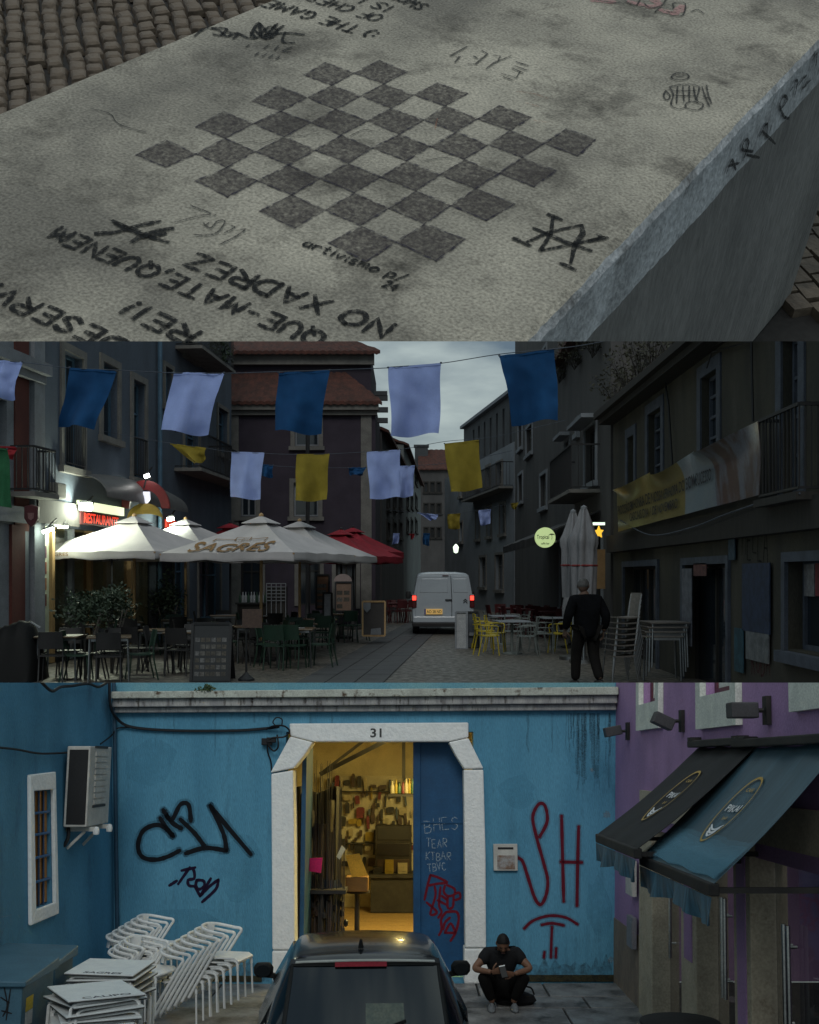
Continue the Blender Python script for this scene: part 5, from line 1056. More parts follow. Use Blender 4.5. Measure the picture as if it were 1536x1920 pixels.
g_ = G2(462, 1276); mb = MB(); mb.tube([g_, g_+Vector((0, 0, 1.0))], .018, 8); mb.lathe([(.14, 0), (.14, .03), (.05, .1), (.02, .14)], 12, g_); mb.build('stand', m_iron, ps, smooth=True)
a_, e_ = P2(455, 1142, g_.y), P2(492, 1177, g_.y); mb = MB(); mb.box(a_.x, e_.x, g_.y-.04, g_.y-.015, e_.z, a_.z); mb.build('card', M('menu_card', (.08,.05,.035), (.05,.03,.025), scale=30, rough=.6), ps)
# counter with bottles near the purple house
bc = thing('bar_counter', 'dark outdoor counter with rows of bottles before the purple house', 'counter', (P2(478, 1080, 30).x, 30, 0), T2)
a_, e_ = P2(445, 1112, 30), P2(510, 1150, 30); mb = MB(); mb.box(a_.x, e_.x, 30, 30.6, 0, .95); mb.build('counter_body', m_oldwood, bc); mb = MB(); mb.box(a_.x-.05, e_.x+.05, 29.95, 30.65, .952, 1.0); mb.build('counter_top', m_iron, bc)
for k in range(12):
    x = lerp(a_.x+.05, e_.x-.05, k/11); mb = MB(); mb.lathe([(.04, 0), (.04, .18), (.015, .23), (.015, .3)], 8, (x, 30.2, 1.001)); tag(mb.build('bottle', m_wtrim if k % 3 else m_greenc, None, T2, True, base=(x, 30.2, 1.0)), '%s bottle from the left on the outdoor bar counter' % ORDN[k], 'bottle', 'bottles on the bar counter')
ck = thing('white_crate', 'white wire crate rack beside the outdoor counter', 'rack', (P2(518, 1080, 29.5).x, 29.5, 0), T2)
a_, e_ = P2(500, 1094, 29.5), P2(536, 1126, 29.5); mb = MB()
for j in range(6): mb.bar((a_.x, 29.5, lerp(e_.z, a_.z, j/5)), (e_.x, 29.5, lerp(e_.z, a_.z, j/5)), .02, .02)
for j in range(5): mb.bar((lerp(a_.x, e_.x, j/4), 29.5, .0), (lerp(a_.x, e_.x, j/4), 29.5, a_.z), .02, .02)
mb.build('wire_front', m_wtrim, ck); mb = MB(); mb.box(a_.x, e_.x, 29.55, 29.9, 0, a_.z-.1); mb.build('crate_body', m_oldwood, ck)
# shrubs on the terrace
shrub('olive_shrub', 'dark potted olive shrub at the left front of the terrace', Vector((P2(160, 1080, 18.2).x, 18.2, 0)), .62, 1500, .085, m_leaf2, .75, .75, None, 14)
shrub('olive_shrub', 'second dark shrub between the olive and the first parasol pole', Vector((P2(210, 1080, 19.2).x, 19.2, 0)), .55, 1100, .085, m_leaf2, .8, .8, None, 12)
shrub('leafy_bush', 'upright green bush behind the restaurant terrace', Vector((P2(315, 1080, 27.0).x, 27.0, 0)), .6, 1200, .1, m_leaf2, .4, 1.3, None, 12)
sh2 = thing('covered_barrow', 'black covered heap at the lower left of the terrace', 'cover', Vector((P2(45, 1080, 17.9).x, 17.9, 0)), T2)
b_ = Vector((P2(30, 1080, 17.9).x, 17.9, 0)); mb = MB()
hc = [(-.75, 0), (-.72, .75), (-.3, .86), (.12, 1.0), (.28, .97), (.42, .5), (.46, 0)]
mb.grid(24, 8, lambda u, v: b_+Vector((lerp(-.75, .46, u)*(1-.1*abs(2*v-1)), (v-.5)*.9, max(0, (lambda x: next(lerp(hc[i][1], hc[i+1][1], (x-hc[i][0])/(hc[i+1][0]-hc[i][0])) for i in range(len(hc)-1) if hc[i][0] <= x <= hc[i+1][0]+1e-6))(lerp(-.75, .46, u)))*(1-abs(2*v-1)**4)+.05*noise.noise(Vector((u*9, v*5, 2)))+.03*noise.noise(Vector((u*25, v*11, 7)))))); mb.build('tarpaulin', M('black_tarp', (.005,.0055,.006), rough=.7, spec=.2), sh2, smooth=60)
mb = MB(); a_ = P2(58, 1166, 17.35); mb.bar(a_, P2(76, 1177, 17.35), .05, .02); mb.build('reflective_strip', m_wtrim, sh2)

# =====================================================================================================
# PLACE THREE: blue courtyard with a workshop door
# =====================================================================================================
CUT3N = T3.inverted().to_3x3() @ Vector((0, .1, 1)).normalized()
def cut3(mb): return mb.clip(C3, CUT3N)
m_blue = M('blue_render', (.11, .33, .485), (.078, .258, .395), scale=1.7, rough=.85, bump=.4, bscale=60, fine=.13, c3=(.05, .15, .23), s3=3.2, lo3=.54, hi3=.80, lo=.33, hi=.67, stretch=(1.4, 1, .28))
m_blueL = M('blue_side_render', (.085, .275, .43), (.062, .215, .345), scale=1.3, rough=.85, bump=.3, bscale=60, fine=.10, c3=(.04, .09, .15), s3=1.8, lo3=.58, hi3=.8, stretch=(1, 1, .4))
m_lime = M('whitewashed_stone', (.90, .91, .89), (.83, .85, .84), scale=9, rough=.9, bump=.55, bscale=26, fine=.05, c3=(.25, .19, .13), s3=5, lo3=.70, hi3=.74)
m_corn = M('cornice_stone', (.42, .42, .41), (.28, .28, .29), scale=3, rough=.9, bump=.3, bscale=50, stretch=(3, 3, .5), c3=(.10, .09, .08), s3=5, lo3=.55, hi3=.68)
m_corntop = M('cornice_cap', (.50, .53, .47), (.36, .37, .33), scale=4, rough=.9, bump=.3, bscale=50, c3=(.09, .06, .04), s3=6, lo3=.56, hi3=.66)
m_teal = M('pale_teal_render', (.16, .33, .38), (.10, .27, .36), scale=1.2, rough=.85)
m_purple = M('purple_render', (.39, .235, .44), (.32, .195, .365), scale=1.5, rough=.85, bump=.35, bscale=80, fine=.12, stretch=(1, 1, .5))
m_dado = M('sand_stone', (.27, .21, .16), (.19, .15, .12), scale=3, rough=.9, bump=.3, bscale=40, stretch=(1, 1, .3))
m_cream = M('cream_limestone', (.46, .40, .30), (.37, .32, .24), scale=4, rough=.85, bump=.2, bscale=50, c3=(.2, .15, .1), s3=5, lo3=.62, hi3=.75)
m_whites = M('white_stone_trim', (.66, .68, .62), (.55, .57, .53), scale=6, rough=.85, bump=.15)
m_maroon = M('maroon_frame', (.10, .02, .035), rough=.5)
m_doorblue = M('door_blue', (.014, .085, .20), (.010, .062, .15), scale=2.2, rough=.5, fine=.08, bump=.06, bscale=30, spec=.4)
m_rod = M('rod_black', (.015, .013, .012), rough=.4)
m_dark = M('dark_stuff', (.03, .028, .026), (.015, .014, .014), rough=.7)
m_wood = M('ochre_floor_board', (.30, .20, .08), (.22, .14, .055), scale=9, rough=.6, bump=.1, stretch=(6, .6, 1))
m_cream_in = M('workshop_plaster', (.52, .47, .30), (.42, .37, .24), scale=3, rough=.9, bump=.1)
m_metalw = M('white_enamel_tube', (.78, .80, .79), (.70, .72, .72), scale=14, rough=.38, fine=.05)
m_tabletop = M('white_table_laminate', (.74, .78, .78), (.66, .70, .71), scale=8, rough=.45, fine=.05)
m_tbedge = M('table_edge_dark', (.05, .05, .05), rough=.6)
m_cab = M('blue_grey_cabinet', (.055, .135, .19), (.045, .11, .16), scale=3, rough=.55, fine=.1, bump=.06)
m_ac = M('aged_white_plastic', (.56, .55, .51), (.45, .44, .41), scale=6, rough=.6, fine=.08, c3=(.2, .12, .07), s3=9, lo3=.68, hi3=.76)
m_grill = M('black_grille', (.012, .013, .015), rough=.6)
m_cable = M('black_cable', (.008, .009, .012), rough=.6)
m_spray = PAINT('black_spray', (.006, .008, .012), cover=1.0, scale=60, thr=.8, soft=.1)
m_sprayh = PAINT('black_spray_mist', (.006, .01, .02), cover=.42, scale=160, thr=.5, soft=.25)
m_sprayp = PAINT('purple_spray', (.014, .006, .03), cover=.97, scale=60, thr=.75, soft=.1)
m_red = PAINT('red_spray', (.12, .008, .022), cover=.96, scale=60, thr=.72, soft=.12)
m_redh = PAINT('red_spray_mist', (.13, .012, .03), cover=.35, scale=160, thr=.5, soft=.25)
m_reddoor = PAINT('crimson_spray', (.16, .008, .02), cover=.95, scale=50, thr=.72, soft=.12)
m_white_sp = PAINT('white_scratch', (.42, .52, .6), cover=.75, scale=90, thr=.54, soft=.14)
m_carp = M('black_car_paint', (.006, .008, .013), rough=.20, spec=.40, fine=0, coat=.25)
m_glassd = GL('dark_car_glass', (.006, .010, .013), .07)
m_rubber = M('black_rubber', (.012, .012, .012), rough=.7)
m_slab = M('wet_paving', (.26, .25, .24), (.13, .13, .13), scale=2.2, rough=.5, bump=.3, bscale=30, fine=.18, rvar=.22, c3=(.035, .034, .03), s3=3, lo3=.55, hi3=.68)
m_gj = M('paving_joint', (.03, .03, .028), rough=.9)
# ---- ground
g = MB(); g.box(-7.5, 7.5, 1.0, 14.6, -.3, -.035)
yard = tag(g.build('courtyard_ground', m_gj, None, T3), 'dark ground of the blue courtyard', None, None, 'structure')
slab_me = {}
yy = 9.4; row = 0
while yy < 14.35:
    h = .62 if row % 2 else .78
    xx = -4.8+(row % 3)*.37
    while xx < 4.2:
        wd = rnd.choice([.85, 1.1, 1.3, 1.55])
        if yy+h < 14.46:
            key = (wd, h)
            if key not in slab_me:
                bm = bmesh.new(); bmesh.ops.create_cube(bm, size=1)
                for v in bm.verts: v.co = Vector((v.co.x*(wd-.022), v.co.y*(h-.022), v.co.z*.07))
                bmesh.ops.bevel(bm, geom=[e for e in bm.edges if all(v.co.z > 0 for v in e.verts)], offset=.008, segments=1, affect='EDGES')
                me = bpy.data.meshes.new('paving_slab'); bm.to_mesh(me); bm.free(); me.materials.append(m_slab); slab_me[key] = me
            o = bpy.data.objects.new('paving_slab', slab_me[key]); COL.objects.link(o); o.parent = yard
            o.location = (xx+wd/2, yy+h/2, -.035+rnd.uniform(-.004, .004)); o.rotation_euler = (rnd.uniform(-.006, .006), rnd.uniform(-.006, .006), 0)
        xx += wd
    yy += h; row += 1
# ---- blue wall
FB = Fac((-4.05, D3), (2.86, D3), True)
hole = FB.rect(532, 1372, 890, 1840); hole = (hole[0], hole[1], 0, hole[3])
wl = thing('blue_wall', 'bright blue rendered wall with spray tags around a white stone doorway', 'wall', (-.5, D3, 0), T3)
mb = MB(); FB.wall(mb, -.5, 7.1, -.2, 4.2, [hole], .35, 0)
mb.add([FB.pt(-.5, -.35, 0), FB.pt(-.5, -.35, 4.2), FB.pt(hole[0], -.35, 4.2), FB.pt(hole[0], -.35, 0)], [(0,1,2,3)])
mb.add([FB.pt(hole[1], -.35, 0), FB.pt(hole[1], -.35, 4.2), FB.pt(6.9, -.35, 4.2), FB.pt(6.9, -.35, 0)], [(0,1,2,3)])
mb.add([FB.pt(hole[0], -.35, hole[3]), FB.pt(hole[0], -.35, 4.2), FB.pt(hole[1], -.35, 4.2), FB.pt(hole[1], -.35, hole[3])], [(0,1,2,3)])
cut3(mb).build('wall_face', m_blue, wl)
def B3(px, py, n=0):
    u, z = FB.uv(px, py); return FB.pt(u, n, z)
# cornice, three mouldings running slightly uphill as seen
def cornice(py0a, py0b, py1a, py1b, n, mat, name):
    a, b = FB.uv(218, py0a), FB.uv(1153, py0b); c, d = FB.uv(218, py1a), FB.uv(1153, py1b)
    mb = MB(); poly = [(a[0], c[1]), (b[0], d[1]), (b[0], b[1]), (a[0], a[1])]
    mb.prism(poly, lambda x, y, q: FB.pt(x, q, y), .001, n); return cut3(mb).build(name, mat, wl, bevel=.012)
cornice(1299, 1290, 1312, 1305, .26, m_corntop, 'cornice_cap')
cornice(1312.4, 1305.4, 1327, 1320, .19, m_corn, 'cornice_moulding')
cornice(1327.4, 1320.4, 1337, 1332, .11, m_corn, 'cornice_moulding')
mb = MB(); a, b = FB.uv(218, 1299), FB.uv(1153, 1290)
mb.prism([(a[0], a[1]+.003), (b[0], b[1]+.003), (b[0], 4.2), (a[0], 4.2)], lambda x, y, q: FB.pt(x, q, y), .001, .02); cut3(mb).build('parapet', m_teal, wl)
# stains dripping under the cornice are grime with their own streak shapes
m_streak = PAINT('grime_streak', (.035, .045, .055), cover=.34, scale=40, thr=.5, soft=.25)
mb = MB()
for _ in range(60):
    x = rnd.choice([rnd.uniform(225, 1150), rnd.uniform(1060, 1150), rnd.uniform(1085, 1125)]); ln = rnd.uniform(15, 90)*(1.6 if x > 1080 else 1)
    mb.ribbon([Vector(FB.uv(x+rnd.uniform(-1, 1)*t*.5, 1338+ln*t/5)) for t in range(6)], rnd.uniform(.008, .03), lambda p: FB.pt(p.x, .0012, p.y), jit=.4)
mb.build('grime_streaks', m_streak, wl, fix=False)['kind'] = 'stuff'
mb = MB()
for _ in range(60):
    x = rnd.uniform(222, 1150); ln = rnd.uniform(4, 14); y0 = 1313-7*(x-218)/935
    mb.ribbon([Vector(FB.uv(x, y0+ln*t/3)) for t in range(4)], rnd.uniform(.008, .03), lambda p: FB.pt(p.x, .1925, p.y), jit=.4)
mb.build('cornice_stains', PAINT('cornice_stain', (.06, .045, .035), cover=.6, scale=40, thr=.5, soft=.2), wl, fix=False)['kind'] = 'stuff'
m_damp = PAINT('damp_splash', (.05, .07, .075), cover=.5, scale=14, thr=.47, soft=.16)
m_patch = PAINT('repaint_patch', (.12, .37, .53), cover=.45, scale=5, thr=.5, soft=.25)
mb = MB()
for (xa, xb) in ((222, 505), (915, 1148)):
    P0 = [Vector(FB.uv(lerp(xa, xb, t/24), 1840)) for t in range(25)]; hh_ = [.16+.22*abs(noise.noise(Vector((t*.5, xa, 0))))+.08*rnd.random() for t in range(25)]
    mb.add([FB.pt(p.x, .0014, 0.0) for p in P0]+[FB.pt(p.x, .0014, h_) for p, h_ in zip(P0, hh_)], [(t, t+1, 26+t, 25+t) for t in range(24)])
mb.build('splash_dirt', m_damp, wl, fix=False)['kind'] = 'stuff'
mb = MB()
for (xa, ya, xb, yb) in ((235, 1380, 330, 1480), (400, 1560, 500, 1700), (930, 1450, 1010, 1520), (1060, 1350, 1150, 1470), (250, 1700, 420, 1790), (1095, 1640, 1150, 1760)):
    a = Vector(FB.uv(xa, ya)); b = Vector(FB.uv(xb, yb)); mb.add([FB.pt(lerp(a.x, b.x, .5+.5*math.cos(t*.393)*rnd.uniform(.7, 1.1)), .0010, lerp(a.y, b.y, .5+.5*math.sin(t*.393)*rnd.uniform(.7, 1.1))) for t in range(16)], [tuple(range(16))])
mb.build('repaint_patches', m_patch, wl, fix=False)['kind'] = 'stuff'
# damp moss line at the foot of the wall
mb = MB(); FB.box(mb, 0.05, hole[0]-.25, .001, .02, 0, .07); FB.box(mb, hole[1]+.3, 6.86, .001, .02, 0, .08)
mb.build('damp_skirting', M('moss', (.05, .045, .02), (.02, .022, .015), scale=12, rough=.9, bump=.5), wl)
# ---- door surround: every stone its own piece
def stone(pxs, n, name):
    mb = MB(); mb.prism([FB.uv(*p) for p in pxs], lambda x, y, q: FB.pt(x, q, y), -.34, n); return mb.build(name, m_lime, wl, bevel=.018)
stone([(589,1391),(840,1391),(878,1383),(878,1355),(544,1357),(546,1380)], .09, 'lintel_stone')
stone([(545.5,1381),(588,1392),(573,1415),(553,1440),(508.5,1449)], .088, 'haunch_stone')
stone([(841,1392),(878,1384),(906,1441),(870,1442),(855,1418)], .088, 'haunch_stone')
stone([(510,1451),(551,1444),(553,1560),(554,1779),(512,1779)], .08, 'jamb_stone')
stone([(869,1443.5),(906,1443),(910,1600),(911,1775),(872,1775),(871,1600)], .08, 'jamb_stone')
stone([(512,1781),(555,1781),(556,1848),(512,1848)], .10, 'plinth_stone')
stone([(870,1777),(914,1777),(914,1842),(870,1842)], .10, 'plinth_stone')
mb = MB(); a = FB.uv(695, 1383); b = FB.uv(716, 1366)
print_text(mb, '31', lambda u, v: FB.pt(a[0]+(b[0]-a[0])*u, .093, a[1]+(b[1]-a[1])*v), .02); mb.build('house_number', m_tbedge, wl, fix=False)
# ---- graffiti on the wall
def spray(name, strokes, px_w, mat, halo=None, fc=FB, par=wl, n=.002, cl=True):
    k = 1/138.0
    def mk(w, mt, nn, nm):
        mb = MB()
        for st in strokes:
            P = [Vector(fc.uv(*q)) for q in st]
            P = catmull(P, 6) if len(P) > 2 else [P[0].lerp(P[1], t/5) for t in range(6)]
            mb.ribbon(P, w*k, lambda p: fc.pt(p.x, nn, p.y), jit=.10)
            c = [P[0], P[-1]]
            for q in c: mb.add([fc.pt(q.x+w*k*.45*math.cos(t*.785), nn+.0003, q.y+w*k*.45*math.sin(t*.785)) for t in range(8)], [tuple(range(8))])
        return mb.build(nm, mt, par, fix=False)
    if halo: mk(px_w*2.0, halo, n, name+'_mist')
    return mk(px_w, mat, n+.002, name)
z1 = lambda L_: [(x*.3385, 1275+y*.3385) for x, y in L_]
spray('black_tag', [z1([(960,865),(905,812),(850,805),(790,840),(765,920),(790,980),(860,995),(930,978),(995,945)]), z1([(888,765),(920,815),(960,865)]), z1([(905,720),(950,775),(1000,690),(1045,692),(1058,780)]), z1([(915,735),(955,790),(1005,822)]), z1([(1000,772),(1080,850),(1138,928)]), z1([(1030,960),(1138,930),(1255,945)]), z1([(1255,945),(1238,850),(1165,695)]), z1([(1165,695),(1250,800),(1390,965)])], 8, m_spray, m_sprayh)
z2 = lambda L_: [(240+x*.1432, 1600+y*.1432) for x, y in L_]
spray('purple_tag', [z2([(545,420),(640,360)]), z2([(660,400),(810,185)]), z2([(705,225),(880,185)]), z2([(850,190),(872,260),(865,330),(790,350),(800,420),(880,430)]), z2([(900,350),(990,360),(1000,430),(930,470),(890,420),(902,352)]), z2([(880,440),(945,555)]), z2([(1085,330),(1020,440),(945,560)]), z2([(945,560),(1060,440),(1185,345)]), z2([(1185,345),(1150,470),(975,635)])], 5.5, m_sprayp)
spray('red_letter', [[(1012,1569),(1026,1540),(1022,1511),(1010,1508),(999,1532),(1006,1569),(1020,1620),(1027,1650),(1024,1678),(1014,1696),(1003,1684),(990,1645),(980,1615),(970,1608)]], 6, m_red, m_redh)
spray('red_letter', [[(1053,1530),(1055,1610),(1057,1690)], [(1085,1550),(1083,1630),(1082,1698)], [(1052,1616),(1091,1617)]], 6, m_red, m_redh)
spray('red_symbol', [[(983,1741),(1000,1726),(1030,1717),(1060,1720),(1083,1733)], [(1016,1734),(1035,1731),(1057,1735)], [(1035,1738),(1034,1765),(1033,1795)], [(1021,1785),(1020,1795)], [(1043,1778),(1042,1795)]], 5, m_red, m_redh)
# pale repair patches
mb = MB()
for (x, y, r_) in [(1137,1528,8), (1110,1444,4), (1146,1800,6)]:
    c = Vector(FB.uv(x, y)); mb.add([FB.pt(c.x+r_/138*math.cos(t*.524)*rnd.uniform(.6, 1.1), .0015, c.y+r_/138*math.sin(t*.524)*rnd.uniform(.6, 1.2)) for t in range(12)], [tuple(range(12))])
mb.build('flaked_patches', PAINT('flaked', (.3, .33, .33), .6, 60, .5, .2), wl, fix=False)['kind'] = 'stuff'
# ---- door leaf
dl = thing('door_leaf', 'closed dark blue door leaf covered in white scratches and crimson spray', 'door', FB.pt(FB.uv(823, 1800)[0], -.22, 0), T3)
u0, u1 = FB.uv(775, 1600)[0], FB.uv(873, 1600)[0]; zt = FB.uv(800, 1386)[1]
mb = MB(); FB.box(mb, u0, u1, -.30, -.25, .02, zt); mb.build('door_panel', m_doorblue, dl)
mb = MB(); FB.box(mb, u0, u0+.10, -.25, -.21, .02, zt); mb.build('meeting_stile', m_doorblue, dl, bevel=.008)
mb = MB(); FB.box(mb, u0+.101, u1, -.25, -.235, 1.98, 2.00); mb.build('panel_joint', m_doorblue, dl)
FD = Fac((-4.05, D3+.25), (2.86, D3+.25), True)
z3 = lambda L_: [(780+x*.1355, 1520+y*.1355) for x, y in L_]
spray('crimson_tag', [z3(q) for q in [[(120,1230),(160,1040),(200,890)], [(200,890),(300,920),(430,985)], [(430,1000),(300,1010),(180,1035)], [(430,1030),(530,1080),(530,1160),(440,1180),(385,1120),(400,1040)], [(540,1150),(600,1135),(612,1205),(550,1235)], [(260,1050),(270,1180),(200,1430),(290,1400),(150,1270)], [(340,1060),(320,1300),(355,1400),(310,1480)], [(440,1180),(440,1340),(510,1330),(522,1180)], [(420,1400),(350,1500),(355,1640),(320,1720)], [(430,1400),(560,1400),(592,1500),(550,1680),(480,1800)], [(400,1690),(480,1560),(550,1690)], [(400,1690),(550,1690)], [(470,1480),(400,1550),(380,1640)], [(300,1240),(420,1300)], [(360,1180),(440,1240)]]], 4.5, m_reddoor, None, FD, dl)
for txt, a_, b_, h_ in [('BHES', (797, 1560), (858, 1553), .16), ('TEAR', (800, 1589), (838, 1588), .11), ('KTBAR', (799, 1613), (845, 1612), .10), ('TBVC', (803, 1635), (836, 1632), .10)]:
    mb = MB(); write(mb, txt, FD.uv(*a_), FD.uv(*b_), .012, lambda p: FD.pt(p.x, .004, p.y), h_, 1.0); mb.build('white_scratched_word', m_white_sp, dl, fix=False)
dl2 = thing('door_leaf', 'dark blue door leaf folded back inside the left jamb', 'door', FB.pt(hole[0]+.27, -.8, 0), T3)
mb = MB(); ul = FB.uv(556, 1600)[0]; FB.box(mb, ul+.02, ul+.08, -1.35, -.36, .02, zt); mb.build('door_panel', m_doorblue, dl2)
# ---- workshop room behind the door
room = thing('workshop_room', 'dim yellow lit workshop seen through the doorway', 'room', FB.pt(3.0, -3, 0), T3)
ra, rb, rd, rz = ul-.9, FB.uv(905, 1600)[0]+.6, -7.2, 3.6
mb = MB(); mb.add([FB.pt(ra,-.36,0), FB.pt(ra,rd,0), FB.pt(ra,rd,rz), FB.pt(ra,-.36,rz)], [(0,1,2,3)]); mb.add([FB.pt(rb,-.36,0), FB.pt(rb,rd,0), FB.pt(rb,rd,rz), FB.pt(rb,-.36,rz)], [(0,1,2,3)])
mb.add([FB.pt(ra,rd,0), FB.pt(rb,rd,0), FB.pt(rb,rd,rz), FB.pt(ra,rd,rz)], [(0,1,2,3)]); mb.add([FB.pt(ra,-.36,rz), FB.pt(ra,rd,rz), FB.pt(rb,rd,rz), FB.pt(rb,-.36,rz)], [(0,1,2,3)])
mb.build('plaster_walls', m_cream_in, room, fix=False)
mb = MB(); FB.box(mb, ra, rb, rd, -.36, -.1, .0); mb.build('board_floor', m_wood, room)
for k in range(14):
    mb = MB(); y0 = -.5-k*.47; FB.box(mb, ra+.02, rb-.02, y0-.455, y0, .001, .008); mb.build('floor_board', m_wood, room)
def W3(px, py, n): r = ray3(px, py); d = D3-n; return C3+r*(d/r.y)   # point in the room at depth n (negative = deeper)
# beams
mb = MB(); mb.bar(W3(600,1452,-3.2), W3(735,1383,-3.2), .05, .07); mb.build('brace', m_dark, room)
mb = MB(); mb.bar(W3(606,1447,-4.2), W3(690,1383,-4.2), .05, .05); mb.build('brace', m_dark, room)
mb = MB(); mb.bar(W3(757,1385,-5.2), W3(757,1460,-5.2), .06, .06); mb.build('post', m_dark, room)
# shelves and the goods hung on the far board
sh = thing('wall_shelf', 'dark shelf of bottles and tins at the right end of the workshop', 'shelf', W3(752,1489,-4.6), T3)
mb = MB(); p = W3(728,1487,-4.4); q = W3(790,1492,-4.9); mb.box(min(p.x,q.x), max(p.x,q.x), p.y, p.y+.35, q.z, q.z+.04); mb.build('shelf_board', m_dark, sh)
hb = thing('goods_board', 'pale pegboard hung with small packets at the back of the workshop', 'board', W3(690,1560,-6.6), T3)
p = W3(600,1455,-7.0); q = W3(775,1640,-7.0); mb = MB(); mb.box(p.x, q.x, p.y, p.y+.04, q.z, p.z); mb.build('pegboard', M('pegboard', (.46,.42,.30), rough=.8), hb)
for yb in (1483, 1580):
    a = W3(602, yb, -6.9); b = W3(774, yb+2, -6.9); mb = MB(); mb.box(a.x, b.x, a.y-.08, a.y+.06, b.z, a.z); mb.build('shelf_strip', m_dark, hb)
gcol = [M('goods_%d' % i, c, rough=.5) for i, c in enumerate([(.02,.02,.02), (.05,.03,.02), (.25,.18,.02), (.04,.06,.09), (.30,.26,.16), (.12,.015,.02), (.03,.08,.04)])]
cnm = ['black', 'brown', 'mustard', 'slate', 'cream', 'maroon', 'green']
for rn, yrow in (('top', 1470), ('second', 1493), ('third', 1517), ('fourth', 1541), ('fifth', 1565), ('sixth', 1590), ('bottom', 1615)):
    x = 606+rnd.uniform(0, 14); cnt = 0
    while x < 772 and cnt < 16:
        wpx = rnd.choice([3, 4, 5, 6, 8, 11, 15]); hh = rnd.uniform(6, 26); yc = yrow+rnd.uniform(-9, 9); tl_ = rnd.uniform(-.12, .12)
        a = W3(x, yc-hh/2, -6.9); b = W3(x+wpx, yc+hh/2, -6.9); c = (a+b)/2; w2, h2 = (b.x-a.x)/2, (a.z-b.z)/2
        mb = MB(); mb.box(-w2, w2, -.03, .03, -h2, h2*.8); mb.prism([(-w2, h2*.8), (w2, h2*.8), (w2*.5, h2), (-w2*.5, h2)], lambda x_, z_, y_: Vector((x_, y_, z_)), -.01, .01)
        if rnd.random() < .6: mb.box(-w2*.7, w2*.7, -.034, -.03, -h2*.5, h2*.2)
        ci = rnd.choice([0, 0, 0, 0, 0, 1, 1, 1, 2, 3, 3, 4, 5]); mb.v = [c+Matrix.Rotation(tl_, 3, 'Y') @ v for v in mb.v]
        tag(mb.build('goods_packet', gcol[ci], None, T3, base=c), '%s packet, %s from the left in the %s row of the pegboard' % (cnm[ci], ORDN[cnt], rn), 'packet', 'packets on the pegboard'); x += wpx+rnd.uniform(1, 7); cnt += 1
for k, (x0_, y0_, x1_, y1_) in enumerate(((568, 1520, 592, 1600), (590, 1545, 612, 1640), (612, 1500, 628, 1560), (570, 1640, 600, 1720), (602, 1650, 640, 1730))):
    a = W3(x0_, y0_, -1.5); b = W3(x1_, y1_, -1.5); mb = MB(); f = lambda u, v: Vector((lerp(a.x, b.x, .5+(u-.5)*(.55+.45*math.sin(math.pi*min(1, v+.25)))), a.y+.06*math.cos(u*6.28), lerp(a.z, b.z, v))); mb.grid(12, 8, f)
    tag(mb.build('rod_bag', [m_dark, gcol[1], m_rod, m_dark, gcol[3]][k], None, T3, True, base=(a+b)/2), ['dark rod bag hanging highest at the left jamb', 'brown rod bag hanging among the rods', 'black reel bag hanging at the top right of the rods', 'dark bag low at the left of the rods', 'slate bag low at the right of the rods'][k], 'bag')
for k, x in enumerate((736, 743, 749, 756, 762, 768, 774)):
    a = W3(x, 1487.5, -4.55); hgt = rnd.uniform(.12, .3); r_ = rnd.uniform(.025, .045); mb = MB(); mb.lathe([(r_, 0), (r_, hgt*.6), (r_*.45, hgt*.75), (r_*.45, hgt)], 10, a)
    tag(mb.build('bottle', [gcol[4], gcol[2], gcol[6], gcol[5]][k % 4], None, T3, True, base=a), '%s bottle from the left on the workshop shelf' % ORDN[k], 'bottle', 'bottles on the workshop shelf')
# fishing rods in a rack behind the left jamb
rk = thing('rod_rack', 'dark rack crowded with upright fishing rods inside the doorway', 'rack', W3(605,1740,-1.2), T3)
mb = MB(); p = W3(568,1745,-1.2); q = W3(648,1745,-1.2); mb.box(p.x, q.x, p.y, p.y+.5, .0, .12); mb.build('rack_base', m_dark, rk); mb = MB(); mb.box(p.x, q.x, p.y, p.y+.5, .95, 1.0); mb.build('rack_shelf', m_dark, rk)
for k in range(52):
    x = rnd.uniform(566, 650); n = -1.2-rnd.uniform(.05, .45); a = W3(x, 1740, n); a.z = .05; topz = rnd.uniform(1.6, 2.9) if x < 640 else rnd.uniform(1.3, 1.8)
    b = a+Vector((rnd.uniform(-.05, .05), rnd.uniform(-.05, .05), topz)); mb = MB(); mb.tube([a, a+(b-a)*.25, a+(b-a)*.26, b], [.016, .016, .009, .004], 5)
    if rnd.random() < .5: mb.lathe([(.012, -.05), (.035, -.03), (.035, .03), (.012, .05)], 8, a+(b-a)*.3+Vector((.03, -.03, 0)))
    mb.build('fishing_rod', rnd.choice([m_rod, m_rod, m_dark, m_rod, gcol[1]]), rk, smooth=True)
tc_ = thing('tool_cabinet', 'dark tall cabinet standing against the right of the pegboard', 'cabinet', W3(738, 1640, -6.5), T3)
a = W3(704, 1548, -6.5); b = W3(772, 1638, -6.5); mb = MB(); mb.box(a.x, b.x, a.y, a.y+.3, b.z, a.z); mb.build('cabinet_body', m_dark, tc_, bevel=.01)
for k in range(3): mb = MB(); mb.box(a.x+.04, b.x-.04, a.y-.02, a.y-.001, lerp(b.z, a.z, k/3)+.03, lerp(b.z, a.z, (k+1)/3)-.03); mb.build('drawer', [gcol[1], m_rod, gcol[0]][k], tc_, bevel=.006)
cur = thing('added_dark_backing', 'added dark sheet standing for the shade behind the fishing rods', 'backing', W3(600, 1700, -2.2), T3)  # sheet added for the deep shade on the room's left side
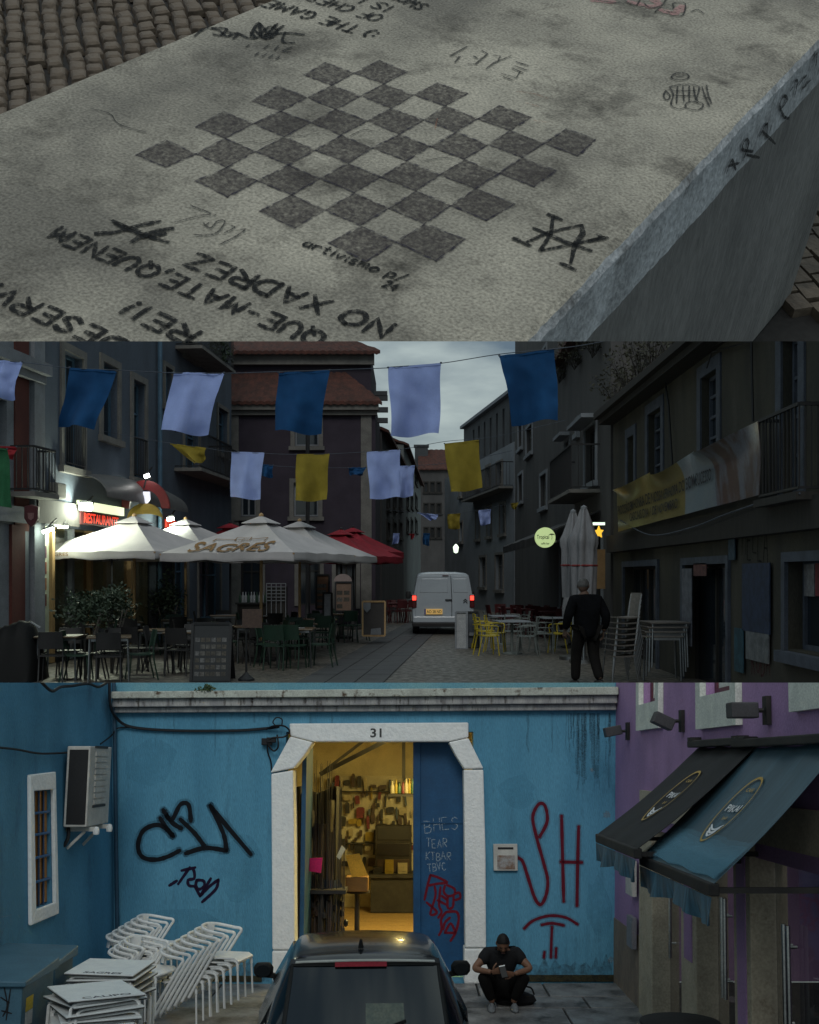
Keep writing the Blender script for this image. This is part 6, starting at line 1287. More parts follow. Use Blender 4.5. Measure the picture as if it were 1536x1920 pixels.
a = W3(548, 1480, -2.2); b = W3(638, 1745, -2.2); mb = MB(); fcu = lambda u, v: Vector((lerp(a.x, b.x, u), a.y+.05*math.sin(u*26)+.02*math.sin(u*61), lerp(a.z, .05, v)+.05*math.sin(u*9)*(1-v))); mb.slab(40, 6, fcu, lambda u, v: fcu(u, v)+Vector((0, .01, 0))); mb.build('cloth', m_dark, cur, smooth=True)  # folds of the added dark sheet that stands for the shade
def card(name, pxs, n, mat, label, cat):
    P = [W3(x, y, n) for x, y in pxs]; c = sum(P, Vector())/len(P); mb = MB(); mb.slab(1, 1, lambda u, v: P[0].lerp(P[1], u).lerp(P[3].lerp(P[2], u), v), lambda u, v: P[0].lerp(P[1], u).lerp(P[3].lerp(P[2], u), v)+Vector((0, .012, 0)))
    return tag(mb.build(name, mat, None, T3, base=c), label, cat)
card('pink_sign', [(565,1610),(605,1608),(602,1637),(565,1631)], -1.05, M('pink_card', (.62, .012, .13), rough=.7), 'hot pink handwritten card clipped to the fishing rods', 'sign')
card('white_ticket', [(641,1585),(648,1592),(637,1612),(631,1606)], -1.1, M('white_card', (.6, .55, .4), rough=.7), 'small white price ticket tilted on the rods', 'ticket')
bx = thing('display_box', 'yellow topped display box on a pedestal inside the workshop', 'box', W3(670,1715,-2.4), T3)
P = [W3(x, y, -2.3) for x, y in ((648,1604),(674,1600),(690,1641),(660,1645))]; mb = MB(); mb.slab(1, 1, lambda u, v: P[0].lerp(P[1], u).lerp(P[3].lerp(P[2], u), v), lambda u, v: P[0].lerp(P[1], u).lerp(P[3].lerp(P[2], u), v)+Vector((0, .05, -.01))); mb.build('lid', M('yellow_card', (.70, .42, .05), rough=.6), bx)
mb = MB(); p = W3(648,1645,-2.3); q = W3(690,1672,-2.3); mb.box(p.x, q.x, p.y, p.y+.35, q.z, p.z); mb.build('box_body', M('brown_card', (.20, .11, .035), rough=.7), bx, bevel=.01)
mb = MB(); c = W3(669,1672,-2.45); mb.lathe([(.17, .0), (.17, .03), (.04, .05), (.04, c.z-.05), (.2, c.z-.03), (.2, c.z)], 14, (c.x, c.y+.17, 0)); mb.build('pedestal', m_dark, bx, smooth=True)
ct = thing('counter', 'dark workbench along the back of the workshop', 'counter', W3(740,1690,-5.4), T3)
mb = MB(); p = W3(690,1640,-6.2); q = W3(880,1700,-6.2); mb.box(p.x, q.x, p.y, p.y+.9, p.z-.06, p.z); mb.build('bench_top', m_dark, ct)
mb = MB(); mb.box(p.x+.05, q.x, p.y+.06, p.y+.85, .02, p.z-.065); mb.build('bench_front', m_dark, ct)
for k, (x0, x1, y0) in enumerate(((700, 716, 1626), (722, 738, 1612), (746, 764, 1618))):
    a = W3(x0, y0, -6.4); b = W3(x1, 1638.5, -6.4); mb = MB(); mb.box(a.x, b.x, a.y, a.y+.3, b.z, a.z); mb.box(a.x+.03, b.x-.03, a.y-.02, a.y, b.z+.05, a.z-.05)
    tag(mb.build('tackle_box', gcol[(k*2) % 7], None, T3, base=Vector((a.x, a.y, b.z))), ['low black tackle box on the workbench', 'tall tackle box in the middle of the workbench', 'wide tackle box at the right of the workbench'][k], 'box')
lamp = thing('workshop_lamp', 'bare tube lamp hung under the workshop ceiling', 'lamp', (.75, D3+3.0, 3.4), T3)
mb = MB(); mb.tube([(.72, D3+2.4, 3.4), (.72, D3+3.6, 3.4)], .03, 8); mb.build('tube', EM('warm_tube', (1, .72, .25), 6), lamp)
ld = bpy.data.lights.new('workshop_light', 'AREA'); ld.shape = 'RECTANGLE'; ld.size = 1.4; ld.size_y = .3; ld.energy = 290; ld.color = (1, .78, .27)
lo_ = bpy.data.objects.new('workshop_light', ld); COL.objects.link(lo_); lo_.matrix_world = T3 @ Matrix.Translation((.7, D3+3.0, 3.33)); lo_.parent = None
# ---- mailbox
mbx = thing('mailbox', 'rusty white letter box set in the blue wall right of the doorway', 'mailbox', B3(948, 1632), T3)
def panel(par, fc, r, n0, n1, name, mat, bevel=0):
    mb = MB(); a, b, c, e = fc.rect(*r); fc.box(mb, a, b, n0, n1, c, e); return mb.build(name, mat, par, bevel=bevel)
panel(mbx, FB, (925, 1582, 970, 1632), .001, .05, 'box_face', m_ac, .006)
panel(mbx, FB, (933, 1588, 962, 1592), .045, .053, 'slot', m_grill)
panel(mbx, FB, (932, 1603, 965, 1629), .045, .056, 'flap', M('grey_flap', (.34,.34,.34), (.2,.12,.08), scale=10, rough=.6), .004)
cb = MB(); cb.tube([B3(430,1640,.02), B3(430,1610,.02)], .012, 6)
# ---- left wall
pa, pb_ = P3(209, 1282, D3), P3(215, 1840, D3); LLEAN = (pa.x-pb_.x)/(pa.z-pb_.z); XL0 = pb_.x-LLEAN*pb_.z
FLx = lambda y: XL0-.033*(14.5-y)
FL = Fac((FLx(6.0), 6.0), (XL0, 14.5), True, LLEAN)
lw = thing('side_wall', 'darker blue side wall with a barred window and an air conditioner', 'wall', (FLx(10), 10, 0), T3)
wr = FL.rect(58, 1481, 94, 1700)
mb = MB(); FL.wall(mb, 0, FL.len, -.2, 5, [wr], .07, 0)
mb.add([FL.pt(0,-.3,0), FL.pt(FL.len,-.3,0), FL.pt(FL.len,-.3,5), FL.pt(0,-.3,5)], [(0,1,2,3)])
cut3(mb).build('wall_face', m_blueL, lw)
def L3(px, py, n=0): u, z = FL.uv(px, py); return FL.pt(u, n, z)
mb = MB()
for q in ([(50,1453),(98,1447),(97,1480),(57,1483)], [(52,1735),(104,1713),(98,1692),(61,1706)], [(50,1454),(57,1483.5),(61,1705),(52,1734)], [(98,1448),(104,1712),(97.5,1691),(94,1481)]):
    s = MB(); s.prism([FL.uv(*p) for p in q], lambda x, y, n: FL.pt(x, n, y), .002, .045); s.build('window_stone', m_lime, lw, bevel=.01)
win = MB(); FL.box(win, wr[0], wr[1], -.069, -.055, wr[2], wr[3]); wo = win.build('window', M('window_dark', (.02,.03,.06), rough=.4), lw)
for k in range(3):
    u = wr[0]+(wr[1]-wr[0])*(k+.6)/3.3; s = MB(); FL.box(s, u, u+.12, -.052, -.035, wr[2]+.02, wr[3]-.02); s.build('wooden_slat', M('orange_wood', (.50, .22, .05), (.40, .17, .04), scale=6, rough=.6, stretch=(4,4,.5)), wo)
for yb in (1524, 1564, 1607, 1652):
    s = MB(); z = FL.uv(76, yb)[1]; s.tube([FL.pt(wr[0]-.02, -.012, z), FL.pt(wr[1]+.02, -.012, z)], .016, 6); s.build('window_bar', M('blue_bar', (.05,.14,.30), rough=.5), wo)
for k in range(3):
    u = wr[0]+(wr[1]-wr[0])*(k+1)/4; s = MB(); s.tube([FL.pt(u, -.022, wr[2]), FL.pt(u, -.022, wr[3])], .012, 6); s.build('window_bar', M('blue_bar_v', (.04,.08,.16), rough=.5), wo)
spr = [[(5,1735),(15,1690),(20,1735)], [(0,1720),(22,1715)], [(22,1745),(28,1780),(38,1740),(48,1748)], [(0,1760),(14,1730),(14,1785)], [(35,1715),(38,1722)]]
spray('white_tag', spr, 1.6, PAINT('faded_white_spray', (.34,.42,.5), .4, 60, .5, .2), None, FL, lw)
pp = MB(); pp.tube([L3(205, 1276, .06), L3(207, 1410, .06), L3(209, 1560, .06), L3(212, 1800, .06)], .028, 8); cut3(pp)
tag(pp.build('drain_pipe', M('blue_pipe', (.03,.08,.13), rough=.5), None, T3, base=L3(209,1560,.06)), 'thin blue drain pipe down the corner of the courtyard', 'pipe')
# air conditioner
ac = thing('air_conditioner', 'large ageing white air conditioner unit on brackets beside the barred window', 'air conditioner', (-3.85, 13.0, 1.8), T3)
x0, x1, y0, y1 = -3.99, -3.72, 12.6, 13.5; zt_, zb_ = X3(150, 1398, -3.9).z, X3(150, 1551, -3.9).z
zt_ = P3(155, 1399, y0).z; zb_ = P3(155, 1551, y0).z
mb = MB(); mb.box(x0, x1, y0, y1, zb_, zt_); mb.build('casing', m_ac, ac, bevel=.012)
mb = MB(); mb.box(x0+.03, x1-.02, y0-.006, y0, zb_+.03, zt_-.04); mb.build('side_grille', m_grill, ac)
for k in range(9):
    z = zb_+.25+k*.07; s = MB(); s.box(x1, x1+.012, y0+.22, y1-.22, z, z+.05); s.build('louvre', m_ac, ac)
mb = MB(); mb.box(x1, x1+.006, y0+.18, y1-.18, zb_+.21, zb_+.24); mb.build('louvre_frame', m_tbedge, ac); mb = MB(); mb.box(x1, x1+.006, y0+.18, y1-.18, zb_+.90, zb_+.93); mb.build('louvre_frame', m_tbedge, ac)
for yb in (12.75, 13.3):
    mb = MB(); mb.bar((FLx(yb)+LLEAN*(zb_-.03), yb, zb_-.03), (x1+.06, yb, zb_-.03), .05, .05); mb.bar((FLx(yb)+LLEAN*(zb_-.3), yb, zb_-.25), (x1-.06, yb, zb_-.055), .03, .03); mb.build('bracket', m_ac, ac)
    mb = MB(); mb.lathe([(.0, -.05), (.035, -.04), (.04, 0), (.03, .04), (0, .05)], 8, (x1+.07, yb, zb_-.05)); mb.build('bracket_cap', m_metalw, ac, smooth=True)
mb = MB(); mb.tube(catmull([(-3.97,12.72,zb_+.02),(-3.95,12.68,zb_-.12),(-4.0,12.66,zb_-.22),(-4.03,12.64,zb_-.14),(-4.03,12.62,zb_+.0)], 5), .022, 6); mb.build('hose', m_cable, ac, smooth=True)
# cables
def cable(name, pts, r_, label, clip=True):
    mb = MB(); mb.tube(catmull(pts, 6), r_, 5)
    if clip: cut3(mb)
    return tag(mb.build(name, m_cable, None, T3, True, base=Vector(pts[len(pts)//2])), label, 'cable')
cable('wall_cable', [B3(217,1276,.30), B3(219,1325,.30), B3(226,1350,.12), B3(252,1364,.05), B3(330,1370,.04), B3(440,1370,.04), B3(500,1366,.05), B3(525,1363,.10)], .020, 'thick black cable sagging along the blue wall under the cornice')
cable('wall_cable', [L3(-30,1400,.05), L3(20,1405,.05), L3(70,1413,.05), L3(134,1410,.05)], .012, 'thin dark cable crossing the side wall to the air conditioner')
cable('wall_cable', [L3(180,1395,.06), L3(200,1380,.06), B3(222,1366,.05), B3(245,1364,.05)], .010, 'short cable rising from the air conditioner to the wall cable')
cable('wall_cable', [L3(50,1270,.12), L3(60,1285,.14), L3(75,1296,.14), L3(95,1288,.12), L3(120,1286,.1), L3(150,1282,.1), L3(170,1288,.1), L3(190,1278,.1)], .018, 'loose dark cables looping at the top of the side wall')
ck = [B3(500,1368,.05), B3(515,1362,.12), B3(535,1362,.13), B3(545,1372,.14), B3(535,1382,.13), B3(512,1384,.12), B3(505,1395,.1), B3(515,1408,.1), B3(524,1400,.12), B3(522,1378,.12)]
cable('cable_knot', ck, .012, 'tangled knot of black cable hanging by the doorway lintel')
cable('cable_knot', [B3(522,1364,.12), B3(514,1355,.12), B3(521,1346,.12), B3(531,1350,.12), B3(530,1362,.12)], .009, 'small upright cable loop above the doorway corner')
cable('wall_cable', [B3(504,1385,.08), B3(503,1408,.06), B3(509,1428,.05), B3(510,1445,.05)], .011, 'cable dropping beside the left haunch of the doorway')
jb = MB(); c = B3(506, 1390, .05); jb.box(c.x-.10, c.x+.04, c.y-.05, c.y+.05, c.z-.05, c.z+.04); jb.box(c.x-.03, c.x+.1, c.y-.07, c.y-.02, c.z-.02, c.z+.05)
tag(jb.build('junction_box', m_cable, None, T3, base=c, bevel=.008), 'black cable junction box left of the doorway', 'box')
wd = thing('cornice_weed', 'small green weed growing on the cornice', 'plant', B3(395, 1297, .2), T3)
lf = MB(); leafclump(lf, B3(395, 1294, .22), .09, 90, .06, rnd, .5); leafclump(lf, B3(380, 1297, .22), .06, 40, .05, rnd, .4); lf.build('leaves', M('weed_green', (.05,.08,.025), rough=.7), wd, fix=False)
# ---- purple building
pa, pb_ = P3(1155, 1282, D3), P3(1152, 1832, D3); PLEAN = (pa.x-pb_.x)/(pa.z-pb_.z); XP0 = pb_.x-PLEAN*pb_.z
FP = Fac((XP0, 4.5), (XP0, 14.5), True, PLEAN); XP = XP0+PLEAN*2.9
pb = thing('purple_building', 'purple rendered shopfront with cream stone pilasters and glass doors', 'building', (XP, 10, 0), T3)
def pr(x0, y0, x1, y1): return FP.rect(x0, y0, x1, y1)
wins = []
for (xa, xb, yb_) in ((1207, 1238, 1318), (1324, 1381, 1300)):
    a, b, c, e = pr(xa, 1270, xb, yb_); wins.append((a, b, c, e+1.2))
zs = pr(1210, 1600, 1230, 1640)[3]; zs = 2.05
glz = FP.uv(1232, 1700)[0]; shop = (0.02, FP.uv(1206, 1800)[0]-.02, -.1, zs)
mb = MB(); FP.wall(mb, 0, 10.0, -.2, 6.5, wins+[shop], .22, 0)
mb.add([FP.pt(0,-3.2,0), FP.pt(10,-3.2,0), FP.pt(10,-3.2,6.5), FP.pt(0,-3.2,6.5)], [(0,1,2,3)])
mb.add([FP.pt(10,-.22,0), FP.pt(10,-3.2,0), FP.pt(10,-3.2,zs+.4), FP.pt(10,-.22,zs+.4)], [(0,1,2,3)])
cut3(mb).build('wall_face', m_purple, pb)
for i, wn in enumerate(wins):
    a, b, c, e = wn
    s = MB(); FP.box(s, a-.16, a, .002, .06, c-.3, e); FP.box(s, b, b+.16, .002, .06, c-.3, e); FP.box(s, a, b, .002, .06, c-.3, c); cut3(s).build('window_surround', m_whites, pb)
    s = MB(); fw = .07; FP.box(s, a, a+fw, -.16, -.08, c, e); FP.box(s, b-fw, b, -.16, -.08, c, e); FP.box(s, a+fw, b-fw, -.16, -.08, c, c+fw); wo = cut3(s).build('window', m_maroon, pb)
    s = MB(); FP.box(s, a+fw, a+fw+.05, -.14, -.1, c+fw, e); FP.box(s, b-fw-.05, b-fw, -.14, -.1, c+fw, e); FP.box(s, a+fw+.05, b-fw-.05, -.14, -.1, c+fw, c+fw+.05); FP.box(s, (a+b)/2-.04, (a+b)/2+.04, -.14, -.1, c+fw+.05, e); cut3(s).build('casement', m_whites, wo)
    s = MB(); FP.box(s, a, b, -.15, -.145, c, e); cut3(s).build('pane', GL('pane_p%d' % i, (.05,.06,.08)), wo)
s = MB(); r_ = pr(1494, 1270, 1560, 1331); FP.box(s, r_[0]-.6, r_[1], .002, .06, r_[2], r_[3]+1); cut3(s).build('window_surround', m_whites, pb)
# dado and trims
s = MB(); u_d = FP.uv(1206, 1800)[0]; FP.box(s, u_d+.16, 9.995, .002, .012, -.05, P3(1157, 1722, 14.4).z); s.build('stone_dado', m_dado, pb)
m_gl2 = GL('shop_glass', (.02, .03, .03), .02, .45)
cols = [(1206, 1231, .05), (1287, 1316, .05), (1388, 1420, .05)]
prev = None
for i, (xa, xb, n) in enumerate(cols):
    ua, ub = FP.uv(xb, 1800)[0], FP.uv(xa, 1800)[0]
    s = MB(); FP.box(s, ua, ub, -.25, n, 0, zs+.12); s.build('pilaster', m_cream, pb, bevel=.01)
    if i:
        s = MB(); um = (ua+ub)/2; w_ = (ub-ua)*.26; FP.box(s, um-w_, um+w_, n, n+.008, .95 if i == 1 else .55, zs); s.build('purple_inset', m_purple, pb)
    if i == 0: first = ua
s = MB(); FP.box(s, .03, FP.uv(1206,1800)[0], -.2, .045, zs+.122, zs+.42); s.build('stone_fascia', m_cream, pb)
edges = [FP.uv(x, 1800)[0] for x in (1231, 1287, 1316, 1388, 1420, 1700)]
for k in range(3):
    ub, ua = edges[2*k], max(edges[2*k+1], .03)
    s = MB(); FP.box(s, ua+.02, ub-.02, -.16, -.145, .06, zs-.02); go = s.build('glass_door', m_gl2, pb)
    s = MB(); FP.box(s, ua, ub, -.2, -.1, 0, .055); s.build('threshold', m_dado, go)
    uh = ub-.28 if k == 0 else ub-.38
    for du in (0, .09) if k else (0,):
        s = MB(); s.tube([FP.pt(uh-du, -.08, .75), FP.pt(uh-du, -.08, 1.6)], .018, 8); s.tube([FP.pt(uh-du, -.145, .9), FP.pt(uh-du, -.08, .9)], .012, 6); s.tube([FP.pt(uh-du, -.145, 1.45), FP.pt(uh-du, -.08, 1.45)], .012, 6)
        s.build('pull_handle', M('steel_handle', (.5,.5,.48), rough=.3, metal=1), go, smooth=True)
s = MB(); s.add([FP.pt(.05,-.3,.002), FP.pt(9.9,-.3,.002), FP.pt(9.9,-3.1,.002), FP.pt(.05,-3.1,.002)], [(0,1,2,3)]); s.build('shop_floor', m_dark, pb)
for (x0_, y0_, x1_, y1_, nm, lb) in ((1187, 1612, 1200, 1678, 'meter_box', 'white meter box on the purple wall beside the awning'), (1189, 1718, 1200, 1776, 'intercom', 'grey intercom plate at the edge of the stone dado')):
    a, b, c, e = pr(x0_, y0_, x1_, y1_); s = MB(); FP.box(s, a, b, .037, .09, c, e); FP.box(s, a+.03, b-.03, .09, .095, c+.05, e-.05)
    tag(s.build(nm, m_ac if nm == 'meter_box' else M('grey_plate', (.2,.2,.22), rough=.5), None, T3, base=FP.pt((a+b)/2, .04, c), bevel=.006), lb, 'box')
# floodlights
for (xc, yc, wpx, hpx, tilt, lb) in ((1166, 1371, 26, 34, -.2, 'dark box floodlight nearest the corner of the purple wall'), (1262, 1352, 30, 26, .45, 'tilted dark box floodlight between the first two purple wall windows'), (1416, 1332, 44, 30, 0, 'dark box floodlight right of the second purple wall window')):
    xw = {1166: 1180, 1262: 1282, 1416: 1443}[xc]
    u, z = FP.uv(xw, yc); base = FP.pt(u, 0, z); fl = thing('floodlight', lb, 'floodlight', base, T3, 'floodlights on the purple wall')
    s = MB(); FP.box(s, u-.05, u+.05, .002, .04, z-.11, z+.11); s.build('wall_plate', m_dark, fl)
    s = MB(); s.tube([FP.pt(u, .05, z), FP.pt(u, .12, z)], .02, 6); s.build('arm', m_dark, fl)
    s = MB(); Mx = Matrix.Translation(FP.pt(u, .21, z)) @ Matrix.Rotation(tilt, 4, 'Y'); s.box(-.105, .105, -.08, .08, -.06, .06, Mx); s.build('lamp_head', M('floodlight_grey', (.05,.05,.055), rough=.6), fl, bevel=.01)
# awnings
m_awn1 = M('black_awning_cloth', (.012, .013, .015), (.008, .009, .011), scale=5, rough=.7)
m_awn2 = M('teal_black_awning_cloth', (.045, .095, .125), (.036, .078, .105), scale=3, rough=.42, spec=.6, fine=.06, stretch=(1, 8, 1), c3=(.07, .15, .20), s3=.8, lo3=.5, hi3=.75)
m_hem_sheen = PAINT('sky_sheen_blue', (.19, .42, .56), .16, 40, .75, .2)  # sky sheen of the wet lower cloth, laid on as blue colour
m_val = M('blue_wet_valance', (.07, .17, .24), (.03, .075, .11), scale=5, rough=.5, stretch=(3, 6, .8))
m_gold = M('gold_print', (.42, .28, .07), rough=.6); m_wprint = M('white_print', (.7, .72, .74), rough=.6)
def awning(label, pxt, pf0, pf1, mat):
    yf = 4.5+FP.uv(pxt, 1403)[0]; a0 = P3(pf0[0], pf0[1], yf); x_fr = a0.x; zf = a0.z; yn = X3(pf1[0], pf1[1], x_fr).y; zt = P3(pxt, 1403, yf).z; XP = FP.pt(0, 0, zt).x; x_top = XP-.02
    aw = thing('awning', label, 'awning', (XP, (yn+yf)/2, zt), T3, 'shop awnings on the purple building')
    f = lambda u, v: Vector((x_top+(x_fr-x_top)*v, yf+(yn-yf)*u, zt+(zf-zt)*v-.04*math.sin(math.pi*v)+.008*math.sin(u*19+v*3)))
    mb = MB(); mb.slab(14, 10, f, lambda u, v: f(u, v)-Vector((.008, 0, .012))); mb.build('cloth', mat, aw, smooth=True)
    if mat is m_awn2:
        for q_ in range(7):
            v0_ = .70+.038*q_; mb = MB(); mb.grid(24, 6, lambda u, v: f(.005+.99*u, v0_+.022*noise.noise(Vector((u*22, q_*3, 0)))*(1-v)+(.99-v0_)*v)+Vector((-.004-.0015*q_, 0, .006+.002*q_))); mb.build('sheen_hem', m_hem_sheen, aw, smooth=True, fix=False)
    mb = MB(); mb.box(x_fr-.035, x_fr+.03, yn, yf, zf-.085, zf-.005); mb.build('front_rail', m_dark, aw, bevel=.01)
    g_ = lambda u, v: Vector((x_fr-.03+.03*math.sin(u*17)*v+.02*math.sin(u*41)*v, yf+(yn-yf)*u, zf-.09-(.16+.025*math.sin(u*9))*v))
    mb = MB(); mb.slab(30, 4, g_, lambda u, v: g_(u, v)+Vector((.006, 0, 0))); mb.build('valance', m_val, aw, smooth=True)
    mb = MB(); mb.box(XP-.12, XP-.002, yn, yf, zt+.005, zt+.07); mb.build('cassette', m_dark, aw, bevel=.01)
    for yy_ in (yn+.03, yf-.03):
        mb = MB(); mb.bar((XP-.05, yy_, zf-.05), (x_fr+.03, yy_, zf-.05), .035, .035); mb.build('arm', m_dark, aw)
    for k in range(2):
        yk = yf+(yn-yf)*(.03+.06*k); mb = MB(); mb.box(XP-.12, XP-.03, yk-.03, yk+.03, zt+.07, zt+.1); mb.build('bracket', m_dark, aw)
    # printed oval emblem with its lettering
    cu, cv = (.52, .50); e = lambda a_, b_: f(cu+a_, cv+b_)+Vector((-.008, 0, .012))
    lu, lv = .17*1.35/abs(yf-yn)*1.0, .27
    mb = MB(); ring = [(lu*math.cos(t*math.pi/24), lv*math.sin(t*math.pi/24)) for t in range(48)]
    vs = [e(a_*s_, b_*s_) for s_ in (1, .93) for a_, b_ in ring]; mb.add(vs, [(i, (i+1) % 48, 48+(i+1) % 48, 48+i) for i in range(48)]); mb.build('emblem_ring', m_gold, aw, fix=False)
    mb = MB(); print_text(mb, 'PIKAI', lambda u, v: e((u-.5)*lu*1.35, -(v-.5)*lv*.20-.02), .02); mb.build('emblem_name', m_wprint, aw, fix=False)
    mb = MB(); print_text(mb, 'CAFE', lambda u, v: e((u-.5)*lu*.7, -(v-.5)*lv*.10-lv*.62), .01)
    mb.build('emblem_word', m_gold, aw, fix=False)
    mb = MB(); print_text(mb, 'BAR', lambda u, v: e((u-.5)*lu*.5, -(v-.5)*lv*.09+lv*.22), .01); mb.build('emblem_word', m_gold, aw, fix=False)
    for k in range(3):
        mb = MB(); mb.ribbon([Vector(((t/8-.5)*lu*(1.25-.2*k), lv*(.46+.10*k)+.035*math.sin(math.pi*t/8))) for t in range(9)], .016, lambda p: e(p.x, p.y)); mb.build('emblem_stripe', m_wprint, aw, fix=False)
awning('black shop awning with a gold oval emblem, the one nearer the blue wall', 1312, (1123, 1562), (1197, 1588), m_awn1)
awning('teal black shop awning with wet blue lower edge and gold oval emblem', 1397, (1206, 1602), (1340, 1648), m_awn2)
# ---- white chairs
def make_chair(label):
    t = thing('white_chair', label, 'chair', (0, 0, 0), T3, 'white metal chairs stacked in the courtyard', rot=Matrix.Identity(4))
    P = [(-.36,.23,0), (-.20,.235,.27), (.02,.245,.62), (.065,.245,.685), (.05,.245,.715), (-.02,.24,.725), (-.14,.235,.745), (-.23,.19,.765), (-.285,.09,.78)]
    full = P+[(-.295, 0, .783)]+[(x, -y, z) for x, y, z in P[::-1]]
    mb = MB(); mb.tube(catmull(full, 4), .0185, 7); mb.build('arm_and_leg_tube', m_metalw, t, smooth=True)
    mb = MB(); f = lambda u, v: Vector((-.30+.07*(2*u-1)**2-.02*v, (2*u-1)*.115, .775-.14*v)); mb.slab(6, 2, f, lambda u, v: f(u, v)+Vector((.012, 0, 0))); mb.build('back_plate', m_metalw, t, smooth=True)
    mb = MB(); f = lambda u, v: Vector((-.20+.44*u, (v-.5)*.43, .455-.012*math.sin(math.pi*u)*math.sin(math.pi*v)-(.035*max(0, (u-.88)/.12)**2))); mb.slab(8, 6, f, lambda u, v: f(u, v)-Vector((0, 0, .016))); mb.build('seat', m_metalw, t, smooth=True)
    for s_ in (1, -1):
        mb = MB(); mb.tube(catmull([(.06, s_*.19, .425), (.17, s_*.20, .425), (.215, s_*.20, .40), (.225, s_*.202, .33)], 4), .017, 7); mb.tube([(.2255, s_*.203, .33), (.245, s_*.21, 0)], .0115, 7); mb.build('leg', m_metalw, t, smooth=True)
    mb = MB(); mb.tube([(-.16, .215, .435), (-.16, -.215, .435)], .011, 6); mb.tube([(.08, .195, .43), (.08, -.195, .43)], .011, 6); mb.build('seat_rail', m_metalw, t, smooth=True)
    return t
proto = make_chair('white metal armchair'); used = False
for (px, py, rz, n, nm, dz, dx) in ((362, 1912, -14, 7, 'right-hand stack', .046, .080), (256, 1874, -8, 6, 'stack against the blue wall', .045, .075), (262, 1914, -22, 4, 'middle stack behind the folded tables', .045, .07)):
    b = G3(px, py) if py < 1919 else G3(px, py)
    for k in range(n):
        m = T3 @ Matrix.Translation(b) @ Matrix.Rotation(R(rz), 4, 'Z') @ Matrix.Translation((dx*k-.1, rnd.uniform(-.006, .006), dz*k)) @ Matrix.Rotation(rnd.uniform(-.012, .012), 4, 'Z') @ Matrix.Scale(.94, 4)
        if not used: o = proto; o.matrix_world = m; used = True
        else: o = copy_tree(proto, None, m)
        pos = 'topmost' if k == n-1 else ORD[k]+(' from the bottom' if k else '')
        o['label'] = 'white metal armchair, %s in the %s' % (pos, nm)
# ---- white tables
def make_table():
    t = thing('white_table', 'white square table', 'table', (0, 0, 0), T3, 'white tables stacked in the courtyard', rot=Matrix.Identity(4))
    mb = MB(); mb.box(-.33, .33, -.33, .33, -.012, 0); mb.build('table_top', m_tabletop, t, bevel=.003)
    mb = MB(); mb.box(-.327, .327, -.327, .327, -.022, -.0125); mb.build('top_underside', m_tbedge, t)
    for a in (-1, 1):
        for b in (-1, 1):
            mb = MB(); mb.tube(catmull([(a*.12, b*.27, -.04), (a*.24, b*.28, -.04), (a*.285, b*.285, -.075), (a*.295, b*.29, -.15), (a*.31, b*.30, -.72)], 4), .0145, 7); mb.build('leg', m_metalw, t, smooth=True)
    for b in (-1, 1): mb = MB(); mb.tube([(-.12, b*.27, -.04), (.12, b*.27, -.04)], .0145, 6); mb.build('frame_rail', m_metalw, t, smooth=True)
    return t
tproto = make_table(); used = False
m_tprint = M('grey_table_print', (.10, .10, .12), rough=.6)
for (px, py, d, rz, n, nm) in ((208, 1812, 10.75, -4, 5, 'rear stack'), (180, 1856, 9.75, 33, 7, 'front stack')):
    c = P3(px, py, d)
    for k in range(n):
        j = n-1-k
        m = T3 @ Matrix.Translation(c-Vector((rnd.uniform(-.03, .03)*(j > 0), rnd.uniform(-.03, .03)*(j > 0), .056*j))) @ Matrix.Rotation(R(rz+(rnd.uniform(-14, 14) if j else 0)), 4, 'Z') @ Matrix.Rotation(R(rnd.uniform(-1.6, 1.6)+(2 if not j else 0)), 4, 'X') @ Matrix.Rotation(R(rnd.uniform(-2.5, 1.5)), 4, 'Y')
        if not used: o = tproto; o.matrix_world = m; used = True
        else: o = copy_tree(tproto, None, m)
        pos = 'topmost' if j == 0 else ORD[k]+(' from the bottom' if k else '')
        o['label'] = 'white square cafe table, %s in the %s by the cabinets' % (pos, nm)
        if j == 0:
            s = MB(); x0_, x1_ = (-.16, .2) if nm == 'rear stack' else (-.2, .22)
            print_text(s, 'SAGRES' if nm == 'rear stack' else 'CALIPO', lambda u, v: Vector((x0_+(x1_-x0_)*u, -.31+.07*v, .0012)), .02); s.build('printed_name', m_tprint, o, base=(0, 0, 0), fix=False)
# ---- utility cabinets
def cabinet(x0, x1, y0, y1, h, label):
    t = thing('utility_cabinet', label, 'cabinet', ((x0+x1)/2, (y0+y1)/2, 0), T3, 'utility cabinets by the side wall')
    mb = MB(); mb.box(x0, x1, y0, y1, 0, h); mb.build('cabinet_body', m_cab, t, bevel=.012)
    mb = MB(); e = .035; mb.add([(x0-e,y0-e,h+.002),(x1+e,y0-e,h+.002),(x1+e,y1+e,h+.002),(x0-e,y1+e,h+.002),(x0-e,y0-e,h+.07),(x1+e,y0-e,h+.05),(x1+e,y1+e,h+.10),(x0-e,y1+e,h+.13)], [(0,3,2,1),(4,5,6,7),(0,1,5,4),(1,2,6,5),(2,3,7,6),(3,0,4,7)]); mb.build('lid', m_cab, t, bevel=.012)
    return t
cz = P3(43, 1846, 9.35); c1 = cabinet(-4.2, cz.x, 9.35, 10.15, cz.z-.02, 'blue grey utility cabinet with a yellow sticker at the left edge')
mb = MB(); mb.box(cz.x+.001, cz.x+.004, 9.45, 9.62, cz.z-.24, cz.z-.13); mb.build('yellow_sticker', M('yellow_sticker', (.55,.40,.04), rough=.6), c1)
mb = MB(); mb.box(cz.x+.001, cz.x+.004, 9.45, 9.62, cz.z-.36, cz.z-.245); mb.build('white_sticker', M('sticker_paper', (.5,.5,.48), rough=.6), c1)
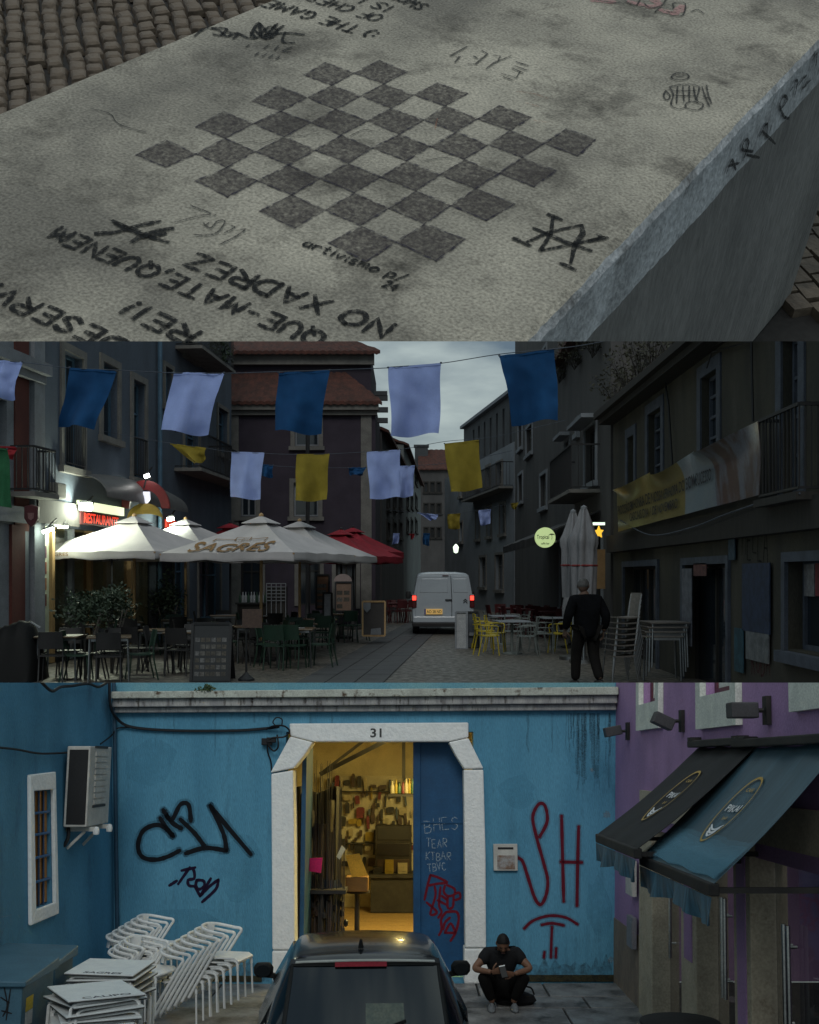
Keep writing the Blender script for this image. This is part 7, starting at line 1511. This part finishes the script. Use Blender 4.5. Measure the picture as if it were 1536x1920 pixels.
FC1 = Fac((-4.2, 9.35), (cz.x, 9.35), True)
spray('black_scribble', [[(8,1850),(14,1885),(6,1905)], [(2,1870),(18,1880)], [(20,1855),(12,1912)], [(4,1895),(22,1900)]], 1.6, m_cable, None, FC1, c1)
cz2 = P3(100, 1806, 10.45); cabinet(-4.15, cz2.x+.02, 10.45, 11.0, cz2.z-.03, 'smaller blue grey utility cabinet behind the front cabinet')
# ---- small round table at the lower right
rt = thing('round_table', 'dark round table cropped at the bottom beside the purple building', 'table', P3(1275, 1990, 9.07), T3)
c = P3(1275, 1914, 9.07); mb = MB(); mb.lathe([(.30, -.03), (.32, -.02), (.32, -.004), (.305, 0)], 28, c); mb.build('table_top', m_dark, rt, smooth=True)
mb = MB(); mb.lathe([(.22, 0), (.22, .02), (.03, .05), (.03, c.z-.035)], 16, (c.x, c.y, 0)); mb.build('stem', m_dark, rt, smooth=True)
# ---- parked car seen from behind
def car():
    cx0, y0 = -.30, 7.36
    t = thing('parked_car', 'black hatchback parked facing the doorway, seen from behind and above', 'car', (cx0, y0+1.9, 0), T3)
    # stations: y, z_top, half width at roof, half width at belt, z belt
    st = [(0.00, .98, .55, .69, .94), (.10, 1.09, .55, .70, .95), (.27, 1.28, .55, .715, .955), (.42, 1.425, .55, .73, .96), (.62, 1.455, .56, .755, .96), (1.0, 1.48, .57, .78, .95), (1.4, 1.475, .55, .815, .94), (1.72, 1.44, .54, .815, .93), (1.95, 1.35, .54, .815, .92), (2.3, 1.16, .56, .81, .92), (2.62, .98, .62, .80, .93), (3.2, .93, .60, .78, .86), (3.65, .82, .5, .70, .76)]
    prof = []
    for (y, zt, wr_, wb, zb) in st:
        zb = min(zb, zt-.02)
        h = []
        for s_ in range(7): a = s_/6; h.append((wr_*(a*.86), zt-.022*(a*a)))
        h += [(wr_*.94, zt-.035), (wr_*.99, zt-.065), (wr_+(wb-wr_)*.5, zb+(zt-zb)*.45), (wb-.015, zb+.02), (wb+.02, zb-.05), (wb+.03, .62), (wb, .30), (wb-.06, .20)]
        prof.append([Vector((cx0+x, y0+y, z)) for x, z in h])
    n = len(prof[0]); vs = []
    for p in prof: vs += [Vector((2*cx0-v.x, v.y, v.z)) for v in p[:0:-1]]+p
    k = 2*n-1; fs = [(i*k+j, i*k+j+1, (i+1)*k+j+1, (i+1)*k+j) for i in range(len(prof)-1) for j in range(k-1)]
    fs += [tuple(range(k))[::-1], tuple(range((len(prof)-1)*k, len(prof)*k)), ]
    mb = MB(); mb.add(vs, fs); body = mb.build('body', m_carp, t, smooth=50)
    # rear window, a curved pane set into the hatch
    def hatch(u, v, off):
        a = v; y = .015+.385*a; zt = .99+.415*a; w_ = (.565-.045*a); x = (2*u-1)*w_
        return Vector((cx0+x, y0+y-.012-off+.05*(2*u-1)**2, zt-.015+off*.6-.012*(2*u-1)**2))
    mb = MB(); mb.grid(10, 6, lambda u, v: hatch(u, v, .050)); rw = mb.build('rear_window', m_glassd, t, smooth=True, fix=False)
    mb = MB()
    edge = [hatch(i/10, 0, .048) for i in range(11)]+[hatch(1, i/6, .048) for i in range(1, 7)]+[hatch(1-i/10, 1, .048) for i in range(1, 11)]+[hatch(0, 1-i/6, .048) for i in range(1, 6)]
    mb.tube(edge, .016, 5, closed=True); mb.build('window_seal', m_rubber, rw, smooth=True)
    # paper on the parcel shelf and sticker seen on the glass
    mb = MB(); mb.grid(4, 2, lambda u, v: hatch(.50+.24*u, .14+.34*v, .0535)); mb.build('paper_reflection', M('pale_paper', (.16,.17,.13), (.10,.12,.10), scale=20, rough=.3), rw, fix=False)
    mb = MB(); c = hatch(.40, .055, .055); mb.add([c+Vector((.058*math.cos(a*.3927), 0.010*math.sin(a*.3927)*-1, .024*math.sin(a*.3927))) for a in range(16)], [tuple(range(16))]); mb.build('window_sticker', M('green_sticker', (.25,.42,.30), rough=.5), rw, fix=False)
    mb = MB(); mb.tube([hatch(.43, .0, .06), hatch(.60, .13, .068), hatch(.745, .25, .064)], [.012, .010, .006], 6); mb.bar(hatch(.50, .045, .08), hatch(.745, .235, .08), .014, .02); mb.build('wiper', m_rubber, rw, smooth=True)
    # spoiler with brake light
    mb = MB(); f = lambda u, v: Vector((cx0+(2*u-1)*.54, y0+.37+.10*v+.06*(2*u-1)**2, 1.418+.028*v-.022*(2*u-1)**2)); mb.slab(12, 3, f, lambda u, v: f(u, v)-Vector((0, -.01, .03))); mb.build('spoiler', m_carp, t, smooth=True)
    mb = MB(); mb.slab(8, 1, lambda u, v: f(.30+.34*u, 0)+Vector((0, -.062, .022-.03*v)), lambda u, v: f(.30+.34*u, 0)+Vector((0, -.045, .022-.03*v))); mb.build('brake_light', M('red_lens', (.55,.03,.06), rough=.25), t)
    mb = MB(); mb.slab(12, 1, lambda u, v: f(.04+.92*u, 0)+Vector((0, -.056, .030-.006*v)), lambda u, v: f(.04+.92*u, 0)+Vector((0, .002, .030-.006*v))); mb.build('spoiler_trim', m_ac, t)
    mb = MB(); mb.tube([(cx0-.03, y0+.72, 1.468), (cx0-.03, y0+.70, 1.53)], [.022, .008], 8); mb.build('aerial', m_rubber, t, smooth=True)
    for s_ in (-1, 1):
        # side glass
        q = [(.44, .97, 1.33), (1.75, .96, 1.33), (2.42, .965, 1.02)]
        mb = MB(); g_ = lambda u, v, o_: Vector((cx0+s_*((.745+.03*u-(.196-.01*u)*v)+o_), y0+(.50+.15*v)+(1.75-.55*v)*u, 1.0+.34*v))
        mb.slab(6, 3, lambda u, v: g_(u, v, .004), lambda u, v: g_(u, v, -.02)); mb.build('side_window', m_glassd, t, smooth=True)
        mb = MB(); mx_ = cx0+s_*.875; my = y0+2.28
        mb.lathe([(.0, -.055), (.06, -.05), (.085, -.02), (.088, .03), (.06, .065), (0, .07)], 12, (mx_, my, 1.03), 1.0, .55); mb.bar((cx0+s_*.74, my+.02, .98), (mx_, my, 1.0), .05, .04); mo = mb.build('wing_mirror', m_rubber, t, smooth=True)
        mb = MB(); mb.add([(mx_+.065*math.cos(a*.524), my-.05, 1.035+.05*math.sin(a*.524)) for a in range(12)], [tuple(range(12))]); mb.build('mirror_glass', m_glassd, mo)
        mb = MB(); mb.box(cx0+s_*.66-.1, cx0+s_*.66+.1, y0-.02, y0+.1, .62, .90); mb.build('tail_light', M('red_tail', (.2,.01,.012), rough=.2), t, bevel=.02)
        for yw in (.62, 3.0):
            mb = MB(); Mw = Matrix.Translation((cx0+s_*.74, y0+yw, .30)) @ Matrix.Rotation(R(90), 4, 'Y'); v0 = len(mb.v); mb.lathe([(.20, -.1), (.29, -.1), (.30, -.06), (.30, .06), (.29, .1), (.20, .1)], 20); mb.v[v0:] = [Mw @ v for v in mb.v[v0:]]; mb.build('wheel', m_rubber, t, smooth=True)
    t.matrix_world = T3 @ Matrix.Translation((cx0, y0+1.9, 0)) @ Matrix.Translation((-.085, 0, 0)) @ Matrix.Rotation(R(3), 4, 'Z') @ Matrix.Diagonal((.97, 1, 1, 1))
    return t
car()

# =====================================================================================================
# PEOPLE
# =====================================================================================================
m_skin = M('brown_skin', (.22, .115, .07), (.19, .095, .058), scale=12, rough=.55, fine=.06)
m_skin2 = M('weathered_skin', (.09, .055, .04), rough=.6, fine=.06)
m_tee = M('black_cotton', (.008, .0085, .010), (.006, .0065, .008), scale=8, rough=.9, bump=.1, bscale=90)
m_trou = M('dark_trousers', (.008, .0075, .007), (.006, .0055, .0055), spec=.15, scale=8, rough=.9, bump=.1, bscale=70)
m_jack = M('black_jacket', (.006, .0065, .008), (.004, .0045, .0055), scale=6, spec=.05, rough=.95, bump=.15, bscale=25)
m_hairb = M('black_hair', (.006, .005, .005), rough=.6, bump=.4, bscale=150); m_hairg = M('grey_hair', (.07, .07, .07), (.04, .04, .04), scale=30, rough=.8, bump=.4, bscale=150)
m_shoe = M('grey_socks', (.20, .21, .22), (.15, .16, .17), scale=20, rough=.8); m_shoeb = M('black_shoes', (.012, .012, .012), rough=.5)
def skin(name, mat, parent, V, E, root, sub=2):
    me = bpy.data.meshes.new(name); ks = list(V); idx = {k: i for i, k in enumerate(ks)}
    bm = bmesh.new(); lay = bm.verts.layers.skin.verify(); vv = []
    for k in ks:
        p, r_ = V[k]; v = bm.verts.new(p); v[lay].radius = (r_, r_) if not isinstance(r_, tuple) else r_; v[lay].use_root = (k == root); vv.append(v)
    for a_, b_ in E: bm.edges.new((vv[idx[a_]], vv[idx[b_]]))
    bm.to_mesh(me); bm.free(); me.materials.append(mat)
    o = bpy.data.objects.new(name, me); COL.objects.link(o); o.parent = parent
    s_ = o.modifiers.new('skin', 'SKIN'); s_.use_smooth_shade = True
    u = o.modifiers.new('sub', 'SUBSURF'); u.levels = sub; u.render_levels = sub
    return o
def head(parent, c, rot, mskin, mhair, hairline=.05):
    Mh = Matrix.Translation(Vector(c)) @ rot     # face looks along -y, up +z
    def f(u, v, g=0.0):
        th, ph = u*2*math.pi, (v-.5)*math.pi; x, y, z = math.cos(ph)*math.cos(th), math.cos(ph)*math.sin(th), math.sin(ph)
        w_ = .076*(1-.28*max(0, -z)**1.5); dp = .096*(1-.10*max(0, -z)); p = Vector((x*w_, y*dp, z*.118))
        if y < 0:
            p.y -= .022*math.exp(-((p.x/.016)**2+((p.z+.018)/.026)**2))       # nose
            p.y += .010*math.exp(-(((abs(p.x)-.031)/.016)**2+((p.z-.012)/.014)**2))  # eye sockets
            p.y -= .006*math.exp(-((p.x/.03)**2+((p.z+.062)/.010)**2)); p.y -= .010*math.exp(-((p.x/.03)**2+((p.z+.098)/.016)**2))
        return Mh @ (p*(1+g))
    mb = MB(); mb.grid(36, 26, lambda u, v: f(u, .001+.998*v)); h = mb.build('head', mskin, parent, smooth=80, base=(0, 0, 0))
    for s_ in (-1, 1):
        mb = MB(); mb.lathe([(0, -.008), (.007, -.004), (.007, .004), (0, .008)], 10); mb.v = [Mh @ (Matrix.Translation((s_*.031, -.083, .012)) @ Vector((v.x, v.y*.6, v.z*.7))) for v in mb.v]; mb.build('eye', m_tee, h, smooth=True, base=(0, 0, 0))
        mb = MB(); mb.lathe([(0, -.032), (.014, -.02), (.018, .008), (.010, .028), (0, .033)], 8); mb.v = [Mh @ (Matrix.Translation((s_*.078, .008, -.005)) @ Vector((v.x*.5, v.y, v.z))) for v in mb.v]; mb.build('ear', mskin, h, smooth=True, base=(0, 0, 0))
        mb = MB(); mb.tube([Mh @ Vector((s_*.016, -.098, .030)), Mh @ Vector((s_*.032, -.096, .034)), Mh @ Vector((s_*.046, -.084, .028))], .0045, 5); mb.build('eyebrow', mhair, h, base=(0, 0, 0))
    mb = MB(); mb.tube([Mh @ Vector((-.022, -.093, -.060)), Mh @ Vector((0, -.101, -.058)), Mh @ Vector((.022, -.093, -.060))], .0045, 5); mb.build('mouth', M('lips', (.12,.05,.045), rough=.5), h, base=(0, 0, 0))
    mb = MB()
    def hf(u, v):
        th = u*2*math.pi; back = (math.sin(th)+1)/2; lim = lerp(.72, .40, min(1, back*1.25)); vv_ = lim+(1-lim)*v
        p = f(u, vv_, .0); q = Mh.inverted() @ p; e = 1.055+.05*noise.noise(q*90); k = Vector((q.x*e, q.y*(e+.02), q.z*(e if q.z > 0 else 1.0)+.006)); return Mh @ k
    mb.grid(36, 14, lambda u, v: hf(u, .999*v)); mb.build('hair', mhair, h, smooth=80, base=(0, 0, 0), fix=False)
    return h
def hand(parent, wrist, direc, palmn, mskin, curl=.9, name='hand'):
    """five bent fingers from a palm; direc = wrist to knuckles, palmn = palm normal (fingers curl towards it)"""
    d = Vector(direc).normalized(); n = Vector(palmn); n = (n-d*n.dot(d)).normalized(); s_ = d.cross(n); w_ = Vector(wrist); mb = MB()
    f = lambda u, v: w_+d*(.095*v)+s_*((u-.5)*(.055+.03*v))
    mb.slab(4, 4, lambda u, v: f(u, v)+n*(.013-.010*(2*u-1)**2), lambda u, v: f(u, v)-n*(.013-.008*(2*u-1)**2))
    for k, L_ in enumerate((.065, .078, .083, .072)):
        b = w_+d*.090+s_*((k-1.5)/1.5*-.033); c1_, c2_, c3_ = curl*.5, curl*1.15, curl*1.7; P = [b]
        for a_, l_ in ((c1_, .45), (c2_, .32), (c3_, .23)): P.append(P[-1]+(d*math.cos(a_)+n*math.sin(a_))*(L_*l_))
        mb.tube(catmull(P, 3), [.0092-.0003*i for i in range(10)], 6)
    b = w_+d*.03+s_*.035; P = [b, b+(d*.6+s_*.75+n*.25)*.035, b+(d*.9+s_*.75+n*.5)*.062]; mb.tube(catmull(P, 3), [.011, .011, .0105, .010, .0095, .009, .008], 6)
    return mb.build(name, mskin, parent, smooth=60, base=(0, 0, 0))
# ---- the squatting man
sq_b = G3(944, 1893)
pn = thing('person', 'person in black tee and grey socks squatting by the blue wall with a phone', 'person', sq_b, T3, None, rot=Matrix.Scale(.95, 4))
V = {'pel': ((0,.26,.24), .135), 'sp': ((0,.22,.42), .125), 'ch': ((0,.12,.58), .135), 'nk': ((0,.05,.68), .062), 'hd': ((0,.0,.74), .05),
     'shl': ((-.19,.08,.62), .062), 'ell': ((-.355,-.05,.475), .044), 'wrl': ((-.155,-.24,.475), .030), 'shr': ((.19,.08,.62), .062), 'elr': ((.335,-.05,.475), .044), 'wrr': ((.115,-.24,.455), .030),
     'hpl': ((-.12,.22,.23), .095), 'knl': ((-.245,-.12,.42), .066), 'cal': ((-.19,-.07,.25), .055), 'anl': ((-.13,-.02,.075), .036), 'hpr': ((.12,.22,.23), .095), 'knr': ((.25,-.12,.41), .066), 'car': ((.18,-.07,.25), .055), 'anr': ((.115,-.02,.075), .036)}
E_ = [('pel','sp'),('sp','ch'),('ch','nk'),('nk','hd'),('ch','shl'),('shl','ell'),('ell','wrl'),('ch','shr'),('shr','elr'),('elr','wrr'),('pel','hpl'),('hpl','knl'),('knl','cal'),('cal','anl'),('pel','hpr'),('hpr','knr'),('knr','car'),('car','anr')]
skin('body', m_skin, pn, V, E_, 'pel')
T_ = {'pel': ((0,.26,.28), .148), 'sp': ((0,.22,.42), .150), 'ch': ((0,.12,.57), .152), 'nk': ((0,.06,.665), .078), 'shl': ((-.185,.08,.622), .098), 'sl': ((-.29,.0,.54), .074), 'shr': ((.185,.08,.622), .098), 'sr': ((.282,.0,.54), .074)}
skin('tee_shirt', m_tee, pn, T_, [('pel','sp'),('sp','ch'),('ch','nk'),('ch','shl'),('shl','sl'),('ch','shr'),('shr','sr')], 'pel')
L_ = {'pel': ((0,.27,.23), .150), 'hpl': ((-.12,.22,.23), .108), 'knl': ((-.247,-.125,.415), .082), 'cal': ((-.195,-.075,.25), .073), 'anl': ((-.14,-.03,.115), .054), 'hpr': ((.12,.22,.23), .108), 'knr': ((.252,-.125,.405), .082), 'car': ((.185,-.075,.25), .073), 'anr': ((.125,-.03,.115), .054)}
skin('trousers', m_trou, pn, L_, [('pel','hpl'),('hpl','knl'),('knl','cal'),('cal','anl'),('pel','hpr'),('hpr','knr'),('knr','car'),('car','anr')], 'pel')
head(pn, (0, -.065, .775), Matrix.Rotation(R(42), 4, 'X'), m_skin, m_hairb)
hand(pn, (-.150, -.245, .475), (.85, -.25, .25), (.2, .9, .35), m_skin, 1.0)
hand(pn, (.110, -.245, .452), (-.85, -.25, .05), (-.2, .9, .35), m_skin, 1.1)
for x in (-.135, .118):
    mb = MB(); mb.lathe([(0, -.0), (.045, .0), (.05, .02), (.045, .05), (.02, .085), (0, .09)], 14); s0 = -1 if x < 0 else 1
    mb.v = [Vector((x+s0*.012+v.x*.95+s0*-.06*(v.y), -.085+v.y*2.5, v.z*(1.0 if v.y > -.01 else .62)+.002)) for v in mb.v]; mb.build('sock_shoe', m_shoe, pn, smooth=60, base=(0, 0, 0))
ph = thing('phone', 'small dark phone held in both hands by the squatting person', 'phone', sq_b+Vector((-.01, -.33, .47)), T3)
mb = MB(); Mp = Matrix.Translation(sq_b+Vector((-.02, -.315, .475))) @ Matrix.Rotation(R(-35), 4, 'X') @ Matrix.Rotation(R(-12), 4, 'Y'); mb.box(-.036, .036, -.005, .004, -.072, .072, Mp); mb.build('case', m_shoeb, ph, bevel=.004)
mb = MB(); mb.box(-.034, .034, -.007, -.0055, .056, .068, Mp); mb.build('camera_strip', m_metalw, ph)
bg_ = thing('black_mass', 'low black mass on the ground behind the squatting person', 'bag', sq_b+Vector((.16, .24, 0)), T3)  # low black rounded mass with a small loop on top
mb = MB(); mb.lathe([(.0, 0), (.14, .0), (.17, .04), (.15, .10), (.08, .14), (0, .15)], 16, sq_b+Vector((.16, .28, 0)), 1.5, .8); mb.build('mass_body', m_tee, bg_, smooth=True)
mb = MB(); c = sq_b+Vector((.3, .22, .14)); mb.tube(catmull([c+Vector((-.1,0,0)), c+Vector((-.06,-.03,.07)), c+Vector((.04,-.03,.06)), c+Vector((.08,0,-.02))], 4), .01, 6); mb.build('top_loop', m_tee, bg_)
# ---- the walking man
wx = P2(1100, 1080, 17.0)
pw_ = thing('person', 'grey haired person in a dark coat walking away past the folded parasols', 'person', (wx.x, 17.0, 0), T2, None, rot=Matrix.Rotation(R(16), 4, 'Z') @ Matrix.Diagonal((1.2, 1.1, 1.0, 1)))
V = {'pel': ((0,0,.92), .125), 'sp': ((.0,0,1.10), .125), 'ch': ((-.005,.02,1.30), .135), 'nk': ((-.01,.05,1.46), .058), 'hd': ((-.012,.06,1.53), .05),
     'shl': ((-.185,.02,1.37), .066), 'ell': ((-.27,-.02,1.10), .046), 'wrl': ((-.265,.10,.88), .032), 'shr': ((.185,.02,1.37), .066), 'elr': ((.26,-.06,1.10), .046), 'wrr': ((.25,.0,.86), .032),
     'hpl': ((-.095,0,.88), .088), 'knl': ((-.11,.10,.50), .060), 'anl': ((-.11,.12,.09), .040), 'hpr': ((.095,0,.88), .088), 'knr': ((.10,.0,.49), .060), 'anr': ((.11,-.20,.11), .040)}
E_ = [('pel','sp'),('sp','ch'),('ch','nk'),('nk','hd'),('ch','shl'),('shl','ell'),('ell','wrl'),('ch','shr'),('shr','elr'),('elr','wrr'),('pel','hpl'),('hpl','knl'),('knl','anl'),('pel','hpr'),('hpr','knr'),('knr','anr')]
skin('body', m_skin2, pw_, V, E_, 'pel')
J = {'hem': ((0,0,.72), .172), 'pel': ((0,0,.90), .174), 'sp': ((.0,0,1.10), .172), 'ch': ((-.005,.02,1.30), .170), 'nk': ((-.01,.045,1.45), .082), 'shl': ((-.185,.02,1.37), .088), 'ell': ((-.275,-.02,1.10), .068), 'wrl': ((-.267,.09,.90), .054), 'shr': ((.185,.02,1.37), .088), 'elr': ((.265,-.06,1.10), .068), 'wrr': ((.252,-.005,.89), .054)}
skin('coat', m_jack, pw_, J, [('hem','pel'),('pel','sp'),('sp','ch'),('ch','nk'),('ch','shl'),('shl','ell'),('ell','wrl'),('ch','shr'),('shr','elr'),('elr','wrr')], 'hem')
L_ = {'pel': ((0,0,.90), .14), 'hpl': ((-.095,0,.86), .105), 'knl': ((-.11,.10,.50), .080), 'anl': ((-.11,.12,.07), .066), 'hpr': ((.095,0,.86), .105), 'knr': ((.10,.0,.49), .080), 'anr': ((.11,-.19,.10), .066)}
skin('trousers', m_trou, pw_, L_, [('pel','hpl'),('hpl','knl'),('knl','anl'),('pel','hpr'),('hpr','knr'),('knr','anr')], 'pel')
head(pw_, (-.015, .075, 1.59), Matrix.Rotation(R(180-35), 4, 'Z') @ Matrix.Rotation(R(12), 4, 'X'), m_skin2, m_hairg)
hand(pw_, (-.266, .105, .885), (0, .25, -1), (.9, .3, .1), m_skin2, .6); hand(pw_, (.25, .005, .865), (0, .2, -1), (-.9, .3, .1), m_skin2, .6)
for x, y, z in ((-.11, .16, 0), (.11, -.15, .03)):
    mb = MB(); mb.lathe([(0, 0), (.048, 0), (.05, .03), (.045, .07), (0, .10)], 12); mb.v = [Vector((x+v.x, y+v.y*2.6, z+v.z*(1 if v.y < .02 else .7))) for v in mb.v]; mb.build('shoe', m_shoeb, pw_, smooth=60, base=(0, 0, 0))
